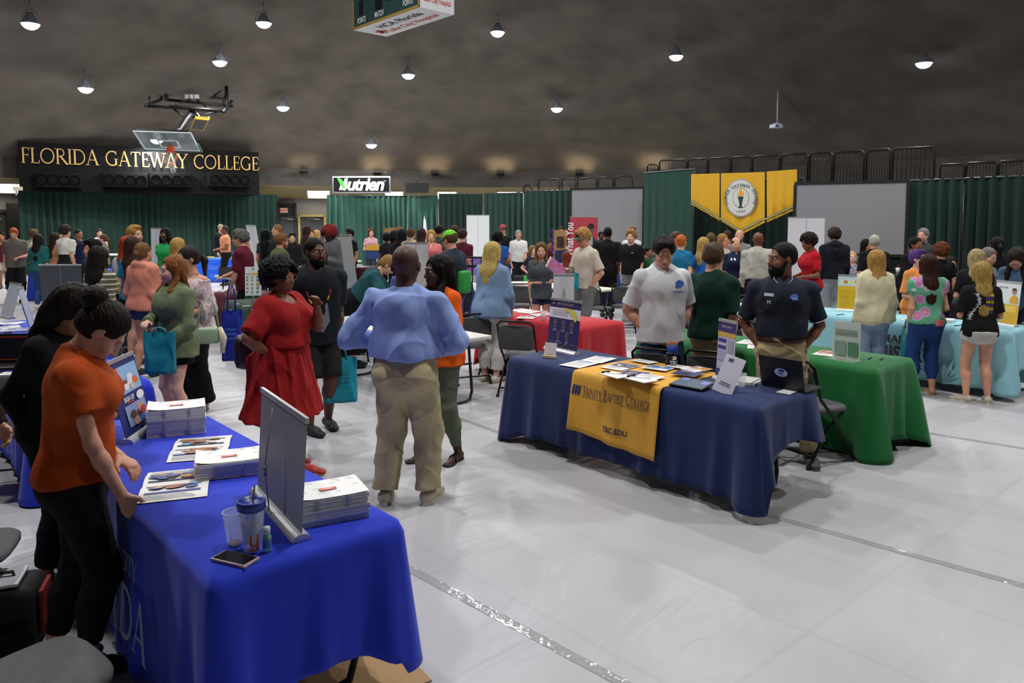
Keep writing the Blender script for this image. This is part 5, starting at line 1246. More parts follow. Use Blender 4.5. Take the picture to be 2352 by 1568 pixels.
# ------------------------------------------------------------------ goods on the tables
def tp(key, u, v, z=0.0):
    """u along the table towards the near end (0 middle), v to the camera side positive"""
    c0, a, b, L, W, M, cl, t = TBL[key]; return c0-a*u-b*v+UP*(TH+.006+z)
def yaw_of(key, extra=0): a = TBL[key][1]; return atan2(-a.y, -a.x)+radians(extra)
def flat_print(m, w_, h_, kind, seed, z):
    """adds generic photo / text areas to a sheet (mats: 0 paper, 1 dark, 2 accent, 3 tan, 4 pale)"""
    rnd = random.Random(seed)
    def q(x0, y0, x1, y1, mi): m.poly([(x0, y0, z), (x1, y0, z), (x1, y1, z), (x0, y1, z)], 0, mi)
    if kind == 'text':
        for k in range(7): q(-w_*.4, h_*(.36-k*.1), w_*(.1+.3*rnd.random()), h_*(.38-k*.1), 1)
        q(-w_*.42, h_*.4, w_*.2, h_*.46, 2)
    elif kind == 'photo':
        q(-w_*.46, -h_*.05, w_*.46, h_*.46, 2); z += .0004
        for k in range(5): m.poly([(rnd.uniform(-.3, .3)*w_+.1*w_*cos(a), h_*.2+rnd.uniform(-.1, .1)*h_+.1*h_*sin(a), z+k*.0003) for a in [0]*0] or [(x_, y_, z+k*.0003) for x_, y_ in (lambda cx, cy, r_: [(cx+r_*cos(j*pi/5), cy+r_*1.3*sin(j*pi/5)) for j in range(10)])(rnd.uniform(-.32, .32)*w_, rnd.uniform(.06, .3)*h_, rnd.uniform(.06, .12)*w_)], 0, rnd.choice([1, 3, 4]))
        for k in range(4): q(-w_*.4, h_*(-.14-k*.07), w_*.3*rnd.random(), h_*(-.125-k*.07), 1)
    elif kind == 'dark': q(-w_*.5, -h_*.5, w_*.5, h_*.5, 2); m.poly([(-w_*.4, h_*.25, z+.0004), (w_*.2, h_*.25, z+.0004), (w_*.2, h_*.33, z+.0004), (-w_*.4, h_*.33, z+.0004)], 0, 0)
def sheet(p, rz, w_, h_, kind, seed, label, cat='leaflet', group=None, accent='3a56b0', th=.002, name='leaflet', paper='e2e0da', dk='8088a0'):
    m = MB().box((0, 0, th/2), (w_, h_, th)); flat_print(m, w_, h_, kind, seed, th+.0006)
    o = m.build(name, [mat(paper, .5), mat(dk, .6), mat(accent, .5), mat('b08870', .6), mat('c8d0dc', .6)], None, p, rz); return tag(o, label, cat, group)
def stack(p, rz, w_, h_, n, th, label, red=True):
    """a pile of strapped catalogues: each bundle a part"""
    o = empty('catalogue_stack', p, rz, label, 'stack of catalogues', 'white catalogue stacks on the blue cloth'); z = 0; rnd = random.Random(int(p.x*100))
    for k in range(n):
        m = MB(); dx, dy = rnd.uniform(-.006, .006), rnd.uniform(-.006, .006); nl = 5
        for j in range(nl): m.box((dx+rnd.uniform(-.002, .002), dy+rnd.uniform(-.0025, .0025), z+(j+.5)*th/nl), (w_, h_, th/nl*.93))
        z += th; m.build('catalogue', mat(['d6d6d4', 'e4e4e2', 'c8c9cc'][k % 3], .6), o)
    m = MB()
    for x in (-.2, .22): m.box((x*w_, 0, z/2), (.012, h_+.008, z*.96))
    m.build('strap_line', mat('a8acb4', .6), o)  # thin grey bands round the pile, showing on its two long sides
    vs = []; fs = []; N = 10
    for i in range(N+1):
        t = i/N; zz = z+.003+.014*(2*t-1)**4*(1 if t < .5 else .3); vs += [((t-.5)*w_, -h_/2, zz), ((t-.5)*w_, h_/2, zz)]
    fs = [(2*i, 2*i+2, 2*i+3, 2*i+1) for i in range(N)]; c = mesh_obj('cover', vs, fs, mat('eeeeec', .45), o, True)
    if red:
        mesh_obj('logo_block', [(-.035, -.028, z+.0065), (.035, -.028, z+.0065), (.035, .0, z+.0065), (-.035, .0, z+.0065)], [(0, 1, 2, 3)], mat('e0583a', .5), o)
        v, f = text_mesh('FREE', .02, bold=.02); mesh_obj('lettering', [(x, y-.022, z+.0072) for x, y, q in v], f, mat('f0f0f0', .5), o)
        m = MB(); rnd = random.Random(5)
        for k in range(22): x, y = rnd.uniform(-.42, .42)*w_, rnd.uniform(-.4, .4)*h_; m.tube([(x+.012*cos(a), y+.012*sin(a)*rnd.uniform(.6, 1), z+.006) for a in (0, 1, 2.2, 3.5)], .0006, n=3)
        m.build('line_drawing', mat('9aa0ac', .6), o)
    return o
def P(px, py, z=TH+.004): return onz(px, py, z)
yw = atan2(SB.y, SB.x)
stack(P(408, 990), yw-radians(18), .30, .21, 5, .03, 'tall stack of white catalogues beside the small retractable banner')
stack(P(528, 1082), yw-radians(20), .30, .21, 5, .015, 'lower middle stack of white catalogues behind the grey banner back')
stack(P(752, 1180), yw-radians(14), .29, .215, 5, .021, 'stack of white catalogues nearest the right corner of the blue cloth')
for (px, py, rz, lb, seed) in ((462, 1030, -25, 'open magazine behind the middle catalogue stack', 3), (405, 1113, -22, 'open magazine under the hand of the rust blouse woman', 8)):
    o = empty('open_magazine', P(px, py), yw+radians(rz), lb, 'magazine', 'open magazines on the blue cloth')
    for s in (-1, 1):
        vs = []; N = 8
        for i in range(N+1):
            t = i/N; z = .004+.014*sin(pi*min(1, t*1.15))*(1-t*.4); y = s*t*.21; vs += [(-.14, y, z), (.14, y, z)]
        fs = [(2*i, 2*i+2, 2*i+3, 2*i+1) for i in range(N)]; pg = mesh_obj('page', vs, fs, mat('e6e4de', .4), o, True)
        m = MB(); rnd = random.Random(seed+s)
        hgt = lambda y: .0055+.014*sin(pi*min(1, abs(y)/.21*1.15))*(1-abs(y)/.21*.4)
        def qd(x0, y0, x1, y1, mi): m.add([(x0, y0*s, hgt(y0)+.0012), (x1, y0*s, hgt(y0)+.0012), (x1, y1*s, hgt(y1)+.0012), (x0, y1*s, hgt(y1)+.0012)], [(0, 1, 2, 3)], mi)
        qd(-.12, .03, .11, .135, 4 if s > 0 else 0)
        for k in range(16):
            cx, cy, r_ = rnd.uniform(-.09, .08), rnd.uniform(.05, .115), rnd.uniform(.01, .026); yy = [cy+r_*.8*sin(j*pi/4) for j in range(8)]; m.add([(cx+r_*1.5*cos(j*pi/4), yy[j]*s, hgt(yy[j])+.002+.0003*k) for j in range(8)], [tuple(range(8)) if s > 0 else tuple(range(8))[::-1]], rnd.choice([0, 1, 2, 3, 1, 6]))
        for k in range(4): qd(-.12, .148+k*.013, .05+.05*rnd.random(), .152+k*.013, 5)
        m.build('printed_photo', [mat(c, .5) for c in ('4a5a9a', '9c6c50', '5aa0c8', 'b07c40', '3c3c5c', '9098a8', 'd0c8c0')], pg)

# retractable banners -------------------------------------------------------
def rollup(base_l, base_r, h, tilt, front, back, label, base=.07, cat='banner', rev=False, basec='c4c6c8', group=None, name='retractable_banner', seam=False, drum=.045, stay=True):
    """stands between two base points; front face towards -normal side, tilt leans the sheet back (metres at the top)"""
    bl, br = Vector(base_l), Vector(base_r); d = br-bl; d.z = 0; L = d.length; o = empty(name, (bl+br)/2, atan2(d.y, d.x), label, cat, group)
    s = -1 if rev else 1
    m = MB(); prof = [(drum*cos(a*pi/8)*1.25, drum*sin(a*pi/8)*.95) for a in range(9)]; vs = [(x_, y_, z_) for x_ in (-L/2, L/2) for y_, z_ in prof]; n = len(prof)
    fs = [(k, k+1, n+k+1, n+k) for k in range(n-1)]+[tuple(range(n)), tuple(range(n, 2*n))[::-1], (0, n, 2*n-1, n-1)]
    m.add(vs, fs, 0, False); m.build('base', mat(basec, .35, .5), o)
    z0 = drum*.85; M = frame((1, 0, 0), Vector((0, tilt*s, h-z0)).normalized(), (0, -1*s, 0), (0, 0, z0)); sl = Vector((0, tilt*s, h-z0)).length
    y_ = Vector((0, tilt*s, h-z0)).normalized(); zf = Vector((1, 0, 0)).cross(y_); F_ = frame((1, 0, 0), y_, zf, (0, 0, z0))
    sh = MB().box((0, sl/2, 0), (L*.985, sl, .003)); sh.T = F_; sh.v = [tuple(F_ @ Vector(v_)) for v_ in sh.v]; sheet_ = sh.build('sheet', [mat(front, .5)], o)
    m = MB(); m.T = F_; m.box((0, sl, 0), (L, .022, .014)); m.build('top_rail', mat('b8babc', .35, .6), o)
    if stay: MB().tube([(0, .03*s+.0, .02), (0, tilt*s*.5+.035*s, h*.5), (0, tilt*s+.012*s, h-.01)], .004 if h < 1 else .008, n=6).build('support_rod', mat('8a8c8e', .4, .7), o)
    def art(fn, nm='print'):
        m = MB(); m.T = F_ @ Matrix.Translation((-L/2, 0, .0022 if True else 0)); return m
    if back:
        m = MB(); m.T = F_; m.box((0, sl/2, -.003*1), (L*.98, sl*.99, .001)); m.build('sheet_back', mat(back, .6), o)
    if seam: m = MB(); m.T = F_; m.box((0, sl/2, -.006), (.006, sl, .004)); m.box((0, sl/2, .004), (.006, sl, .003)); m.build('pole_seam', mat('8a8c8e', .5), o)
    return o, F_, L, sl
def art(o, F_, rects, off=.003, name='print'):
    """rects: (x0, y0, x1, y1, colour) in sheet metres from the middle bottom, or (points, colour)"""
    cols = []; m = MB(); m.T = F_ @ Matrix.Translation((0, 0, off))
    for k, r_ in enumerate(rects):
        c = r_[-1]
        if c not in cols: cols.append(c)
        z = .0004*k
        if len(r_) == 5: m.poly([(r_[0], r_[1], z), (r_[2], r_[1], z), (r_[2], r_[3], z), (r_[0], r_[3], z)], 0, cols.index(c))
        else: m.poly([(x, y, z) for x, y in r_[0]], 0, cols.index(c))
    return m.build(name, [mat(c, .5) for c in cols], o)
def word(o, F_, s, size, x, y, c, bold=.02, off=.006, xs=1.0, rot=0, serif=False):
    if serif: v, f, _ = serif_mesh(s, size, bold=1.5)
    else: v, f = text_mesh(s, size, bold=bold)
    cr, sr_ = cos(radians(rot)), sin(radians(rot)); return mesh_obj('lettering', [tuple(F_ @ Vector((x+(a*cr*xs-b_*sr_), y+a*sr_*xs+b_*cr, off))) for a, b_, _ in v], f, mat(c, .5), o)
ell_ = lambda cx, cy, rx, ry, n=16: [(cx+rx*cos(2*pi*k/n), cy+ry*sin(2*pi*k/n)) for k in range(n)]
def blobs(x0, y0, x1, y1, cols, n, seed, r=.12):
    rnd = random.Random(seed); out = []; w_, h_ = x1-x0, y1-y0
    for k in range(n): cx, cy = rnd.uniform(x0+.15*w_, x1-.15*w_), rnd.uniform(y0+.15*h_, y1-.2*h_); out.append((ell_(cx, cy, r*w_, r*h_*1.3, 12), rnd.choice(cols)))
    return out
# nearest: seen from the back (grey)
bl, br = P(592, 1128), P(694, 1243)
o, F_, L, sl = rollup(bl, br, .455, -.03, '8c9094', None, 'grey back of a small retractable banner standing on the blue cloth', drum=.03, rev=True, stay=False)
MB().tube([(0, -.035, .02), (0, -.05, .2), (0, -.012, .44)], .003, n=6).tube([(0, -.047, .17), (0, -.049, .21)], .007, n=8).build('support_rod', mat('a0a2a4', .35, .7), o)
# front facing banner on the far end of the blue table
bl, br = P(290, 1020), P(352, 975)
o, F_, L, sl = rollup(bl, br, .43, .1, '26306c', None, 'small navy retractable banner with student photos on the blue cloth', drum=.03, basec='d8dadc')
art(o, F_, [(-L*.28, sl*.53, L*.46, sl*.9, '8fb4d8')]+blobs(-L*.28, sl*.53, L*.46, sl*.8, ['d8703a', 'c8b8b0', '7a5040', 'e0e0e4'], 7, 3, .13)+[(-L*.46, sl*.74, -L*.2, sl*.9, 'e0522c'), (ell_(L*.3, sl*.44, L*.13, sl*.06), 'e6e6ea'), (-L*.3, sl*.1, L*.4, sl*.38, '8c9cc4')]+blobs(-L*.3, sl*.1, L*.4, sl*.38, ['c03c2c', '3c78c8', '5c3c2c', 'c8a088'], 7, 6, .15))
word(o, F_, 'SIGN UP', .036, -L*.08, sl*.43, 'f0f0f4'); word(o, F_, 'to get info', .02, -L*.05, sl*.395, 'e0522c'); word(o, F_, 'UF', .045, -L*.33, sl*.79, 'f4f4f4', off=.01)
# purple college banner on the navy table
bl, br = P(1268, 816), P(1330, 819)
bl, br = P(1256, 800), P(1326, 816)
o, F_, L, sl = rollup(bl, br, .47, .05, '2b2560', None, 'purple retractable college banner with a yellow state map', drum=.035, basec='dcdcdc')
art(o, F_, [(-L/2, sl*.62, L/2, sl*.83, 'dcdce4'), (-L*.4, sl*.66, L*.1, sl*.76, 'b8b8c4'), (-L*.4, sl*.78, -.02, sl*.79, '9090a4'), (-L/2, 0, L/2, sl*.14, '3c3860')]+blobs(-L/2, .0, L/2, sl*.14, ['6c6488', '1c1838', '8c84a4'], 14, 2, .05)+[([(-L*.04, sl*.845), (L*.25, sl*.83), (L*.33, sl*.8), (L*.42, sl*.68), (L*.4, sl*.58), (L*.34, sl*.6), (L*.24, sl*.72), (L*.14, sl*.78), (-L*.04, sl*.81)], 'd8cc4a')])
for k, (x, y) in enumerate(((-.27, .52), (0, .52), (.27, .52), (-.14, .29), (.14, .29))):
    art(o, F_, [(ell_(x*L, y*sl, .026, .026), 'a89860'), (ell_(x*L, y*sl, .022, .022), '2b2560'), (x*L-.02, y*sl-.042, x*L+.02, y*sl-.036, 'a89860'), (x*L-.028, y*sl-.08, x*L+.028, y*sl-.055, '6c689c')], .0045, 'icon')
    word(o, F_, '$+<>o'[k], .03, x*L, y*sl-.01, 'c8b860', off=.0085)
word(o, F_, 'TRINITY BAPTIST COLLEGE', .019, 0, sl*.895, 'b8a460', serif=True, xs=.8)
art(o, F_, [([(-L*.42+k*.008, sl*.893), (-L*.42+k*.008+.005, sl*.893), (-L*.42+k*.008+.008, sl*.925), (-L*.42+k*.008+.003, sl*.925)], 'c8b460') for k in range(3)])
# code stand: card with a blank white face on a wooden block
p = P(1262, 822); o = empty('card_stand', p, yaw_of('tbc', 18), 'small white card on a pale wooden block at the left of the navy cloth', 'card stand')
MB().box((0, 0, .012), (.12, .05, .024), bev=.004).build('wooden_block', mat('c8b48c', .6), o); m = MB(); m.T = Matrix.Rotation(radians(-14), 4, 'X'); m.box((0, 0, .075), (.115, .003, .12)); m.build('card', mat('d8d6d4', .5), o); v, f = text_mesh('LEARN MORE', .012, bold=.01)
mesh_obj('lettering', [tuple(Matrix.Rotation(radians(-14), 4, 'X') @ Vector((x, -.004, y+.027))) for x, y, z in v], f, mat('505050', .5), o)
# grey banner back on the red table
bl, br = onz(1270, 745, TH), onz(1318, 745, TH)
o, F_, L, sl = rollup(bl, br, .58, .03, 'd8d8dc', None, 'white back of a small banner on the red cloth', drum=.03, seam=False, basec='c8c8cc', rev=True)
MB().tube([(-.06, -.03, .0), (0, -.02, .5)], .002, n=4).tube([(.06, -.03, .0), (0, -.02, .5)], .002, n=4).build('stand_legs', mat('707074', .4, .5), o)
# leaning purple sign, right of the navy table, and the code sign in acrylic
bl, br = P(1644, 868), P(1684, 882)
o, F_, L, sl = rollup(bl, br, .45, .02, 'c8c4e4', None, 'narrow purple and lilac retractable sign right of the tablet', drum=.03, basec='d8d8d8')
art(o, F_, [(-L/2, sl*.8, L/2, sl*.985, '3a3078'), (-L/2, sl*.72, L/2, sl*.8, 'd8a848'), (-L*.45, sl*.62, .0, sl*.68, '3a3490'), (-L*.45, sl*.5, -.0, sl*.56, '3a3490'), (L*.08, sl*.45, L*.4, sl*.68, 'a8a8b4'), (-L*.45, sl*.3, L*.1, sl*.46, 'b0acd4'), (-L/2, 0, L/2, sl*.14, '4a4288')])
word(o, F_, 'TRINITY BAPTIST', .016, 0, sl*.88, 'd8c890', serif=True, xs=.8)
p = P(1657, 902); o = empty('acrylic_sign', p, yaw_of('tbc', 8), 'leaning white card sign in clear acrylic beside the tablet', 'sign')
R_ = Matrix.Rotation(radians(-20), 4, 'X') @ Matrix.Rotation(radians(14), 4, 'Y'); m = MB(); m.T = R_; m.box((0, 0, .135), (.15, .004, .27)); m.build('card', mat('d4d2e4', .4), o)
m = MB(); m.T = R_; m.box((0, -.004, .135), (.156, .002, .275)); m.box((0, .03, .005), (.156, .07, .003)); m.build('acrylic_holder', mat('ffffff', .05, alpha=.18), o)
m = MB(); m.T = R_
for k in range(3): m.add([(-.045+k*.012, -.006, .225), (-.037+k*.012, -.006, .225), (-.03+k*.012, -.006, .25), (-.038+k*.012, -.006, .25)], [(0, 1, 2, 3)])
m.add([(-.04, -.006, .07), (.04, -.006, .07), (.04, -.006, .076), (-.04, -.006, .076)], [(0, 1, 2, 3)]).add([(-.045, -.006, .055), (.045, -.006, .055), (.045, -.006, .06), (-.045, -.006, .06)], [(0, 1, 2, 3)]); m.build('printed_marks', mat('3c3c5c', .5), o)

# navy table goods
for i, (px, py, rz, w_, h_, k, ac, lb) in enumerate([(1330, 836, 8, .21, .28, 'text', '5a78c8', 'white leaflet over the left edge of the yellow runner'), (1375, 826, 12, .21, .28, 'text', '4a68c0', 'white form with blue lines at the back left of the runner'),
    (1425, 843, 5, .21, .28, 'photo', '3c4460', 'photo leaflet in the middle of the yellow runner'), (1452, 862, 14, .22, .28, 'photo', '2a2a60', 'dark photo leaflet beside the clipboards'), (1480, 832, 0, .2, .12, 'text', 'c8c8d0', 'small white notepad at the back of the runner'),
    (1510, 848, 10, .22, .15, 'photo', '2e78c8', 'bright blue photo flyer in front of the mug'), (1480, 872, 8, .2, .28, 'text', 'd8d8dc', 'white sheet beside the tablet'), (1560, 846, 6, .2, .12, 'text', 'd0c090', 'cream and white card right of the mug'),
    (1580, 862, 12, .2, .2, 'dark', '2c2c5c', 'navy booklet behind the tablet'), (1600, 853, -6, .16, .2, 'photo', 'c07838', 'orange photo leaflet behind the leaning sign')]):
    sheet(P(px, py, TH+.012)+UP*(.0022*i), yaw_of('tbc', rz), w_, h_, k, i, lb, accent=ac, group='leaflets on the yellow runner')
for i, (px, py, lb) in enumerate([(1412, 869, 'clipboard with white paper and pen, left of the pair on the runner'), (1472, 879, 'clipboard with white paper and pen, right one nearest the tablet')]):
    o = empty('clipboard', P(px, py, TH+.012)+UP*.024, yaw_of('tbc', 82), lb, 'clipboard', 'clipboards on the yellow runner')
    MB().box((0, 0, .002), (.15, .23, .004)).build('board', mat('b49c7c', .5), o); MB().box((0, -.01, .005), (.14, .2, .002)).build('paper', mat('e8e8e8', .5), o); MB().box((0, .105, .01), (.07, .02, .012)).build('clip', mat('303034', .3, .7), o); MB().tube([(-.03, .08, .012), (.05, -.05, .012)], .004, n=6).build('pen', mat('e8e8ec', .4), o)
o = empty('tablet', P(1590, 887, TH+.01), yaw_of('tbc', 3), 'black tablet lying at the corner of the yellow runner', 'tablet')
m = MB(); m.T = Matrix.Rotation(radians(7), 4, 'X'); m.box((0, 0, .02), (.27, .19, .012), bev=.004); m.build('body', mat('16161a', .4), o); m = MB(); m.T = Matrix.Rotation(radians(7), 4, 'X'); m.box((0, 0, .027), (.25, .17, .001)); m.build('screen', mat('4a5c6c', .15, emit=.25), o)
m = MB(); m.T = Matrix.Rotation(radians(7), 4, 'X'); m.box((-.08, .05, .0283), (.06, .06, .001)); m.box((.09, .03, .0283), (.06, .06, .001)); m.build('screen_tiles', mat('2a2e8c', .3, emit=.3), o)
# mug with pencils
p = P(1543, 843); o = empty('mug', p, .6, 'black mug with white print at the back of the runner', 'mug')
MB().lathe([(0, .002), (.043, .002), (.045, .01), (.047, .055), (.044, .1), (.046, .125), (.042, .125), (.04, .1), (.042, .02), (0, .012)], n=28).build('cup', mat('0c0c0e', .25), o)
MB().tube([(-.046, 0, .1), (-.075, 0, .1), (-.085, 0, .065), (-.07, 0, .03), (-.046, 0, .03)], .006, n=8).build('handle', mat('0c0c0e', .25), o)
v, f = text_mesh('TBC', .042, bold=.03); mesh_obj('lettering', [(.049*sin(x/.05-.4), -.049*cos(x/.05-.4), y+.03) for x, y, z in v], f, mat('e4e4e4', .5), o)
mesh_obj('eagle_print', [(.049*sin(x/.05-.4), -.049*cos(x/.05-.4), y+.068) for x, y in ((-.02, 0), (.012, -.002), (.026, .012), (.02, .026), (.0, .032), (-.018, .024), (-.01, .014))], [tuple(range(7))], mat('e4e4e4', .5), o)
rnd = random.Random(4)
for k in range(22):
    a = rnd.random()*6.28; r_ = .03*sqrt(rnd.random()); x, y = r_*cos(a), r_*sin(a); q = empty('pencil', p+Vector((x*.6, y*.6, .014)), 0, 'blue pencil with pink eraser standing in the black mug', 'pencil', 'pencils in the mug')
    e = Vector((x*1.1, y*1.1, .175+rnd.uniform(-.006, .006))); MB().tube([(0, 0, 0), e], .0038, n=6).build('shaft', mat('1f3f94', .4), q); MB().tube([e, e*1.06], .0042, n=6).build('ferrule', mat('c8a030', .3, .7), q); MB().tube([e*1.06, e*1.13], .004, n=6).build('eraser', mat('d0606c', .6), q)
# clear cups, tumbler
glassm = mat('e8eef0', .05, spec=.8, alpha=.22, coat=.4)
def clear_cup(p, h, r0, r1, label, sc=None, fillc=None, fh=.3, parent_cat='cup'):
    o = empty('plastic_cup', p, 0, label, parent_cat); MB().lathe([(0, .002), (r0, .002), (r1, h), (r1-.0015, h), (r0-.0015, .006), (0, .006)], n=28).build('cup', glassm, o)
    MB().tube([(r1*cos(a*pi/12), r1*sin(a*pi/12), h) for a in range(24)], .0022, n=6, closed=True).build('rim', mat('e4e8e8', .2, alpha=.7), o)
    if fillc: MB().lathe([(0, .004), (r0-.002, .004), (r0+(r1-r0)*fh-.002, h*fh), (0, h*fh)], n=24).build('drink', mat(fillc, .1, alpha=.6), o)
    return o
clear_cup(P(540, 1250), .125, .027, .042, 'clear plastic cup with a little amber drink beside the tumbler', fillc='8a6a3c', fh=.07)
clear_cup(P(1702, 888), .095, .026, .038, 'clear plastic cup on the navy cloth beside the laptop')
clear_cup(P(1249, 737), .12, .028, .042, 'clear plastic cup with pale pink drink on the red cloth', fillc='e8c8d0', fh=.75)
p = P(580, 1262); o = empty('tumbler', p, 0, 'clear tumbler with blue lid and metal straw on the blue cloth', 'tumbler')
MB().lathe([(0, .002), (.032, .002), (.034, .01), (.047, .16), (.045, .16), (.031, .012), (0, .012)], n=32).build('cup', glassm, o)
MB().lathe([(0, .03), (.027, .03), (.036, .1), (0, .1)], n=24).build('drink', mat('9aa4a8', .1, alpha=.35), o)
MB().lathe([(.043, .15), (.05, .155), (.052, .172), (.05, .186), (.046, .188), (.043, .178), (.0, .172)], n=32).build('lid', mat('1c3488', .35), o)
MB().tube([(-.012, .012, .02), (.016, -.006, .245)], .0032, n=8).build('straw', mat('9c9c9c', .25, .9), o)
def cyl(px_, z_, r_, ang): return (r_*sin(px_/r_+ang), -r_*cos(px_/r_+ang), z_)
for k, (c_, w1, w2, dz) in enumerate((('e8e8e8', .0075, .0, .0), ('d85a2a', .0045, .0, .0))):
    rr = .0385+.0006*k; m = MB(); b_ = w1
    def stroke(pts):
        for i in range(len(pts)-1):
            (x0, y0), (x1, y1) = pts[i], pts[i+1]; d_ = Vector((x1-x0, y1-y0)).normalized()*b_*.6; n_ = Vector((-d_.y, d_.x))*1.6
            m.add([cyl(x0-n_.x-d_.x, y0-n_.y-d_.y, rr+y0*.085, .5), cyl(x1-n_.x+d_.x, y1-n_.y+d_.y, rr+y1*.085, .5), cyl(x1+n_.x+d_.x, y1+n_.y+d_.y, rr+y1*.085, .5), cyl(x0+n_.x-d_.x, y0+n_.y-d_.y, rr+y0*.085, .5)], [(0, 1, 2, 3)])
    stroke([(-.012, .068), (-.012, .04), (-.006, .03), (.006, .03), (.012, .04), (.012, .068)]); stroke([(.012, .03), (.012, .014), (.0, .012)]); stroke([(-.014, .014), (.0, .014)]); m.build('letter_print' if k else 'letter_outline', mat(c_, .4), o)
p = P(614, 1266); o = empty('sanitizer_bottle', p, -.5, 'small green hand gel bottle beside the tumbler', 'bottle')
MB().lathe([(0, .002), (.014, .002), (.0155, .01), (.0155, .055), (.011, .066), (0, .067)], n=20).build('bottle_body', mat('7ec8a8', .1, alpha=.65), o); MB().lathe([(0, .067), (.013, .067), (.0125, .092), (0, .094)], n=20).build('cap', mat('b8d0d0', .3), o)
MB().lathe([(.0158, .018), (.0158, .05)], n=20).build('label_band', mat('4a78a8', .5), o)
p = P(540, 1287); dv_ = P(590, 1300)-P(490, 1277); o = empty('phone', p, atan2(dv_.y, dv_.x)-pi/2, 'smartphone in a pale pink case lying at the blue table corner', 'phone'); MB().box((0, 0, .006), (.078, .155, .011), bev=.004).build('case', mat('c0a4a8', .4), o); MB().box((0, 0, .0121), (.068, .143, .0008)).build('screen', mat('0a0a0c', .08), o)
# laptop on the navy table
p = P(1800, 893); o = empty('laptop', p, yaw_of('tbc', 180-2), 'open black laptop with round college sticker on its lid', 'laptop')
MB().box((0, -.1, .01), (.34, .23, .016), bev=.004).build('keyboard_base', mat('18181b', .4), o); m = MB(); m.T = Matrix.Translation((0, .015, .018)) @ Matrix.Rotation(radians(-12), 4, 'X'); m.box((0, .0, .11), (.34, .008, .22), bev=.003); m.build('lid', mat('141418', .4), o)
TT = Matrix.Translation((0, .015, .018)) @ Matrix.Rotation(radians(-12), 4, 'X')
for r_, c_, y_ in ((.055, '2a44a8', .0052), (.049, 'e4e6ec', .0058)): mesh_obj('sticker', [tuple(TT @ Vector((r_*cos(k*pi/16), y_, .11+r_*.62*sin(k*pi/16)))) for k in range(32)], [tuple(range(32))], mat(c_, .4), o)
v, f = text_mesh('TBC', .03, bold=.03); mesh_obj('lettering', [tuple(TT @ Vector((-x, .0066, y+.09))) for x, y, z in v], f, mat('2a4a98', .4), o)
mesh_obj('eagle_print', [tuple(TT @ Vector((-x, .0064, y+.118))) for x, y in ((-.025, 0), (.02, -.003), (.033, .004), (.02, .015), (.0, .018), (-.015, .012))], [tuple(range(6))], mat('2a4a98', .4), o)
sheet(P(1812, 898, TH+.004), yaw_of('tbc', 4), .1, .2, 'none', 2, 'white paper under the black laptop')
m = MB(); rnd = random.Random(3)
for k in range(6): m.tube([(rnd.uniform(-.05, .05), rnd.uniform(-.03, .03), .012+rnd.uniform(0, .02)) for _ in range(2)], .014, n=7)
tag(m.build('crumpled_tissue', mat('d8d8d8', .8), None, P(1683, 893)), 'crumpled white tissue between the acrylic sign and the clear cup', 'tissue')
o = empty('notebook', P(1720, 878), yaw_of('tbc', 12), 'white notebook with black band behind the clear cup', 'notebook'); MB().box((0, 0, .012), (.17, .23, .02)).build('pages', mat('c8c6c2', .5), o); MB().box((.06, 0, .023), (.008, .232, .002)).build('band', mat('101010', .5), o)
# green table goods
o = empty('acrylic_sign', onz(1943, 826, TH), yaw_of('green', 176), 'clear acrylic sign holder standing on the bright green cloth', 'sign')
MB().box((0, 0, .17), (.24, .004, .32)).build('card', mat('b8c4bc', .4), o); MB().box((0, .05, .004), (.26, .13, .006)).box((0, .004, .165), (.25, .003, .33)).build('acrylic_holder', mat('f4fcf8', .05, alpha=.3), o)
art(o, frame((-1, 0, 0), (0, 0, 1), (0, 1, 0), (0, .008, 0)), [(-.1, .25, .1, .262, '8ca090'), (-.1, .22, .1, .235, '7c9080'), (-.1, .04, 0, .16, '8ca496'), (.02, .04, .11, .16, '5c8c6c')], name='show_through_print')
for i, (px, py, lb) in enumerate([(1998, 822, 'black and silver pen on the green cloth, left one'), (2025, 824, 'black and silver pen on the green cloth, right one')]): q = empty('pen', onz(px, py, TH+.009), .9, lb, 'pen', 'pens on the green cloth'); MB().tube([(-.06, 0, 0), (.05, 0, 0)], .005, n=8).build('barrel', mat('121a18', .4), q); MB().tube([(.05, 0, 0), (.07, 0, 0)], .003, n=8).build('tip', mat('c8c8c8', .3, .8), q)
for i, (px, py, rz, k, lb) in enumerate([(1905, 812, 8, 'photo', 'red and white leaflets on the green cloth beside the acrylic sign'), (1725, 786, 12, 'text', 'white leaflets at the left of the green cloth'), (1745, 796, 30, 'text', 'white booklet on the green cloth behind the navy polo man')]): sheet(onz(px, py, TH+.006), yaw_of('green', rz), .22, .28, k, i+4, lb, accent='b04040', group='leaflets on the green cloth')
bl, br = onz(1742, 775, TH), onz(1790, 790, TH)
o, F_, L, sl = rollup(bl, br, .34, .03, 'd0e0d4', None, 'green and white banner half hidden behind the navy polo man', drum=.02, stay=False); art(o, F_, [(-L/2, sl*.6, L/2, sl, '2a9a70'), (-L/2, sl*.1, L/2, sl*.3, '3a8a4c')])
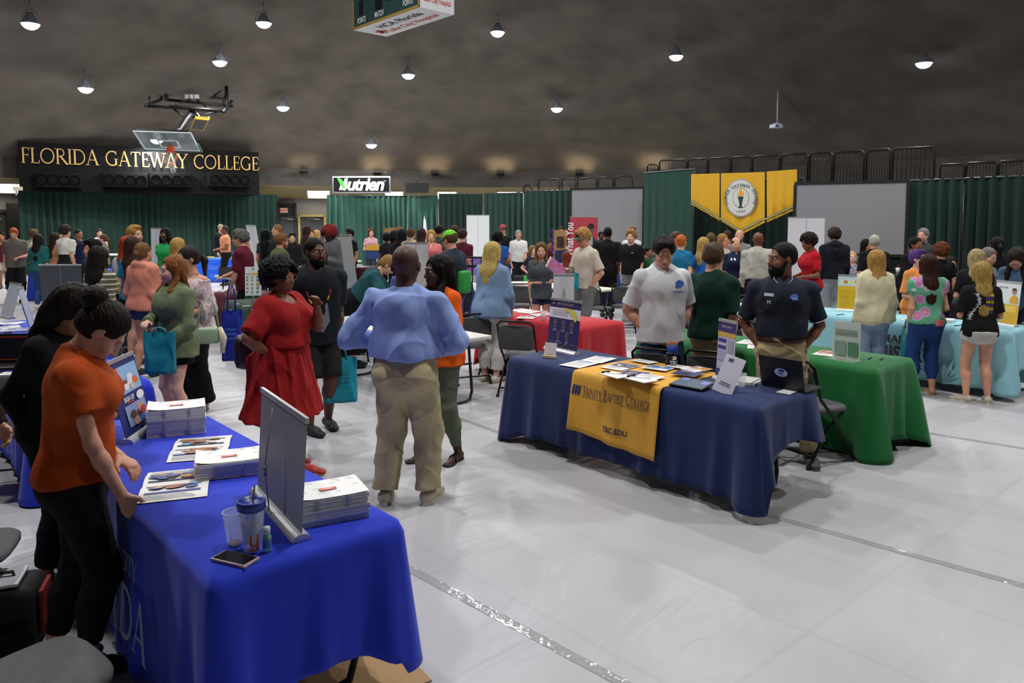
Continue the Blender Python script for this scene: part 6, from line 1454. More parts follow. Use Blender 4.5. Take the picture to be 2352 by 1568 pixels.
# aqua table goods
bl, br = onz(1922, 712, TH), onz(1982, 716, TH)
o, F_, L, sl = rollup(bl, br, .47, .02, 'e0b020', None, 'yellow banner with the numbers 36 and 44 on the aqua cloth', drum=.03, basec='d8d8d8')
art(o, F_, [(-L/2, sl*.68, L/2, sl, 'c8d4d8'), (-L*.4, sl*.74, -L*.02, sl*.86, 'e8dca0'), (L*.04, sl*.74, L*.42, sl*.86, 'e8dca0'), (-L*.04, sl*.08, -L*.02, sl*.6, 'c89c20'), (-L*.4, sl*.1, -L*.1, sl*.3, 'd0a420'), (L*.08, sl*.1, L*.4, sl*.3, 'd0a420'), (-L*.4, sl*.36, -L*.1, sl*.56, 'd0a420'), (L*.08, sl*.36, L*.4, sl*.56, 'd0a420')])
word(o, F_, '36', .055, -L*.2, sl*.77, 'b02820'); word(o, F_, '44', .055, L*.23, sl*.77, 'b02820')
bl, br = onz(2278, 742, TH), onz(2335, 752, TH)
o, F_, L, sl = rollup(bl, br, .5, .04, 'dcdee0', None, 'white and yellow banner with a man portrait right of the tiger shirt', drum=.03)
art(o, F_, [(-L/2, 0, L/2, sl*.47, 'd8a828'), (-L/2, sl*.22, -L*.05, sl*.47, '7c8c60'), (-L*.4, sl*.02, -L*.2, sl*.18, '5c9cc8'), (-L*.02, sl*.28, L*.4, sl*.44, 'e8c050'), ([(L*.1, sl*.5), (L*.45, sl*.5), (L*.42, sl*.66), (L*.28, sl*.7), (L*.14, sl*.64)], 'd8a030'), (ell_(L*.26, sl*.78, L*.09, sl*.07), 'b07c60'), (ell_(L*.26, sl*.83, L*.09, sl*.03), '3a2820')])
word(o, F_, 'WELCOME', .026, -L*.18, sl*.84, '70747c')
for i, (px, py, w_, lb) in enumerate([(2160, 737, .28, 'stack of white papers on the aqua cloth'), (2095, 735, .2, 'orange and white leaflet on the aqua cloth')]): sheet(onz(px, py, TH+.006), yaw_of('aqua', 10), w_, .2, 'photo' if i else 'none', i, lb, accent='d89040', th=.03 if i == 0 else .002)
for i, (px, py) in enumerate([(1930, 722), (2200, 747)]): q = empty('pen', onz(px, py, TH+.009), .5, ['dark pen at the left end of the aqua cloth', 'dark pen beside the white papers on the aqua cloth'][i], 'pen'); MB().tube([(-.07, 0, 0), (.07, 0, 0)], .005, n=8).build('barrel', mat('1c2430', .4), q)
# red table goods
for i, (px, py, rz, k, ac, lb) in enumerate([(1195, 712, 0, 'text', 'd0d0d4', 'white paper at the back left of the red cloth'), (1215, 716, 12, 'text', 'e0e0e4', 'white sheet in the middle of the red cloth'), (1212, 728, 30, 'photo', '801c28', 'red printed flyer beside the chair on the red cloth'), (1246, 722, -10, 'photo', 'a8a8d8', 'lilac leaflet behind the clear cup on the red cloth')]): sheet(onz(px, py, TH+.006+i*.002), yaw_of('red', rz), .22, .28, k, i+20, lb, accent=ac, group='papers on the red cloth')
# dark green logo table: easel card and bits
o = empty('acrylic_sign', onz(582, 686, TH), radians(8), 'white icon chart in an acrylic frame on the dark green logo cloth', 'sign'); F_ = frame((1, 0, 0), (0, .1, 1), (0, -1, .1), (0, 0, .03))
m = MB(); m.T = F_; m.box((0, .23, 0), (.24, .46, .004)); m.build('card', mat('d4d8d8', .5), o); m = MB(); m.T = F_; m.box((0, -.01, 0), (.25, .06, .02)); m.box((0, .0, -.04), (.2, .02, .1)); m.build('easel_foot', mat('2c4c3c', .5), o)
art(o, F_, [(-.1, .34, -.03, .36, '8ca0a0'), (-.02, .335, .11, .365, 'd8a028')]+[(x, y, x+.03, y+.028, c) for x, c in ((-.1, '7c8484'), (-.03, '9a9060'), (.05, '50606c')) for y in (.06, .12, .18, .24, .29)]+[(ell_(.08, .2, .022, .03), 'c8a030'), ([(-.02, .42), (.0, .45), (.02, .42)], '50705c')])
for i, (px, py, w_) in enumerate([(545, 698, .06), (570, 702, .16), (596, 706, .07)]): sheet(onz(px, py, TH+.004), radians(10+i*20), w_, .05, 'none', i, ['small white card on the dark green cloth, leftmost', 'white badges on the dark green cloth under the icon chart', 'orange and white pin on the dark green cloth'][i], paper=['d8d8d4', 'c0c4bc', 'd89840'][i])
o = empty('drinking_cup', onz(543, 662, TH+.0), 0, 'white foam cup with lid and red straw on the maroon cloth', 'cup'); MB().lathe([(0, 0), (.033, 0), (.046, .15), (.048, .15), (.048, .165), (0, .172)], n=20).build('cup', mat('dcdce0', .5), o); MB().tube([(0, 0, .17), (.006, 0, .25)], .004, n=6).build('straw', mat('b02030', .4), o)
m = MB(); rnd = random.Random(9)
for k in range(9): m.tube([(rnd.uniform(-.13, .13), rnd.uniform(-.08, .08), .015+rnd.uniform(0, .03)) for _ in range(2)], .02, n=6)
tag(m.build('crumpled_napkins', mat('d8ccd0', .8), None, onz(521, 672, TH)), 'crumpled napkins on the maroon cloth', 'napkins')
o = empty('laptop', onz(522, 640, TH), radians(200), 'open laptop on the white table, dark screen facing left', 'laptop'); MB().box((0, 0, .01), (.33, .23, .02)).build('keyboard_base', mat('a0a4a8', .4, .4), o); m = MB(); m.T = Matrix.Translation((0, -.11, .02)) @ Matrix.Rotation(radians(15), 4, 'X'); m.box((0, 0, .11), (.33, .01, .22)); m.build('lid', mat('101012', .3), o)
# left blue tables
o = empty('laptop', P(40, 838), radians(6), 'open black laptop on the blue cloth at the left edge', 'laptop'); MB().box((0, -.12, .01), (.36, .24, .02)).build('keyboard_base', mat('141416', .4), o); m = MB(); m.T = Matrix.Translation((0, .0, .02)) @ Matrix.Rotation(radians(-12), 4, 'X'); m.box((0, 0, .12), (.38, .012, .24)); m.build('lid', mat('101012', .35), o); m = MB(); m.T = Matrix.Translation((0, -.008, .02)) @ Matrix.Rotation(radians(-12), 4, 'X'); m.box((0, 0, .125), (.35, .003, .2)); m.build('screen', mat('14141c', .2), o)
m = MB(); m.T = Matrix.Translation((0, -.011, .02)) @ Matrix.Rotation(radians(-12), 4, 'X'); m.box((0, 0, .215), (.35, .002, .012)); m.box((0, 0, .03), (.35, .002, .012)); m.build('screen_bar', mat('5c1c14', .3, emit=.3), o)
sheet(P(34, 857), .2, .2, .13, 'text', 3, 'white card on the blue cloth in front of the laptop'); sheet(P(62, 898), .5, .16, .16, 'photo', 7, 'leaflet with food photo at the corner of the blue cloth', accent='c0904c')
tag(MB().lathe([(0, 0), (.07, .0), (.09, .03), (.06, .05), (0, .055)], n=14).build('soft_pouch', mat('b8a0a8', .8), None, P(30, 834)), 'pale pink pouch beside the laptop at the left edge', 'pouch')
for i, (px, py) in enumerate([(18, 742), (30, 757), (10, 752)]): sheet(P(px, py), .1+i*.3, .3, .24, 'text' if i != 1 else 'photo', 30+i, ['white leaflets fanned at the back of the far left blue cloth', 'blue printed leaflets at the front of the far left blue cloth', 'white leaflet at the left edge of the far blue cloth'][i], accent='4a70c8')
for i, (p0, p1, h, tl, fc, lb) in enumerate([((82, 752), (70, 762), .46, .1, '4a90d8', 'blue and orange banner seen edge on at the left'), ((28, 733), (2, 728), .42, .12, 'b8bcc8', 'silver backed small banner at the far left edge')]):
    bl, br = P(*p0), P(*p1); o, F_, L, sl = rollup(bl, br, h, tl, fc, 'b8bcc8', lb, drum=.035, rev=True); art(o, F_, [(-L/2, sl*.35, L/2, sl*.7, 'a8b8dc'), (-L/2, 0, L/2, sl*.35, 'c86c3c'), (-L/2, 0, L/2, sl*.08, 'b02c24')])

# floor standing banners
def floor_banner(px0, px1, d0, d1, ytop, front, label, seam=True, rev=False, tilt=.04, z=0.0, **k):
    a, b = at(px0, ytop, d0), at(px1, ytop, d1); h = (a.z+b.z)/2-z; a.z = b.z = z; return rollup(a, b, h, tilt, front, None, label, seam=seam, rev=rev, drum=.05, **k)
floor_banner(97, 194, 10, 10, 608, '4e5258', 'dark grey back of a banner stand behind the dark haired women', stay=True, tilt=-.08)
floor_banner(1071, 1124, 26.5, 26.5, 494, 'd4d6d8', 'tall white banner stand in front of the far green curtain'); floor_banner(1810, 1896, 17, 16.8, 499, 'd4d4d8', 'tall white banner stand beside the boy in the navy hoodie')
floor_banner(343, 366, 20, 19.5, 524, 'c0c4c8', 'narrow white banner stand right of the blond man'); floor_banner(593, 616, 18.5, 18, 518, 'd8dadc', 'white banner stand seen at an angle behind the olive shirt man', tilt=-.3)
floor_banner(926, 983, 10.6, 10.6, 558, 'c8cacc', 'white banner back beside the bald man in the pale blue shirt')
o, F_, L, sl = floor_banner(1309, 1374, 21.5, 21.5, 498, 'b03848', 'red recruiting banner stand with an officer in a cap')
art(o, F_, [(L*.02, 0, L*.47, sl*.52, '30303c'), ([(L*.0, sl*.5), (L*.48, sl*.5), (L*.46, sl*.66), (L*.32, sl*.72), (L*.16, sl*.72), (L*.02, sl*.66)], '34323e'), (L*.2, sl*.6, L*.3, sl*.73, 'e0e0e4'), (ell_(L*.25, sl*.8, L*.085, sl*.06), '6a4838'), ([(L*.13, sl*.86), (L*.2, sl*.91), (L*.34, sl*.9), (L*.38, sl*.85), (L*.3, sl*.83), (L*.18, sl*.83)], '1c1c24'), (L*.235, sl*.58, L*.265, sl*.71, '1c1c24')])
word(o, F_, 'Get What You', .3, -L*.38, sl*.58, 'e8e0e4', rot=90, xs=.75)
# white tapering banner on the black table
a, b = onz(800, 690, TH), onz(826, 692, TH); o, F_, L, sl = rollup(a, b, .98, -.16, 'd0d4d8', None, 'tall slim white banner leaning on the black cloth', drum=.03); 
bo = empty('water_bottle', onz(781, 668, TH), 0, 'clear water bottle with blue label on the black cloth', 'bottle'); MB().lathe([(0, 0), (.032, 0), (.033, .02), (.03, .08), (.033, .14), (.014, .19), (.013, .205), (0, .206)], n=16).build('bottle_body', mat('b8c8d4', .1, alpha=.5), bo); MB().lathe([(.0338, .07), (.0338, .13)], n=16).build('label_band', mat('4a78c0', .5), bo); MB().lathe([(0, .2), (.015, .2), (.015, .222), (0, .222)], n=12).build('cap', mat('e0e0e0', .4), bo)
sheet(onz(765, 664, TH+.006), .3, .3, .22, 'none', 1, 'white papers on the black cloth beside the water bottle')
# display boards
p = at(1287, 600, 22); o = empty('display_board', (p.x, 22, TH+.0), 0, 'brown display board trimmed with purple and red feather boas', 'display board'); wd = .42; zt = at(1287, 528, 22).z-TH
MB().box((0, 0, zt/2+.0), (wd, .02, zt)).build('board', mat('a8875c', .8), o); MB().box((0, -.015, zt*.62), (wd*.5, .01, zt*.35)).build('framed_photo', mat('3c2c20', .6), o); MB().box((.02, -.02, .12), (wd*.85, .02, zt*.45)).build('navy_flyer', mat('26345c', .6), o)
for x, c_, nm in ((-wd/2-.02, '5a2c9c', 'purple_feather_boa'), (wd/2+.0, 'c02030', 'red_feather_boa')):
    m = MB(); rnd = random.Random(int(x*100))
    for k in range(46): q = Vector((x+.02*sin(k*.7), -.02, zt*(1-k/46)+.02)); m.tube([q, q+Vector((rnd.uniform(-.06, .06), rnd.uniform(-.05, .03), rnd.uniform(-.04, .04)))], [.02, .004], n=5)
    m.build(nm, mat(c_, .9), o)
p = at(898, 560, 24.5); o = empty('display_board', (p.x, 24.5, 0), 0, 'brown poster board on an easel before the far curtain', 'display board'); a_, b_ = at(881, 523, 24.5), at(914, 562, 24.5); MB().box((0, 0, (a_.z+b_.z)/2), (b_.x-a_.x, .03, a_.z-b_.z)).build('board', mat('8a6c44', .8, var=.3, vscale=5), o)
MB().tube([(-.3, .1, 0), (-.05, .03, a_.z)], .02, n=6).tube([(.3, .1, 0), (.05, .03, a_.z)], .02, n=6).tube([(0, .6, 0), (0, .05, a_.z-.1)], .02, n=6).build('easel', mat('5c4830', .7), o)
o = empty('flag', at(975, 575, 28)*1, 0, 'slim furled white flag on a pole before the far curtain', 'flag'); z_ = at(975, 496, 28).z; o.location = (at(975, 500, 28).x, 28, 0); MB().tube([(0, 0, 0), (0, 0, z_)], .018, n=6).build('pole', mat('8a7c50', .5), o); MB().tube([(0, 0, z_-.1), (.02, 0, z_-.5), (.03, 0, z_-1.0)], [.03, .07, .05], n=8).build('cloth', mat('b8b4b8', .8), o)
a_, b_ = at(841, 562, 22), at(872, 580, 22); p = (a_+b_)/2; o = empty('table_sign', (p.x, 22, 0), 0, 'yellow and navy sign board below the woman in pink', 'sign'); zz = at(0, 562, 22).z; MB().box((0, 0, zz-.2), (.45, .03, .4)).build('board', mat('2a3c78', .6), o); MB().box((0, -.02, zz-.08), (.42, .01, .16)).build('yellow_band', mat('d8a830', .6), o); MB().tube([(0, .02, 0), (0, .02, zz-.3)], .02, n=6).build('post', mat('303034', .6), o)
# photo rack by the lime cap man
o = empty('photo_rack', onz(1085, 648, TH), radians(-10), 'black rack of photos right of the lime cap man', 'rack'); MB().box((0, 0, .25), (.4, .06, .5), bev=.01).build('frame', mat('0e0e10', .5), o)
for k, (x, z, c_) in enumerate(((-.08, .4, 'b06c70'), (.1, .4, '7c68b4'), (-.08, .22, '8a4cc0'), (.1, .22, '9c5cc8'), (-.08, .08, 'c8c8cc'), (.1, .08, 'b8bcc0'))): MB().box((x, -.035, z), (.15, .01, .13)).build('photo', mat(c_, .5, var=.5, vscale=30), o)

# small goods on the far tables
rnd = random.Random(11)
far = [('royal', 'blue', 4), ('dgreen', '', 5), ('navym', '', 7), ('blackm', '', 6), ('w6', '', 4), ('w8', '', 3), ('navyt', '', 4), ('grey', '', 3), ('blackr', '', 4), ('blackc', '', 3), ('navyc', '', 4), ('fgreen', '', 3), ('maroonr', '', 2), ('w7', '', 2), ('navyr', '', 3)]
NM = {'royal': 'far royal blue cloth', 'dgreen': 'far dark green cloth', 'navym': 'navy lettered cloth', 'blackm': 'dark maroon cloth', 'w6': 'white table behind the olive shirt man', 'w8': 'small far white table', 'navyt': 'blue cloth by the navy polo woman', 'grey': 'grey pleated skirt table', 'blackr': 'black cloth below the right screen', 'blackc': 'black cloth behind the floral shirt', 'navyc': 'navy cloth by the lime cap man', 'fgreen': 'far green cloth', 'maroonr': 'dark red cloth at right', 'w7': 'far left white table', 'navyr': 'navy cloth behind the cream shirt boy'}
for key, _, n in far:
    L = TBL[key][3]
    for k in range(n):
        u = -L/2+.2+(L-.4)*(k+.5)/n; c_ = rnd.choice(['d8d8d8', 'd8d8d8', 'c8ccd8', 'd0b860', '9ab0d8', 'c87060'])
        sheet(tp(key, u, rnd.uniform(-.15, .2)), yaw_of(key, rnd.uniform(-30, 30)), .21, .28, rnd.choice(['text', 'photo', 'none']), k, 'pale leaflets lying on the %s' % NM[key], accent=rnd.choice(['4a60a8', 'c05040', '3c8c60', 'd0a030']), paper=c_, group='leaflets on the %s' % NM[key], th=rnd.choice([.002, .02, .04]))
sheet(tp('grey', .3, .1, .01), yaw_of('grey', 4), .5, .2, 'none', 1, 'bright yellow folders on the grey skirt table', paper='d0a020', th=.02, name='folder', cat='folder')
def box_item(key, u, v, d_, c_, label, nm='cardboard_box', cat='box'):
    o = empty(nm, tp(key, u, v), yaw_of(key), label, cat); MB().box((0, 0, d_[2]/2), d_, bev=.006).build('carton', mat(c_, .7), o); MB().box((0, 0, d_[2]+.002), (d_[0]*.96, .03, .004)).build('lid_seam', mat(c_, .5), o)
box_item('blackc', .2, .0, (.5, .35, .2), '16161a', 'black box carrying papers behind the floral shirt woman'); box_item('navym', .6, .1, (.25, .2, .12), '1f9a94', 'teal box on the navy lettered cloth'); box_item('royal', .2, 0, (.3, .05, .2), '2858b0', 'small blue stand on the far royal blue cloth')
bx2 = [(('cup on the black cloth below the right screen'), 'blackr', .75, .1, 'd8d8dc')]
o = empty('drinking_cup', onz(2062, 628, TH), 0, 'white foam cup with red straw near the black haired leaning woman', 'cup'); MB().lathe([(0, 0), (.035, 0), (.05, .13), (0, .135)], n=14).build('cup', mat('dcdce0', .5), o); MB().tube([(0, 0, .13), (.01, 0, .2)], .005, n=6).build('straw', mat('c02830', .4), o)

# ------------------------------------------------------------------ bags
def tote(p, yaw, w_, h_, d_, c, label, handle=.14, print_c=None, seed=0, cat='tote bag', sag=.0):
    """p: middle of the bag mouth"""
    o = empty('tote_bag', (p.x, p.y, p.z-h_), yaw, label, cat); N, M_ = 20, 10; rnd = random.Random(seed); V = []; ph = rnd.random()*6
    for r in range(M_+1):
        t = r/M_
        for k in range(N*2):
            a = 2*pi*k/(N*2); sx_ = abs(cos(a))**.4*(1 if cos(a) > 0 else -1); sy = abs(sin(a))**.7*(1 if sin(a) > 0 else -1); dd = d_*(.5-.42*t**1.3); ww = w_*(.5+.02*t)
            V.append((sx_*ww+.006*sin(t*9+k+ph)*(1-t)*1.2, sy*dd+.009*sin(sx_*7+t*5+ph)+.005*sin(t*14+sx_*11), h_*t+(.0 if t < 1 else .008*sin(sx_*6+ph))))
    n = N*2; Fs = [(r*n+k, r*n+(k+1) % n, (r+1)*n+(k+1) % n, (r+1)*n+k) for r in range(M_) for k in range(n)]+[tuple(range(n))[::-1]]
    mesh_obj('bag_body', V, Fs, mat(c, .55, bump=.35, bscale=7, spec=.35), o, True)
    for s in (-1, 1):
        if handle: MB().tube([(-w_*.2, s*d_*.08, h_-.02), (-w_*.16, s*.01, h_+handle*.6), (0, 0, h_+handle), (w_*.16, s*.01, h_+handle*.6), (w_*.2, s*d_*.08, h_-.02)], .008, n=6).build('handle', mat(c, .6), o)
    if print_c:
        m = MB()
        for k in range(3): m.poly([(-w_*.25, -d_*.5-.012+.001*k, h_*(.62-.09*k)), (w_*.25, -d_*.5-.012, h_*(.62-.09*k)), (w_*.25, -d_*.5-.012, h_*(.65-.09*k)), (-w_*.25, -d_*.5-.012, h_*(.65-.09*k))])
        m.build('print', mat(print_c, .6), o)
    return o
def luggage(px, py, label, w_=.32, h_=.42, d_=.2, yaw=0, c='121214'):
    p = onz(px, py, 0); o = empty('backpack', p, radians(yaw), label, 'backpack'); MB().box((0, 0, h_/2+.01), (w_, d_, h_), bev=.05).build('bag_body', mat(c, .8, bump=.3, bscale=20), o); MB().box((0, -d_/2-.02, h_*.32), (w_*.8, .06, h_*.4), bev=.02).build('front_pocket', mat(c, .85), o)
    MB().tube([(-.05, 0, h_), (-.04, 0, h_+.05), (.04, 0, h_+.05), (.05, 0, h_)], .008, n=6).build('carry_handle', mat('1c1c1e', .7), o); MB().tube([(-w_*.3, d_/2, h_*.9), (-w_*.34, d_/2+.05, h_*.5), (-w_*.3, d_/2, h_*.15)], .015, n=6).tube([(w_*.3, d_/2, h_*.9), (w_*.34, d_/2+.05, h_*.5), (w_*.3, d_/2, h_*.15)], .015, n=6).build('shoulder_strap', mat('1c1c1e', .7), o); return o
luggage(1487, 748, 'black backpack on the floor under the white table by the polo man', .42, .42, .28, 10); luggage(1140, 862, 'black backpack on the floor behind the denim shirt woman', .36, .62, .25, 25); luggage(1745, 760, 'black bag on the floor behind the green polo man', .4, .4, .25, 10)
luggage(1885, 740, 'black crate on the floor left of the yellow number banner', .6, .4, .4, 10); luggage(1085, 700, 'dark bag under the tables behind the orange shirt woman', .3, .3, .2, 0); luggage(1195, 742, 'dark bag below the chair with the green backpack', .35, .45, .25, 0)
luggage(2340, 868, 'black wheeled bag under the aqua table at the right edge', .3, .35, .3, 0)
o = luggage(15, 1485, 'black bag with red lining on the floor beside the grey chair', .3, .3, .26, 20); MB().box((.165, .0, .18), (.02, .18, .2), bev=.008).build('red_lining', mat('7c1410', .7), o); MB().box((-.02, 0, .325), (.2, .2, .012)).build('white_paper', mat('d8dce0', .5), o)
p = onz(1195, 672, .5); o = empty('backpack', (p.x, p.y, .5), 0, 'green and black backpack hung on a chair back', 'backpack'); MB().box((0, 0, .17), (.3, .16, .36), bev=.06).build('bag_body', mat('101012', .8), o); MB().box((.1, -.04, .2), (.08, .12, .28), bev=.03).build('green_panel', mat('2fa038', .7), o)
p = onz(760, 1562, 0); tag(MB().box((0, 0, .004), (.7, .5, .008)).build('cardboard_sheet', mat('a8865c', .8), None, (p.x, p.y, 0), .6), 'brown cardboard under the near blue table', 'cardboard')
# ------------------------------------------------------------------ the people
def tee(c, **k): d = dict(c=c, sleeve=.62, sr=.018, neck='crew', off=.016, hem=.5); d.update(k); return d
def ls(c, **k): d = dict(c=c, sleeve=2, sr=.012, neck='crew', off=.018, hem=.5); d.update(k); return d
def pants(c, **k): d = dict(kind='pants', c=c); d.update(k); return d
def shorts(c, ln=.75, **k): d = dict(kind='shorts', c=c, len=ln, ease=.02); d.update(k); return d
def skirt(c, hem=.3, **k): d = dict(kind='skirt', c=c, hem=hem); d.update(k); return d
BR, DB, BK, BL, GI, GY, RD = '3c281a', '20150f', '0c0a0a', 'b8955c', '9c5426', '77726c', '8c3c1c'
def loc(o, v): return o['root'].matrix_basis @ Vector(v)
def wl(o, nm): a = o['S']['arms'][nm]; return Vector(a[2]), Vector(nrm(a[2]-a[1]))
def hold_bag(o, nm, w_, h_, d_, c, label, yaw=None, drop=.16, **k):
    wr, u = wl(o, nm); p = loc(o, wr+u*.09); return tote(Vector((p.x, p.y, p.z-drop)), o['root'].rotation_euler.z+radians(90) if yaw is None else radians(yaw), w_, h_, d_, c, label, handle=drop, **k)
def garment_text(o, s, size, x, z, c, back=False, mesh='top', bold=.03, sh=0, name='lettering', v=None, f=None):
    if v is None: v, f = text_mesh(s, size, bold=bold, shear=sh)
    S = o['S']; H = o['P']['h']; g = 1 if not back else -1; R = S['R']; org = S['up'](x, g*.0, z)
    # facing +y in the figure's own frame: seen from the front +x is on the viewer's left
    ex = R @ np.array([-g, 0, 0]); ey = R @ np.array([0, 0, 1.0]); return decal(o['root'], name, v, f, mat(c, .7), org, ex, ey, o[mesh], .005, .45)
def pg(*pts): return [(x, y, 0) for x, y in pts], [tuple(range(len(pts)))]
EAGLE = [(-.03, -.008), (-.012, -.02), (.0, -.012), (.012, -.022), (.02, -.008), (.034, -.006), (.04, .008), (.026, .02), (.006, .027), (-.014, .022), (-.026, .01), (-.018, .004)]

# --- nearest group
q1 = person(275, 664, 3.25, 112, 'person in a rust short sleeved blouse bending over the nearest blue table', 'f', skin='w', h=1.66, g=1.04, top=dict(c='a8430f', sleeve=.5, sr=.035, puff=.01, neck='collar', off=.022, hem=.52, flare=.0, blouse=.012, amp=.014, fr=16), bot=pants('131215', off=.01, ease=.01, amp=.004, cuff=.05, len=1.78, top=.6), hair='bun', bunpos=(0, -.125, .07), buns=1.45, hairc='1c120e', head=(4, 48, 0), lean=3, arm_r='table', arm_l=((.02, .16, .56), (.5, -.5, -.6)), foot_r=(.07, .04), foot_l=(.07, -.12), shoe='0c0a0c', shoek='low', hw=1.1)
q2 = person(186, 652, 3.95, 80, 'person with very long dark hair in a black jacket behind the rust blouse', 'f', skin='t', h=1.64, top=ls('111316', off=.03, hem=.49), bot=pants('10181c', cuff=.07, len=1.85), hair='long', hairlen=.5, hairc='1a120e', hairw=.1, head=(0, 34, 0), lean=6, arm_l='hold2', arm_r=((.15, -.02, .5), (.3, -1, 0)), shoe='0e0c0e', shoek='low')
q3 = person(-110, 690, 4.0, 75, 'person in dark maroon at the left edge, only an arm in view', 'f', skin='w', h=1.62, top=ls('2a1216', off=.02), bot=pants('121216'), hair='long', hairlen=.45, hairc=DB, head=(0, 20, 0), lean=10, arm_r='table', arm_l='reach')

bs = person(932, 563, 5.15, 172, 'bald person in a pale blue dress shirt and khaki trousers seen from behind', 'm', skin='b2', g=1.24, sw=1.12, top=ls('8fa4dc', neck='collar', off=.026, hem=.575, blouse=.03, amp=.024, fr=17, sr=.028, var=.03), bot=pants('b6a885', off=.02, ease=.03, cuff=.085, len=1.95, top=.59, amp=.014, fr=18), hair='bald', head=(6, 8, 0), belt='2c1418', beltz=.562, arm_l=((.2, .2, .6), (1, -.5, -.6)), arm_r=((.17, .2, .585), (1, -.5, -.6)), foot_r=(.14, .05, 12), hs=1.12, foot_l=(.15, .0, 8), shoe='b0a48c', sole='c8c4b8')
org = person(1006, 583, 6.0, -38, 'person in an orange shirt and olive trousers facing the blue shirt, straight black hair', 'f', skin='b2', g=1.1, top=tee('e8601a', off=.022, sleeve=.72, sr=.03, amp=.012, hem=.48), bot=pants('5c6653', off=.008, ease=.008, cuff=.042, len=1.82, top=.6), hair='long', hairlen=.24, hairw=.09, hairc='120c0b', hairfront=.02, head=(-18, 2, 0), arm_r='hip', arm_l=((.0, .2, .62), (.7, -.2, -.8)), foot_r=(.12, .06, 20), foot_l=(.1, -.08, 10), shoe='16120f', shoek='sandal')
garment_text(org, 'A&M', .1, -.02, .735, '202c24')
red = person(640, 598, 5.85, 74, 'person in a red tiered dress and glasses with one hand on the hip', 'f', skin='b3', g=1.42, top=dict(c='93191a', sleeve=.85, sr=.04, puff=.02, neck='scoop', off=.024, hem=.60, amp=.01, fr=18, name='dress_bodice', var=.03), bot=dict(kind='skirt', c='93191a', hem=.265, flare=.1, top=.64, amp=.03, fr=34, off=.02, name='dress_skirt', var=.03), hair='afro', hairc='0e0b0b', glasses='b8923c', head=(-2, -3, 0), belly=.03, bust=1.15, arm_r='hip', arm_l=((.06, .3, .79), (.6, .1, -1)), foot_r=(.1, .26, -5), foot_l=(.09, .0, 8), shoe='b03426', sole='c8c4c0', ga=1.1)
blkm = person(722, 541, 6.95, 28, 'bearded person in a black poster shirt standing behind the red dress', 'm', skin='b', g=1.22, sw=1.08, top=tee('14181f', off=.03, sleeve=.85, sr=.035, amp=.014, hem=.45, fr=15), bot=shorts('1c1c20', .95, ease=.04), hair='fade', hairc='0a0808', beard=.01, head=(18, 0, 0), arm_r='down', arm_l='down', foot_r=(.1, .15, -20), foot_l=(.1, 0, 5), shoe='141416')
for nm, c_, pts in (('print_red', 'c0382c', ((-.12, .08), (.1, .1), (.1, .05), (-.1, .02))), ('print_yellow', 'd0b03c', ((-.1, .01), (.09, .04), (.08, .0), (-.08, -.03))), ('print_grey', '6c6c80', ((-.08, -.06), (.07, -.03), (.09, -.2), (.02, -.3), (-.07, -.24), (-.04, -.14)))):
    vs, fs = pg(*pts); garment_text(blkm, '', 1, -.0, .68, c_, name=nm, v=vs, f=fs)
hold_bag(blkm, 'l', .3, .42, .12, '148a9c', 'teal tote bag hanging from the hand of the black poster shirt man', yaw=15, drop=.1, print_c='0c5c6c')
swt = person(396, 587, 6.85, -35, 'person in a sage cable sweater and black shorts with long ginger hair', 'f', skin='w3', h=1.63, top=ls('6b7759', off=.045, hem=.44, flare=.02, sr=.03, bump=.6, bs=26, amp=.01, fr=26), bot=dict(kind='skirt', c='101014', hem=.4, flare=.0), hair='long', hairlen=.42, hairw=.075, hairfront=.26, hairc='7c4c26', head=(-12, 2, 0), arm_r=((.05, .26, .64), (.8, -.3, -.7)), arm_l=((.14, .2, .53), (.6, -.8, -.3)), shoe='2c2420')
wr, u = wl(swt, 'r'); p = at(366, 762, 6.5); tote(Vector((p.x, p.y, p.z)), radians(8), .25, .36, .12, '17818f', 'teal tote bag held low by the person in the sage sweater', handle=.04, seed=3)
flo = person(430, 562, 7.65, -20, 'person in a white floral off shoulder blouse and wide black trousers holding a red cup', 'f', skin='w', g=1.1, top=dict(c='d8d2cc', sleeve=1.35, sr=.045, bell=1, neck='off', off=.03, hem=.5, flare=.02, amp=.02, fr=24, name='blouse', m=mat('d8d2cc', .85, var=.2, two='b48c94', vscale=34, wr=.8)), bot=pants('0d0d10', off=.012, ease=.05, cuff=.13, len=1.93), hair='pony', hairlen=.2, hairc='2c2624', head=(-25, 6, 0), arm_r='hold', arm_l='hold2', shoe='a06c50', shoek='sandal', glasses='20404c')
m = MB(); rnd = random.Random(2)
vs, fs = [], []
for k in range(40):
    x, y = rnd.uniform(-.16, .16), rnd.uniform(-.2, .12); n = len(vs); r_ = rnd.uniform(.008, .016); vs += [(x+r_*cos(a), y+r_*.7*sin(a), 0) for a in (0, 1.2, 2.5, 3.8, 5)]; fs.append(tuple(range(n, n+5)))
garment_text(flo, '', 1, 0, .66, 'a8506c', name='flower_print', v=vs, f=fs)
def cup_in_hand(o, nm, c, label, h_=.13, lid='e4e0dc', fwd=.055):
    wr, u = wl(o, nm); p = loc(o, wr+u*.085+Vector((0, fwd, -.05))); k = empty('drinking_cup', p, 0, label, 'cup'); MB().lathe([(0, 0), (.03, 0), (.042, h_), (0, h_)], n=18).build('cup', mat(c, .5), k); MB().lathe([(.043, h_-.008), (.046, h_), (.043, h_+.016), (0, h_+.02)], n=18).build('lid', mat(lid, .5), k); return k
cup_in_hand(flo, 'r', '9c2c1c', 'red paper cup with white lid in the floral blouse person hand')
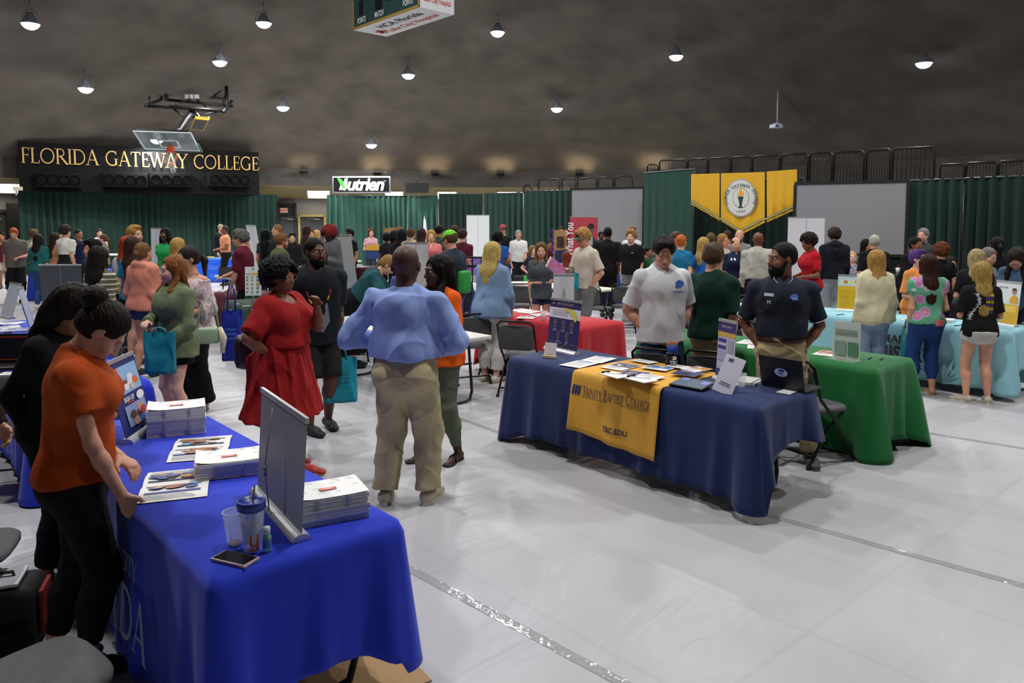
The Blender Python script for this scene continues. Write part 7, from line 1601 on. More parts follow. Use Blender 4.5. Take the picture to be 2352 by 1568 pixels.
p = at(532, 712, 7.5); tote(Vector((p.x-.0, p.y, p.z)), radians(12), .2, .5, .14, '142c94', 'blue tote bag hanging beside the wide black trousers', handle=.3, seed=5, print_c='3c68b8')
p = at(478, 742, 7.35); o = empty('handbag', (p.x, p.y, p.z-.24), radians(15), 'pale sage handbag with a floral scarf at the black trousers', 'handbag'); MB().box((0, 0, .12), (.2, .1, .16), bev=.03).build('bag_body', mat('9cb498', .5), o); MB().tube([(-.1, 0, .2), (-.06, 0, .42), (.02, .02, .5), (.06, 0, .42), (.1, 0, .2)], .009, n=6).build('strap', mat('9cb498', .5), o); MB().tube([(.11, -.03, .2), (.14, -.05, .1), (.13, -.05, -.05)], [.02, .035, .02], n=7).build('scarf', mat('c8b87c', .7, two='e0dcd0', var=.3, vscale=40), o)
p = at(568, 806, 6.15); o = empty('handbag', (p.x, p.y, p.z-.15), .3, 'dark maroon shoulder bag behind the red dress elbow', 'handbag'); MB().box((0, 0, .15), (.2, .26, .28), bev=.07).build('bag_body', mat('2c1018', .4), o); MB().tube([(0, -.06, .28), (.06, 0, .6), (0, .06, .28)], .008, n=6).build('strap', mat('2c1018', .5), o)

# --- men at the navy table
wp = person(1527, 527, 6.6, 12, 'person in a white eagle polo looking down with hands near the pockets', 'm', skin='w', g=1.08, h=1.84, sw=1.05, top=tee('cfcfd2', neck='polo', sleeve=.85, sr=.03, off=.028, hem=.475, amp=.02, fr=15, var=.02), bot=pants('1a2c4c', ease=.02, cuff=.06), hair='short', hairc='1c1412', head=(-14, 26, 0), arm_r='pocket', arm_l='pocket', watch=('l', '16161a'), shoe='202024')
vs, fs = pg(*EAGLE); garment_text(wp, '', 1, -.085, .755, '2c50a8', name='eagle_print', v=[(x*1.3, y*1.5, 0) for x, y, z in vs], f=fs); garment_text(wp, 'BASEBALL', .024, -.085, .718, '2c50a8'); garment_text(wp, '>', .03, -.265, .67, '9c9ca0')
np_ = person(1800, 551, 5.95, -18, 'bearded person in a navy polo and khaki trousers beside the laptop', 'm', skin='b3', g=1.06, sw=1.1, top=tee('252a36', neck='polo', sleeve=.85, sr=.028, off=.022, hem=.578, amp=.014, fr=16), bot=pants('a89873', off=.012, ease=.018, cuff=.065, len=1.9, amp=.012), hair='fade', hairc='14100e', beard=.014, head=(-58, 0, 0), arm_r='pocket', arm_l='pocket', belt='34180f', beltz=.566, watch=('l', 'b8bcc0'), foot_r=(.06, .0, 25), foot_l=(.24, -.06, 10), shoe='4c4a48', sole='78706a')
vs, fs = pg(*EAGLE); garment_text(np_, '', 1, -.085, .755, '4a74c8', name='eagle_print', v=[(-x, y*1.2, 0) for x, y, z in vs], f=[fs[0][::-1]]); garment_text(np_, 'TBC', .022, -.08, .748, 'b8c4dc'); garment_text(np_, 'H', .035, .10, .728, 'd8d8d8'); garment_text(np_, '', 1, .10, .765, 'b8b8bc', name='name_tag', v=pg((-.035, -.012), (.035, -.012), (.035, .012), (-.035, .012))[0], f=[(0, 1, 2, 3)])
S = np_['S']
for nm in ('l', 'r'):
    sh, el, wr, st = S['arms'][nm]; e = sh+(el-sh)*.83; u = Vector(nrm(el-sh)); x = u.orthogonal().normalized(); y = u.cross(x); MB().tube([Vector(e)+(x*cos(a*pi/10)+y*sin(a*pi/10))*.0735 for a in range(20)], .0032, n=5, closed=True).build('sleeve_trim', mat('d0d0d0', .7), np_['root'])
    g_ = 1 if nm == 'r' else -1; up = S['up']; MB().tube([up(g_*.062, .04, .856), up(g_*.066, .085, .832), up(g_*.035, .112, .812)], .003, n=5).build('collar_trim', mat('d0d0d0', .7), np_['root'])
gp = person(1640, 555, 6.9, 150, 'person in a dark green polo and khaki trousers seen from behind', 'm', skin='w', g=1.1, top=tee('0f2f26', neck='polo', sleeve=.9, sr=.03, off=.024, hem=.5, amp=.014, fr=16), bot=pants('93815c', ease=.025, cuff=.075), hair='short', hairc='4a3828', head=(-6, 4, 0), arm_r='down', arm_l='hold2')

# --- left crowd
person(3, 532, 21.5, 20, 'person in a plaid open shirt and light shorts at the far left edge', 'm', skin='t', top=ls('5c1c28', neck='v', hem=.47), bot=shorts('b0a898', .8), hair='short', hairc=BK)
person(30, 521, 17.8, 25, 'red haired person in a grey tee with green print and black shorts', 'm', skin='w', g=1.1, top=tee('5c5650', sleeve=.8, off=.03, hem=.46), bot=shorts('0e0e12', 1.05, ease=.05), hair='short', hairc='a04c1c', head=(0, 22, 0), arm_l='hold2')
person(77, 527, 21, 170, 'person with curly brown hair in cream behind the teal shirt', 'f', skin='w', top=ls('c8c0a4'), bot=pants('2a3c60'), hair='curl', hairc='4c3420')
tl = person(88, 537, 16.6, 178, 'person with long dark hair in a teal top and blue jeans seen from behind', 'f', skin='w', g=1.12, top=ls('1d5854', sleeve=1.0, sr=.035, off=.03, flare=.02), bot=pants('2c4a78', cuff=.05), hair='long', hairlen=.42, hairc='1a1210', shoe='d0c8c8', arm_l='hold2', arm_r='down')
person(126, 534, 17.2, 150, 'person in a peach top with long brown hair holding up a phone', 'f', skin='w3', top=tee('c08468'), bot=pants('262a44'), hair='long', hairlen=.4, hairc='2c1c16', arm_l='phone', arm_r='fold')
person(141, 539, 17.8, -20, 'fair haired person hidden behind the peach top', 'f', skin='w3', top=tee('c89888'), bot=pants('3c4a6c'), hair='long', hairlen=.3, hairc='b09068')
person(150, 516, 16.9, 165, 'person with mop hair in a white tee fading to black', 'm', skin='w', top=dict(c='d0ccc4', sleeve=.7, sr=.02, hem=.64, off=.02), bot=pants('18181c', top=.66, off=.022), hair='mop', hairc='2c1e16', arm_l='phone', arm_r='down')
person(180, 525, 20, 70, 'person in a navy long sleeved shirt with short dark hair by the green curtain', 'm', skin='t', top=ls('141c38'), bot=pants('141c38'), hair='buzz', hairc=DB)
person(228, 525, 24, 40, 'person in a white shirt behind the woman in tan', 'm', skin='w', top=ls('c8ccd8'), bot=pants('202430'), hair='short', hairc='3c3430')
person(236, 538, 19.5, -60, 'person in a tan top with brown hair tied back, facing left', 'f', skin='w3', top=ls('7c7464'), bot=pants('30343c'), hair='pony', hairlen=.3, hairc='5c3c24')
person(211, 549, 10.6, -25, 'person whose black mop hair shows above the striped top', 'm', skin='w', top=tee('202428'), bot=pants('202430'), hair='mop', hairc=BK)
st = person(228, 565, 8.6, 165, 'person with very long dark brown hair in an olive striped top', 'f', skin='w', top=ls('6c6a44', m=None, off=.03), bot=pants('2c3444'), hair='long', hairlen=.62, hairw=.1, hairc='1c1410')
nt = st['top'].data.materials[0]
sm_ = bpy.data.materials.new('striped_cloth'); sm_.use_nodes = True; n_ = sm_.node_tree; wv = n_.nodes.new('ShaderNodeTexWave'); wv.bands_direction = 'Z'; wv.inputs['Scale'].default_value = 5.5; tcn = n_.nodes.new('ShaderNodeTexCoord'); rr_ = n_.nodes.new('ShaderNodeValToRGB'); rr_.color_ramp.elements[0].position = .8; rr_.color_ramp.elements[1].position = .84; rr_.color_ramp.elements[0].color = (*lin('5c5a3c'), 1); rr_.color_ramp.elements[1].color = (*lin('c8c4b4'), 1)
n_.links.new(tcn.outputs['Object'], wv.inputs[0]); n_.links.new(wv.outputs['Fac'], rr_.inputs[0]); n_.links.new(rr_.outputs[0], n_.nodes['Principled BSDF'].inputs['Base Color']); n_.nodes['Principled BSDF'].inputs['Roughness'].default_value = .9; st['top'].data.materials[0] = sm_
person(308, 514, 11.2, 70, 'tall blond person looking right behind the redhead', 'm', skin='w', top=tee('b8b8bc'), bot=pants('202c4c'), hair='short', hairc='9c7434')
person(291, 541, 11, 178, 'person with long red hair behind the brown haired person', 'f', skin='w', top=tee('c0c4cc'), bot=pants('2c3440'), hair='long', hairlen=.5, hairc='8c3c18')
person(305, 542, 10.2, 172, 'person with long straight brown hair in a bright teal shirt and black shorts', 'f', skin='w', top=tee('1c6c90'), bot=shorts('101014', .45), hair='long', hairlen=.5, hairc='34221a')
pk = person(327, 555, 9.4, 165, 'person in a salmon hoodie and denim shorts with a low bun', 'f', skin='w', g=1.04, top=ls('c9806c', neck='hood', off=.045, sleeve=1.8, sr=.035, hem=.5, flare=.01, amp=.014), bot=shorts('1f3358', .28, ease=.012, off=.012), hair='bun', hairc='6c4c2c', bunpos=(0, -.115, -.01), arm_r='down', arm_l='hold2', shoe='28241f', foot_r=(.13, 0), foot_l=(.13, 0))
p = at(326, 705, 9.5); tote(Vector((p.x, p.y+.15, p.z)), radians(-10), .24, .36, .1, '1a8494', 'teal tote bag behind the salmon hoodie person legs', handle=.12, seed=8)
gb = person(379, 522, 15, -10, 'person with black locs in a green tee beside the narrow white banner', 'f', skin='b2', top=tee('1c8a48'), bot=pants('18181c'), hair='locs', hairlen=.3, hairc='140c0c')
person(409, 545, 11.3, 160, 'person with long blonde hair behind the floral blouse', 'f', skin='w', top=tee('8c8070'), bot=pants('303848'), hair='long', hairlen=.5, hairc='a8854c')
person(507, 513, 25, 60, 'person in a black blazer facing the peach polo', 'm', skin='w', top=ls('18181c', neck='v'), bot=pants('18181c'), hair='buzz', hairc='807870', arm_l='hold2')
person(516, 516, 22.5, -60, 'person in a peach polo and black trousers with a grey beard', 'm', skin='b3', g=1.08, top=tee('d48f6a', hem=.55), bot=pants('121214'), hair='buzz', hairc='34302e', arm_l='hold2', arm_r='hold2')
mar = person(551, 525, 12, -85, 'grey haired person in a maroon tee reaching out over the white table', 'm', skin='w', g=1.12, top=tee('571426', sleeve=.9, sr=.035, off=.028, hem=.47), bot=pants('141418'), hair='mop', hairc='5c5854', arm_r='point', arm_l='table', lean=6)
person(572, 540, 20, 40, 'small person in a red shirt behind the maroon tee', 'm', skin='w', top=tee('c0402c'), bot=pants('202430'), hair='curl', hairc='4c3020', h=1.5)
person(610, 525, 17.2, 175, 'person with very long black hair beside the olive shirt', 'f', skin='t', top=tee('26282c'), bot=pants('141416'), hair='long', hairlen=.55, hairc=BK)
person(636, 513, 17, -60, 'person with cropped ginger hair in a black and yellow shirt', 'm', skin='w', top=tee('1c1c20'), bot=pants('202024'), hair='buzz', hairc='8c5c38')
person(646, 534, 13, 130, 'bearded person in an olive green tee seen from behind', 'm', skin='w', g=1.15, top=tee('4f5634', off=.03, sleeve=.85, sr=.03), bot=pants('2c3038'), hair='short', hairc='6c4a2c', beard=.012, beardc='8c5428', lean=8, arm_r='table', arm_l='table')
person(671, 534, 19, 15, 'dark haired boy in a black hooded sweatshirt', 'm', skin='w', top=ls('141416', neck='hood'), bot=pants('18181c'), hair='short', hairc=DB)
person(705, 516, 19.5, 150, 'person with long wavy brown hair in front of the beige door frame', 'f', skin='t', top=tee('3c3c34'), bot=pants('24242c'), hair='long', hairlen=.45, hairc='342218')
person(714, 526, 20.5, 20, 'dark haired person beside the blonde by the door', 'f', skin='w', top=tee('6c6c5c'), bot=pants('24242c'), hair='bun', hairc='3c2c24')
person(728, 528, 21, 160, 'short blonde haired person before the grey door', 'f', skin='w', top=tee('8c8c88'), bot=pants('24242c'), hair='bob', hairlen=.16, hairc='b89860')
hd_ = person(752, 517, 14, -30, 'person in a grey hoodie with a red head scarf looking down', 'm', skin='b2', g=1.12, top=ls('57575a', neck='hood', off=.05, sr=.03, hem=.5, flare=.02), bot=shorts('141416', .8, ease=.03), hair='afro', hairc='6c1c20', head=(-10, 25, 0), arm_r='hold', arm_l='hold')
person(738, 560, 10.6, 160, 'person in an aqua green tee mostly hidden by the black poster shirt', 'f', skin='w', h=1.55, top=tee('1f9078'), bot=pants('20242c'), hair='long', hairlen=.3, hairc=BR)
person(803, 524, 19, -40, 'person in a black cap and black tee drinking from a green bottle', 'm', skin='t', top=tee('101012'), bot=pants('101012'), hair='short', hairc=BK, cap=('101014', '101014'), arm_r='mouth', arm_l='down')
person(791, 536, 20, 150, 'dark haired person in lilac next to the black cap', 'f', skin='b3', top=tee('8c7cb0'), bot=pants('20242c'), hair='long', hairlen=.35, hairc='241814')
person(852, 524, 23, 20, 'person with long red brown hair in a pink tee behind the far sign', 'f', skin='w3', top=tee('c89ca4'), bot=pants('2c3448'), hair='long', hairlen=.4, hairc='5c2418', arm_r='hold')
person(888, 535, 19.5, 170, 'dark haired person low beside the braided one', 'f', skin='b', top=tee('1c1c20'), bot=pants('141416'), hair='curl', hairc=BK)
person(906, 528, 19, 120, 'person with black braids and a black shirt', 'm', skin='b', top=tee('141417'), bot=pants('141416'), hair='locs', hairlen=.12, hairc=BK)
person(918, 520, 22, 100, 'brown haired person by the brown poster board', 'm', skin='w', top=tee('4c4c48'), bot=pants('24242c'), hair='short', hairc='6c4c2c')
person(923, 526, 17.5, 178, 'person with long black curls and a black top', 'f', skin='b', top=tee('101012'), bot=pants('101012'), hair='long', hairlen=.5, hairw=.11, hairc=BK)
person(944, 522, 17, 165, 'person with hair up in a cream and gold patterned shirt', 'f', skin='w', g=1.1, top=dict(c='c8b890', sleeve=.8, sr=.03, off=.03, hem=.5, neck='crew', m=mat('c8c0a8', .8, var=.4, two='6c5428', vscale=18)), bot=pants('24242c'), hair='bun', hairc='4c3020', bunpos=(0, -.06, .1))
person(968, 522, 16.6, 178, 'person with long brown hair and a yellow patterned shirt', 'f', skin='w', top=tee('b09034'), bot=pants('24242c'), hair='long', hairlen=.5, hairc='34201a')
person(990, 527, 16, 5, 'blonde person in a red patterned dress with folded arms', 'f', skin='w3', g=1.12, top=dict(c='b83030', sleeve=.7, sr=.03, off=.025, hem=.5, neck='v', m=mat('b8282c', .8, var=.4, two='d08880', vscale=40)), bot=skirt('b02828', .3), hair='bob', hairlen=.22, hairc='b07c3c', arm_l='fold', arm_r='fold')
person(1009, 516, 18, 150, 'dark haired person in a dark green shirt behind the lime cap', 'm', skin='t', top=tee('1f4430'), bot=pants('24242c'), hair='short', hairc=BK)
person(1044, 516, 19, 165, 'person in a black cap and pale green shirt', 'm', skin='w', top=tee('8ca498'), bot=pants('24242c'), hair='short', hairc=BR, cap=('18181c', '18181c'))
person(1062, 524, 15.2, 160, 'brown haired person in a maroon tee left of the tall white banner', 'm', skin='w', top=tee('4c1428'), bot=pants('24242c'), hair='short', hairc='34201a')
lime = person(1030, 525, 10.5, -125, 'person in a lime green cap and navy tee with a green string bag', 'm', skin='w', g=1.08, top=tee('26303c', sleeve=.8, sr=.03, off=.026), bot=pants('34547c'), hair='crop', hairc='4c3420', cap=('6cc81c', '4c4c50'), head=(0, 14, 0), arm_l='reach', arm_r='hold2')
p = loc(lime, (.03, -.2, 1.0)); o = empty('drawstring_bag', p, lime['root'].rotation_euler.z, 'bright green drawstring bag on the back of the lime cap person', 'bag'); MB().box((0, 0, .1), (.22, .1, .32), bev=.045).build('bag_body', mat('1f8c34', .6, bump=.3, bscale=10), o); MB().tube([(-.12, 0, .3), (-.14, .1, .44), (-.12, .2, .4)], .006, n=5).tube([(.12, 0, .3), (.14, .1, .44), (.12, .2, .4)], .006, n=5).build('cord', mat('141416', .6), o)
teal = person(902, 549, 10.0, 95, 'person with a blonde braid in a teal blouse bending forward to the right', 'f', skin='w3', h=1.68, g=1.1, top=dict(c='1e4a50', sleeve=1.0, sr=.05, puff=.01, neck='scoop', off=.03, hem=.56, amp=.016), bot=skirt('0c0c10', .12, top=.6, flare=.03), hair='braid', hairc='8a6c40', lean=42, head=(0, 5, 0), arm_r='reach', arm_l='reach')

# --- centre and right crowd
den = person(1133, 547, 9.1, 150, 'blonde person in a denim shirt and white trousers leaning on a chair back', 'f', skin='w3', g=1.22, h=1.69, top=ls('7892b4', neck='collar', off=.035, sleeve=1.75, sr=.03, hem=.47, flare=.03, amp=.018, fr=18), bot=pants('c8c4bc', off=.012, ease=.03, cuff=.075, len=1.8), hair='bob', hairlen=.3, hairw=.1, hairc='b09858', arm_r='chair', arm_l='fold', shoe='c8c2b4', shoek='low', sole='a89474', lean=4)
person(1155, 514, 20, -30, 'person in a red and white cap and black polo at the far curtain', 'm', skin='w', top=tee('141416'), bot=pants('141416'), hair='crop', hairc=BR, cap=('a83038', '141416'))
person(1143, 531, 15.5, 170, 'person with short black curls behind the denim shirt', 'm', skin='b', top=tee('204c9c'), bot=pants('20242c'), hair='curl', hairc=BK)
person(1191, 527, 19.8, 5, 'grey haired person in a white polo and black trousers behind the navy table', 'm', skin='w', g=1.12, top=tee('d4d4d2', neck='polo', sleeve=.85, sr=.03), bot=pants('141416'), hair='crop', hairc='908c88', arm_r='down', arm_l='table', head=(0, 6, 0))
person(1224, 553, 19, 30, 'light brown haired person seated low behind the navy table', 'f', skin='w3', h=1.66, sit=1, pelz=.52, top=tee('24242c'), bot=pants('24242c'), hair='bob', hairlen=.18, hairc='7c5830')
person(1262, 548, 22.4, 20, 'dark haired person seated left of the feather board', 'f', skin='t', h=1.7, sit=1, pelz=.55, top=tee('4c1c24'), bot=pants('24242c'), hair='bun', hairc=BK)
person(1289, 520, 24, 0, 'person whose face shows above the feather board', 'm', skin='w', top=tee('3c3c40'), bot=pants('24242c'), hair='short', hairc=BR)
person(1301, 566, 16.5, 180, 'person in a salmon shirt seated in front of the red banner', 'f', skin='w', h=1.6, sit=1, pelz=.5, g=1.15, top=tee('d8806c'), bot=pants('24242c'), hair='long', hairlen=.25, hairc='6c2c1c')
ggy = person(1243, 556, 11.6, 5, 'person in a grey tee with long wavy hair and one arm across', 'f', skin='w', top=tee('454c54', sleeve=.8, sr=.03, off=.028, hem=.46), bot=shorts('1c2440', .4), hair='long', hairlen=.34, hairw=.08, hairfront=.1, hairc='5c4430', head=(-8, 4, 0), arm_r='down', arm_l=((-.1, .14, .62), (.8, -.1, -.6)))
crm = person(1336, 521, 11.4, -58, 'person in a camo cap and cream tee holding an open brochure', 'm', skin='w', g=1.02, top=tee('c4b8a8', sleeve=.85, sr=.03, off=.026), bot=shorts('6c706c', .95, ease=.035), hair='mop', hairc='a07a44', cap=('141414', '4c4c3c'), head=(0, 20, 0), arm_r=((.02, .34, .66), (.5, -.6, -.7)), arm_l='pocket', glasses='2c2c30')
p = at(1277, 614, 10.9); o = empty('open_brochure', p, radians(20), 'red and purple brochure held open by the cream tee person', 'brochure')
for s, c_ in ((-1, 'dcd8d8'), (1, 'a8344c')): m = MB(); m.T = Matrix.Rotation(radians(38), 4, 'Y') @ Matrix.Rotation(radians(65), 4, 'X'); m.box((s*.0+(.0 if s > 0 else -.02), .0, s*.008), (.27, .19, .003)); m.build('page', mat(c_, .5, two='8c6cac' if s > 0 else None, var=.5 if s > 0 else 0, vscale=9), o)
p = at(1312, 628, 11.1); tote(Vector((p.x, p.y+.1, p.z)), radians(10), .24, .25, .1, '128090', 'teal bag behind the brochure', handle=.08)
p = at(1238, 722, 10.4); tag(MB().box((0, 0, 0), (.32, .07, .06), bev=.015).build('rolled_bag', mat('1f98c0', .6), None, p, .2), 'rolled bright blue bag held by the grey tee person over the red cloth', 'bag')
tb = person(1396, 523, 15.2, 165, 'tall person all in black with white sunglasses on the head', 'm', skin='b', g=1.15, sw=1.1, h=1.83, top=tee('0f0f12', neck='polo', sleeve=.95, sr=.035), bot=pants('0f0f13', cuff=.06), hair='fade', hairc=BK, arm_r='down', arm_l='down', shoe='1c1814', glasses='e0e0e0')
person(1381, 531, 21.5, 0, 'dark skinned person beside the red banner', 'm', skin='b', top=tee('24242c'), bot=pants('24242c'), hair='crop', hairc=BK)
yb = person(1450, 526, 14.8, -25, 'curly blond person in a black tee with a chain, leaning on a chair', 'm', skin='w3', top=tee('121214', off=.03, sleeve=.85, sr=.035), bot=shorts('6c6c6c', .9), hair='mop', hairc='8c6c3c', arm_r='down', arm_l='down', watch=('l', '141416'))
garment_text(yb, 'ooo', .03, -.07, .74, 'b8b8b8')
person(1452, 519, 17, 20, 'person in a white shirt behind the curly blond', 'm', skin='w', top=tee('ccd0d8'), bot=pants('24242c'), hair='short', hairc='7c4c30')
person(1487, 560, 18.2, 60, 'dark haired person in dark green seated at the grey skirt table', 'f', skin='t', h=1.66, sit=1, pelz=.52, top=tee('1c4428'), bot=pants('24242c'), hair='bun', hairc=BK)
person(1510, 570, 15.4, 120, 'person in a white shirt hunched over on a folding chair', 'm', skin='t', h=1.72, sit=1, pelz=.5, lean=40, top=ls('c8c8c4', neck='collar'), bot=pants('20242c'), hair='short', hairc='4c4848', arm_r='desk', arm_l='desk')
person(1565, 537, 13, 150, 'red haired person with a bun in a teal tee behind the white polo', 'f', skin='w3', top=tee('1f6c94'), bot=pants('24242c'), hair='bun', hairc='b05c20', bunpos=(0, -.11, .05))
person(1552, 531, 15.5, 60, 'brown haired person just right of the white polo head', 'm', skin='w', top=tee('4c5c6c'), bot=pants('24242c'), hair='short', hairc='5c4030')
person(1617, 544, 13, 130, 'person with straight blonde hair in bright blue', 'f', skin='w', top=tee('1f64b8'), bot=pants('141418'), hair='long', hairlen=.3, hairc='a88850')
person(1633, 534, 15.5, 165, 'brown haired person behind the bright blue top', 'm', skin='w', top=tee('6c6c6c'), bot=pants('24242c'), hair='short', hairc='5c4430')
person(1661, 536, 15, 40, 'light brown haired person in cream between the polos', 'f', skin='w', top=tee('b8ac98'), bot=pants('24242c'), hair='long', hairlen=.3, hairc='94683c', glasses='28282c')
person(1671, 528, 17, 170, 'brown haired person in an orange red shirt', 'm', skin='w', top=tee('c84c34'), bot=pants('24242c'), hair='short', hairc='3c2418')
nv = person(1691, 542, 12.8, -5, 'person in a navy polo with hair tied back, hands together', 'f', skin='w', g=1.12, top=tee('151f3a', neck='polo', sleeve=.8, sr=.03), bot=pants('141620'), hair='ring', hairc=BR, arm_l=((.0, .2, .55), (.7, -.5, -.4)), arm_r=((.0, .2, .56), (.7, -.5, -.4)))
garment_text(nv, '', 1, .07, .77, 'd8d8dc', name='name_tag', v=pg((-.04, -.02), (.04, -.02), (.04, .02), (-.04, .02))[0], f=[(0, 1, 2, 3)])
person(1699, 525, 15.5, -20, 'bald bearded person in a grey shirt below the middle banner', 'm', skin='w', top=ls('7c7c80', neck='collar'), bot=pants('24242c'), hair='bald', beard=.008, beardc='5c4838')
person(1742, 530, 12.3, 162, 'bald person in a cream dress shirt and black trousers seen from behind', 'm', skin='b3', skinc='6c3a28', g=1.1, sw=1.06, top=ls('aaa79c', neck='collar', off=.03, sr=.028, hem=.56, blouse=.025, amp=.018), bot=pants('101013', ease=.03, cuff=.07), hair='bald', arm_l='down', arm_r='out')
rt = person(1854, 534, 12, -85, 'person with dark curls in a red tee and jeans, facing left', 'f', skin='b3', g=1.05, top=tee('a81420', sleeve=.75, sr=.028, off=.024), bot=pants('26365c'), hair='curl', hairc='1c1310', head=(0, 20, 0), arm_l='hold2', arm_r='hold2')
person(1917, 521, 13.4, 172, 'person in a navy hoodie and pale jeans before the right screen', 'm', skin='t', top=ls('12161f', neck='hood', off=.045, sr=.03), bot=pants('8c949c', ease=.04, cuff=.08), hair='mop', hairc='2c1e18', head=(-8, 10, 0))
person(1956, 582, 16.0, -10, 'blonde person with blue glasses seated in a floral shirt', 'f', skin='w3', h=1.66, sit=1, pelz=.5, top=dict(c='3c4460', sleeve=.8, sr=.03, off=.03, hem=.5, neck='crew', m=mat('2c3450', .8, var=.5, two='a8a8b4', vscale=28)), bot=pants('24242c'), hair='bob', hairlen=.2, hairc='c0a878', head=(0, -14, 0), glasses='3c50c0', arm_r='desk', arm_l='desk')
person(1991, 549, 14.6, 30, 'dark haired person in a white top behind the grey haired one', 'f', skin='t', top=tee('ccd0d8'), bot=pants('24242c'), hair='long', hairlen=.35, hairc=BK, arm_r='hold2')
person(2009, 537, 12.8, 165, 'person with cropped grey hair in a black polo seen from behind', 'm', skin='w', g=1.15, top=tee('101013', neck='polo', sleeve=.9, sr=.03), bot=pants('101013'), hair='buzz', hairc='a8a49c')
cr = person(2013, 573, 8.8, 178, 'person with long honey blonde hair in a cream jacket and pale jeans', 'f', skin='w', top=ls('c9c1a0', neck='collar', off=.055, sr=.045, hem=.49, flare=.03, amp=.016, fr=16), bot=pants('7f93ad', ease=.025, cuff=.075, len=1.9), hair='long', hairlen=.42, hairw=.08, hairc='a07a40', arm_l='down', arm_r='down')
p = at(1966, 716, 8.9); tote(Vector((p.x, p.y, p.z)), radians(60), .25, .3, .12, '12707c', 'teal tote bag at the cream jacket person side, over the aqua cloth', handle=.1, seed=4)
person(2121, 521, 13.4, -50, 'tall grey bearded person in a charcoal shirt by the right curtain', 'm', skin='w', g=1.12, top=tee('35373a', neck='polo'), bot=pants('24242c'), hair='crop', hairc='74706c', beard=.01, beardc='8c8884')
person(2104, 548, 12.4, 20, 'person in a black tee with dark hair leaning on the table behind the purple hair', 'f', skin='b3', g=1.12, h=1.7, lean=12, top=tee('101218', sleeve=.8, sr=.03), bot=pants('141418'), hair='bun', hairc=BK, arm_r='table', arm_l='table')
pu = person(2108, 573, 9.9, 20, 'smiling person with purple hair in an orange patterned dress', 'f', skin='w3', g=1.12, top=dict(c='c8702c', sleeve=.9, sr=.04, off=.03, hem=.5, neck='v', m=mat('c86820', .8, var=.4, two='d89448', vscale=26)), bot=skirt('c0682c', .2, flare=.06, m=mat('c86820', .8, var=.4, two='d89448', vscale=26)), hair='short', hairc='4c2c6c', head=(12, -4, 0), arm_r='hold2', arm_l='hold2')
fm_ = bpy.data.materials.new('flowered_cloth'); fm_.use_nodes = True; n_ = fm_.node_tree; vo = n_.nodes.new('ShaderNodeTexVoronoi'); vo.inputs['Scale'].default_value = 8.5; tcn = n_.nodes.new('ShaderNodeTexCoord'); n_.links.new(tcn.outputs['Object'], vo.inputs[0]); rr_ = n_.nodes.new('ShaderNodeValToRGB'); e_ = rr_.color_ramp.elements
e_[0].position = .0; e_[0].color = (*lin('c8a838'), 1); e_[1].position = .62; e_[1].color = (*lin('5c9c7c'), 1)
for ps, c_ in ((.12, 'c8a838'), (.15, 'b86ca4'), (.42, 'c07cb0'), (.45, 'b8d0c0'), (.48, '5c9c7c')): q = e_.new(ps); q.color = (*lin(c_), 1)
rr_.color_ramp.interpolation = 'LINEAR'; n_.links.new(vo.outputs['Distance'], rr_.inputs[0]); n_.links.new(rr_.outputs[0], n_.nodes['Principled BSDF'].inputs['Base Color']); n_.nodes['Principled BSDF'].inputs['Roughness'].default_value = .9
fw = person(2133, 584, 8.4, 172, 'person in a pink and green flowered blouse and blue jeans, long brown hair', 'f', skin='w', g=1.08, top=dict(c='', m=fm_, sleeve=.35, sr=.03, puff=.02, off=.024, hem=.515, amp=.01, name='blouse'), bot=pants('1f3c70', off=.008, ease=.01, amp=.004, cuff=.048, len=1.72, top=.6), hair='long', hairlen=.38, hairw=.075, hairc='301a14', arm_l='down', arm_r='hold2', foot_l=(.12, 0), foot_r=(.1, .02), shoe='b08a38', shoek='sandal', hw=1.12)
o = tag(MB().box((0, 0, 0), (.09, .012, .07), bev=.008).build('phone', mat('c86468', .5), None, loc(fw, (.07, -.19, .83))), 'phone in a pink case sticking out of the jeans back pocket', 'phone')
p = at(2083, 752, 8.75); tote(Vector((p.x, p.y, p.z)), radians(75), .26, .4, .12, '147c88', 'teal tote bag hanging from the flowered blouse person hand', handle=.1, seed=6)
person(2163, 558, 11.5, 165, 'person with short curly auburn hair in a black tee', 'f', skin='w', g=1.1, top=tee('101012'), bot=pants('141418'), hair='curl', hairc='5c3018')
person(2184, 585, 13, 0, 'dark haired person in green half hidden behind the auburn curls', 'f', skin='w', h=1.6, sit=1, pelz=.55, top=tee('1c7c48'), bot=pants('24242c'), hair='bob', hairlen=.18, hairc=DB)
person(2243, 572, 9.6, 160, 'person with straight ash blonde hair in a black top', 'f', skin='w', g=1.08, top=tee('121214', off=.03, sleeve=.8), bot=pants('101014'), hair='long', hairlen=.3, hairw=.085, hairc='9c8860', arm_l='hold2', arm_r='down', watch=('l', '141416'))
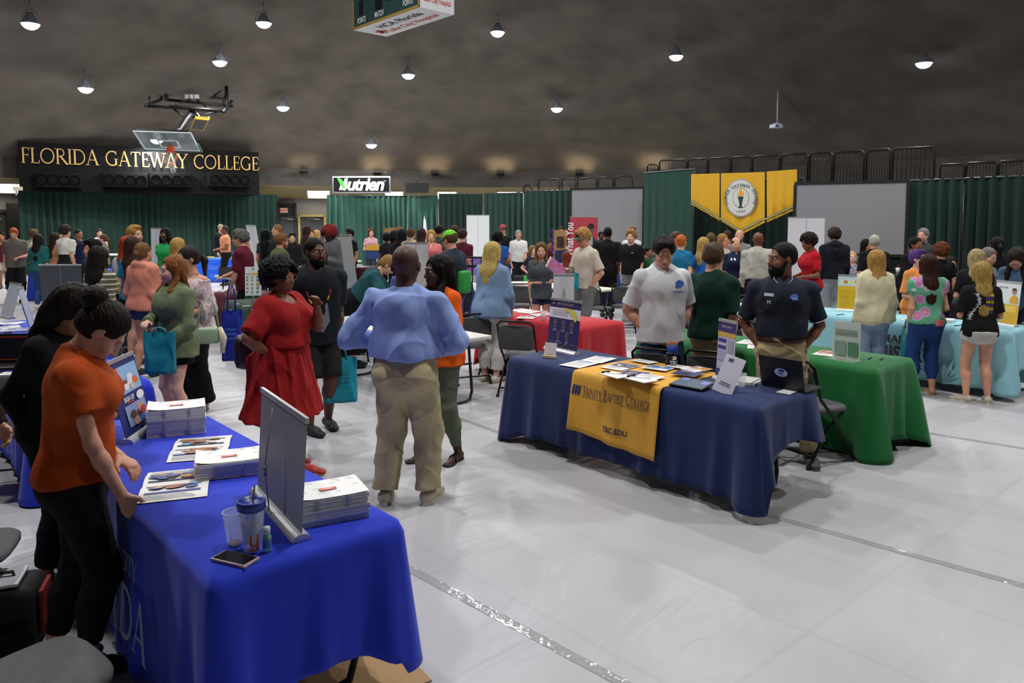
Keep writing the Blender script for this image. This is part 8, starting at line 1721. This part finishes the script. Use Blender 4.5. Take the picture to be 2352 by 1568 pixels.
person(2291, 542, 11, 165, 'person with dark hair pulled back in a black tee near the right edge', 'm', skin='b', g=1.1, top=tee('0e0e10', off=.03), bot=pants('141418'), hair='pony', hairlen=.1, hairc=BK)
person(2274, 588, 10.4, 20, 'grey haired person with sunglasses on the head in a grey tee', 'f', skin='w', h=1.58, top=tee('64646c'), bot=pants('24242c'), hair='crop', hairc='706860', head=(0, 15, 0))
person(2341, 566, 11.2, -15, 'smiling dark haired person in green at the right edge', 'f', skin='b3', top=tee('24683c'), bot=pants('24242c'), hair='long', hairlen=.25, hairc=BK)
person(2332, 595, 9.5, -40, 'person with long dark hair bending over the dark red table at right', 'f', skin='w', h=1.68, lean=22, top=ls('44607c', sleeve=1.0, sr=.03), bot=pants('14202c'), hair='long', hairlen=.35, hairfront=.2, hairc='241814', head=(0, 28, 0), glasses='2c2c30', arm_r='table', arm_l='table')
tg = person(2256, 601, 8.0, 168, 'person in a black tiger print tee and white shorts with long blonde hair', 'f', skin='w', top=tee('101012', off=.03, sleeve=.85, sr=.03, hem=.49), bot=shorts('b8b4b0', .22, ease=.018, off=.016), hair='long', hairlen=.42, hairw=.075, hairc='94793f', arm_l='hold2', arm_r='hold2', foot_r=(.12, 0, 10), foot_l=(.12, 0, 40), shoe='b4aa98', sole='c8c4bc')
vs, fs = [], []
rnd = random.Random(12)
for k in range(26):
    t = k/25; x, y = -.075+.03*sin(t*5)-.02*t, .12-.27*t; n = len(vs); a = rnd.uniform(-.9, .9); L_ = rnd.uniform(.018, .034); vs += [(x-L_*cos(a), y-L_*sin(a), 0), (x, y-.004, 0), (x+L_*.8*cos(a), y+L_*.8*sin(a), 0), (x, y+.006, 0)]; fs.append((n, n+1, n+2, n+3))
garment_text(tg, '', 1, -.0, .70, 'd0d0d4', back=True, name='tiger_print', v=vs, f=fs)
for k, (s, c_) in enumerate((('ONE', 'c8b01c'), ('LAST', '4a3480'), ('RIDE', 'b09c1c'), ('FOR', '4a3480'), ('2023', 'c8b01c'), ('CHS', '4a3480'))): garment_text(tg, s, .038, .055, .765-.024*k, c_, back=True, bold=.05)
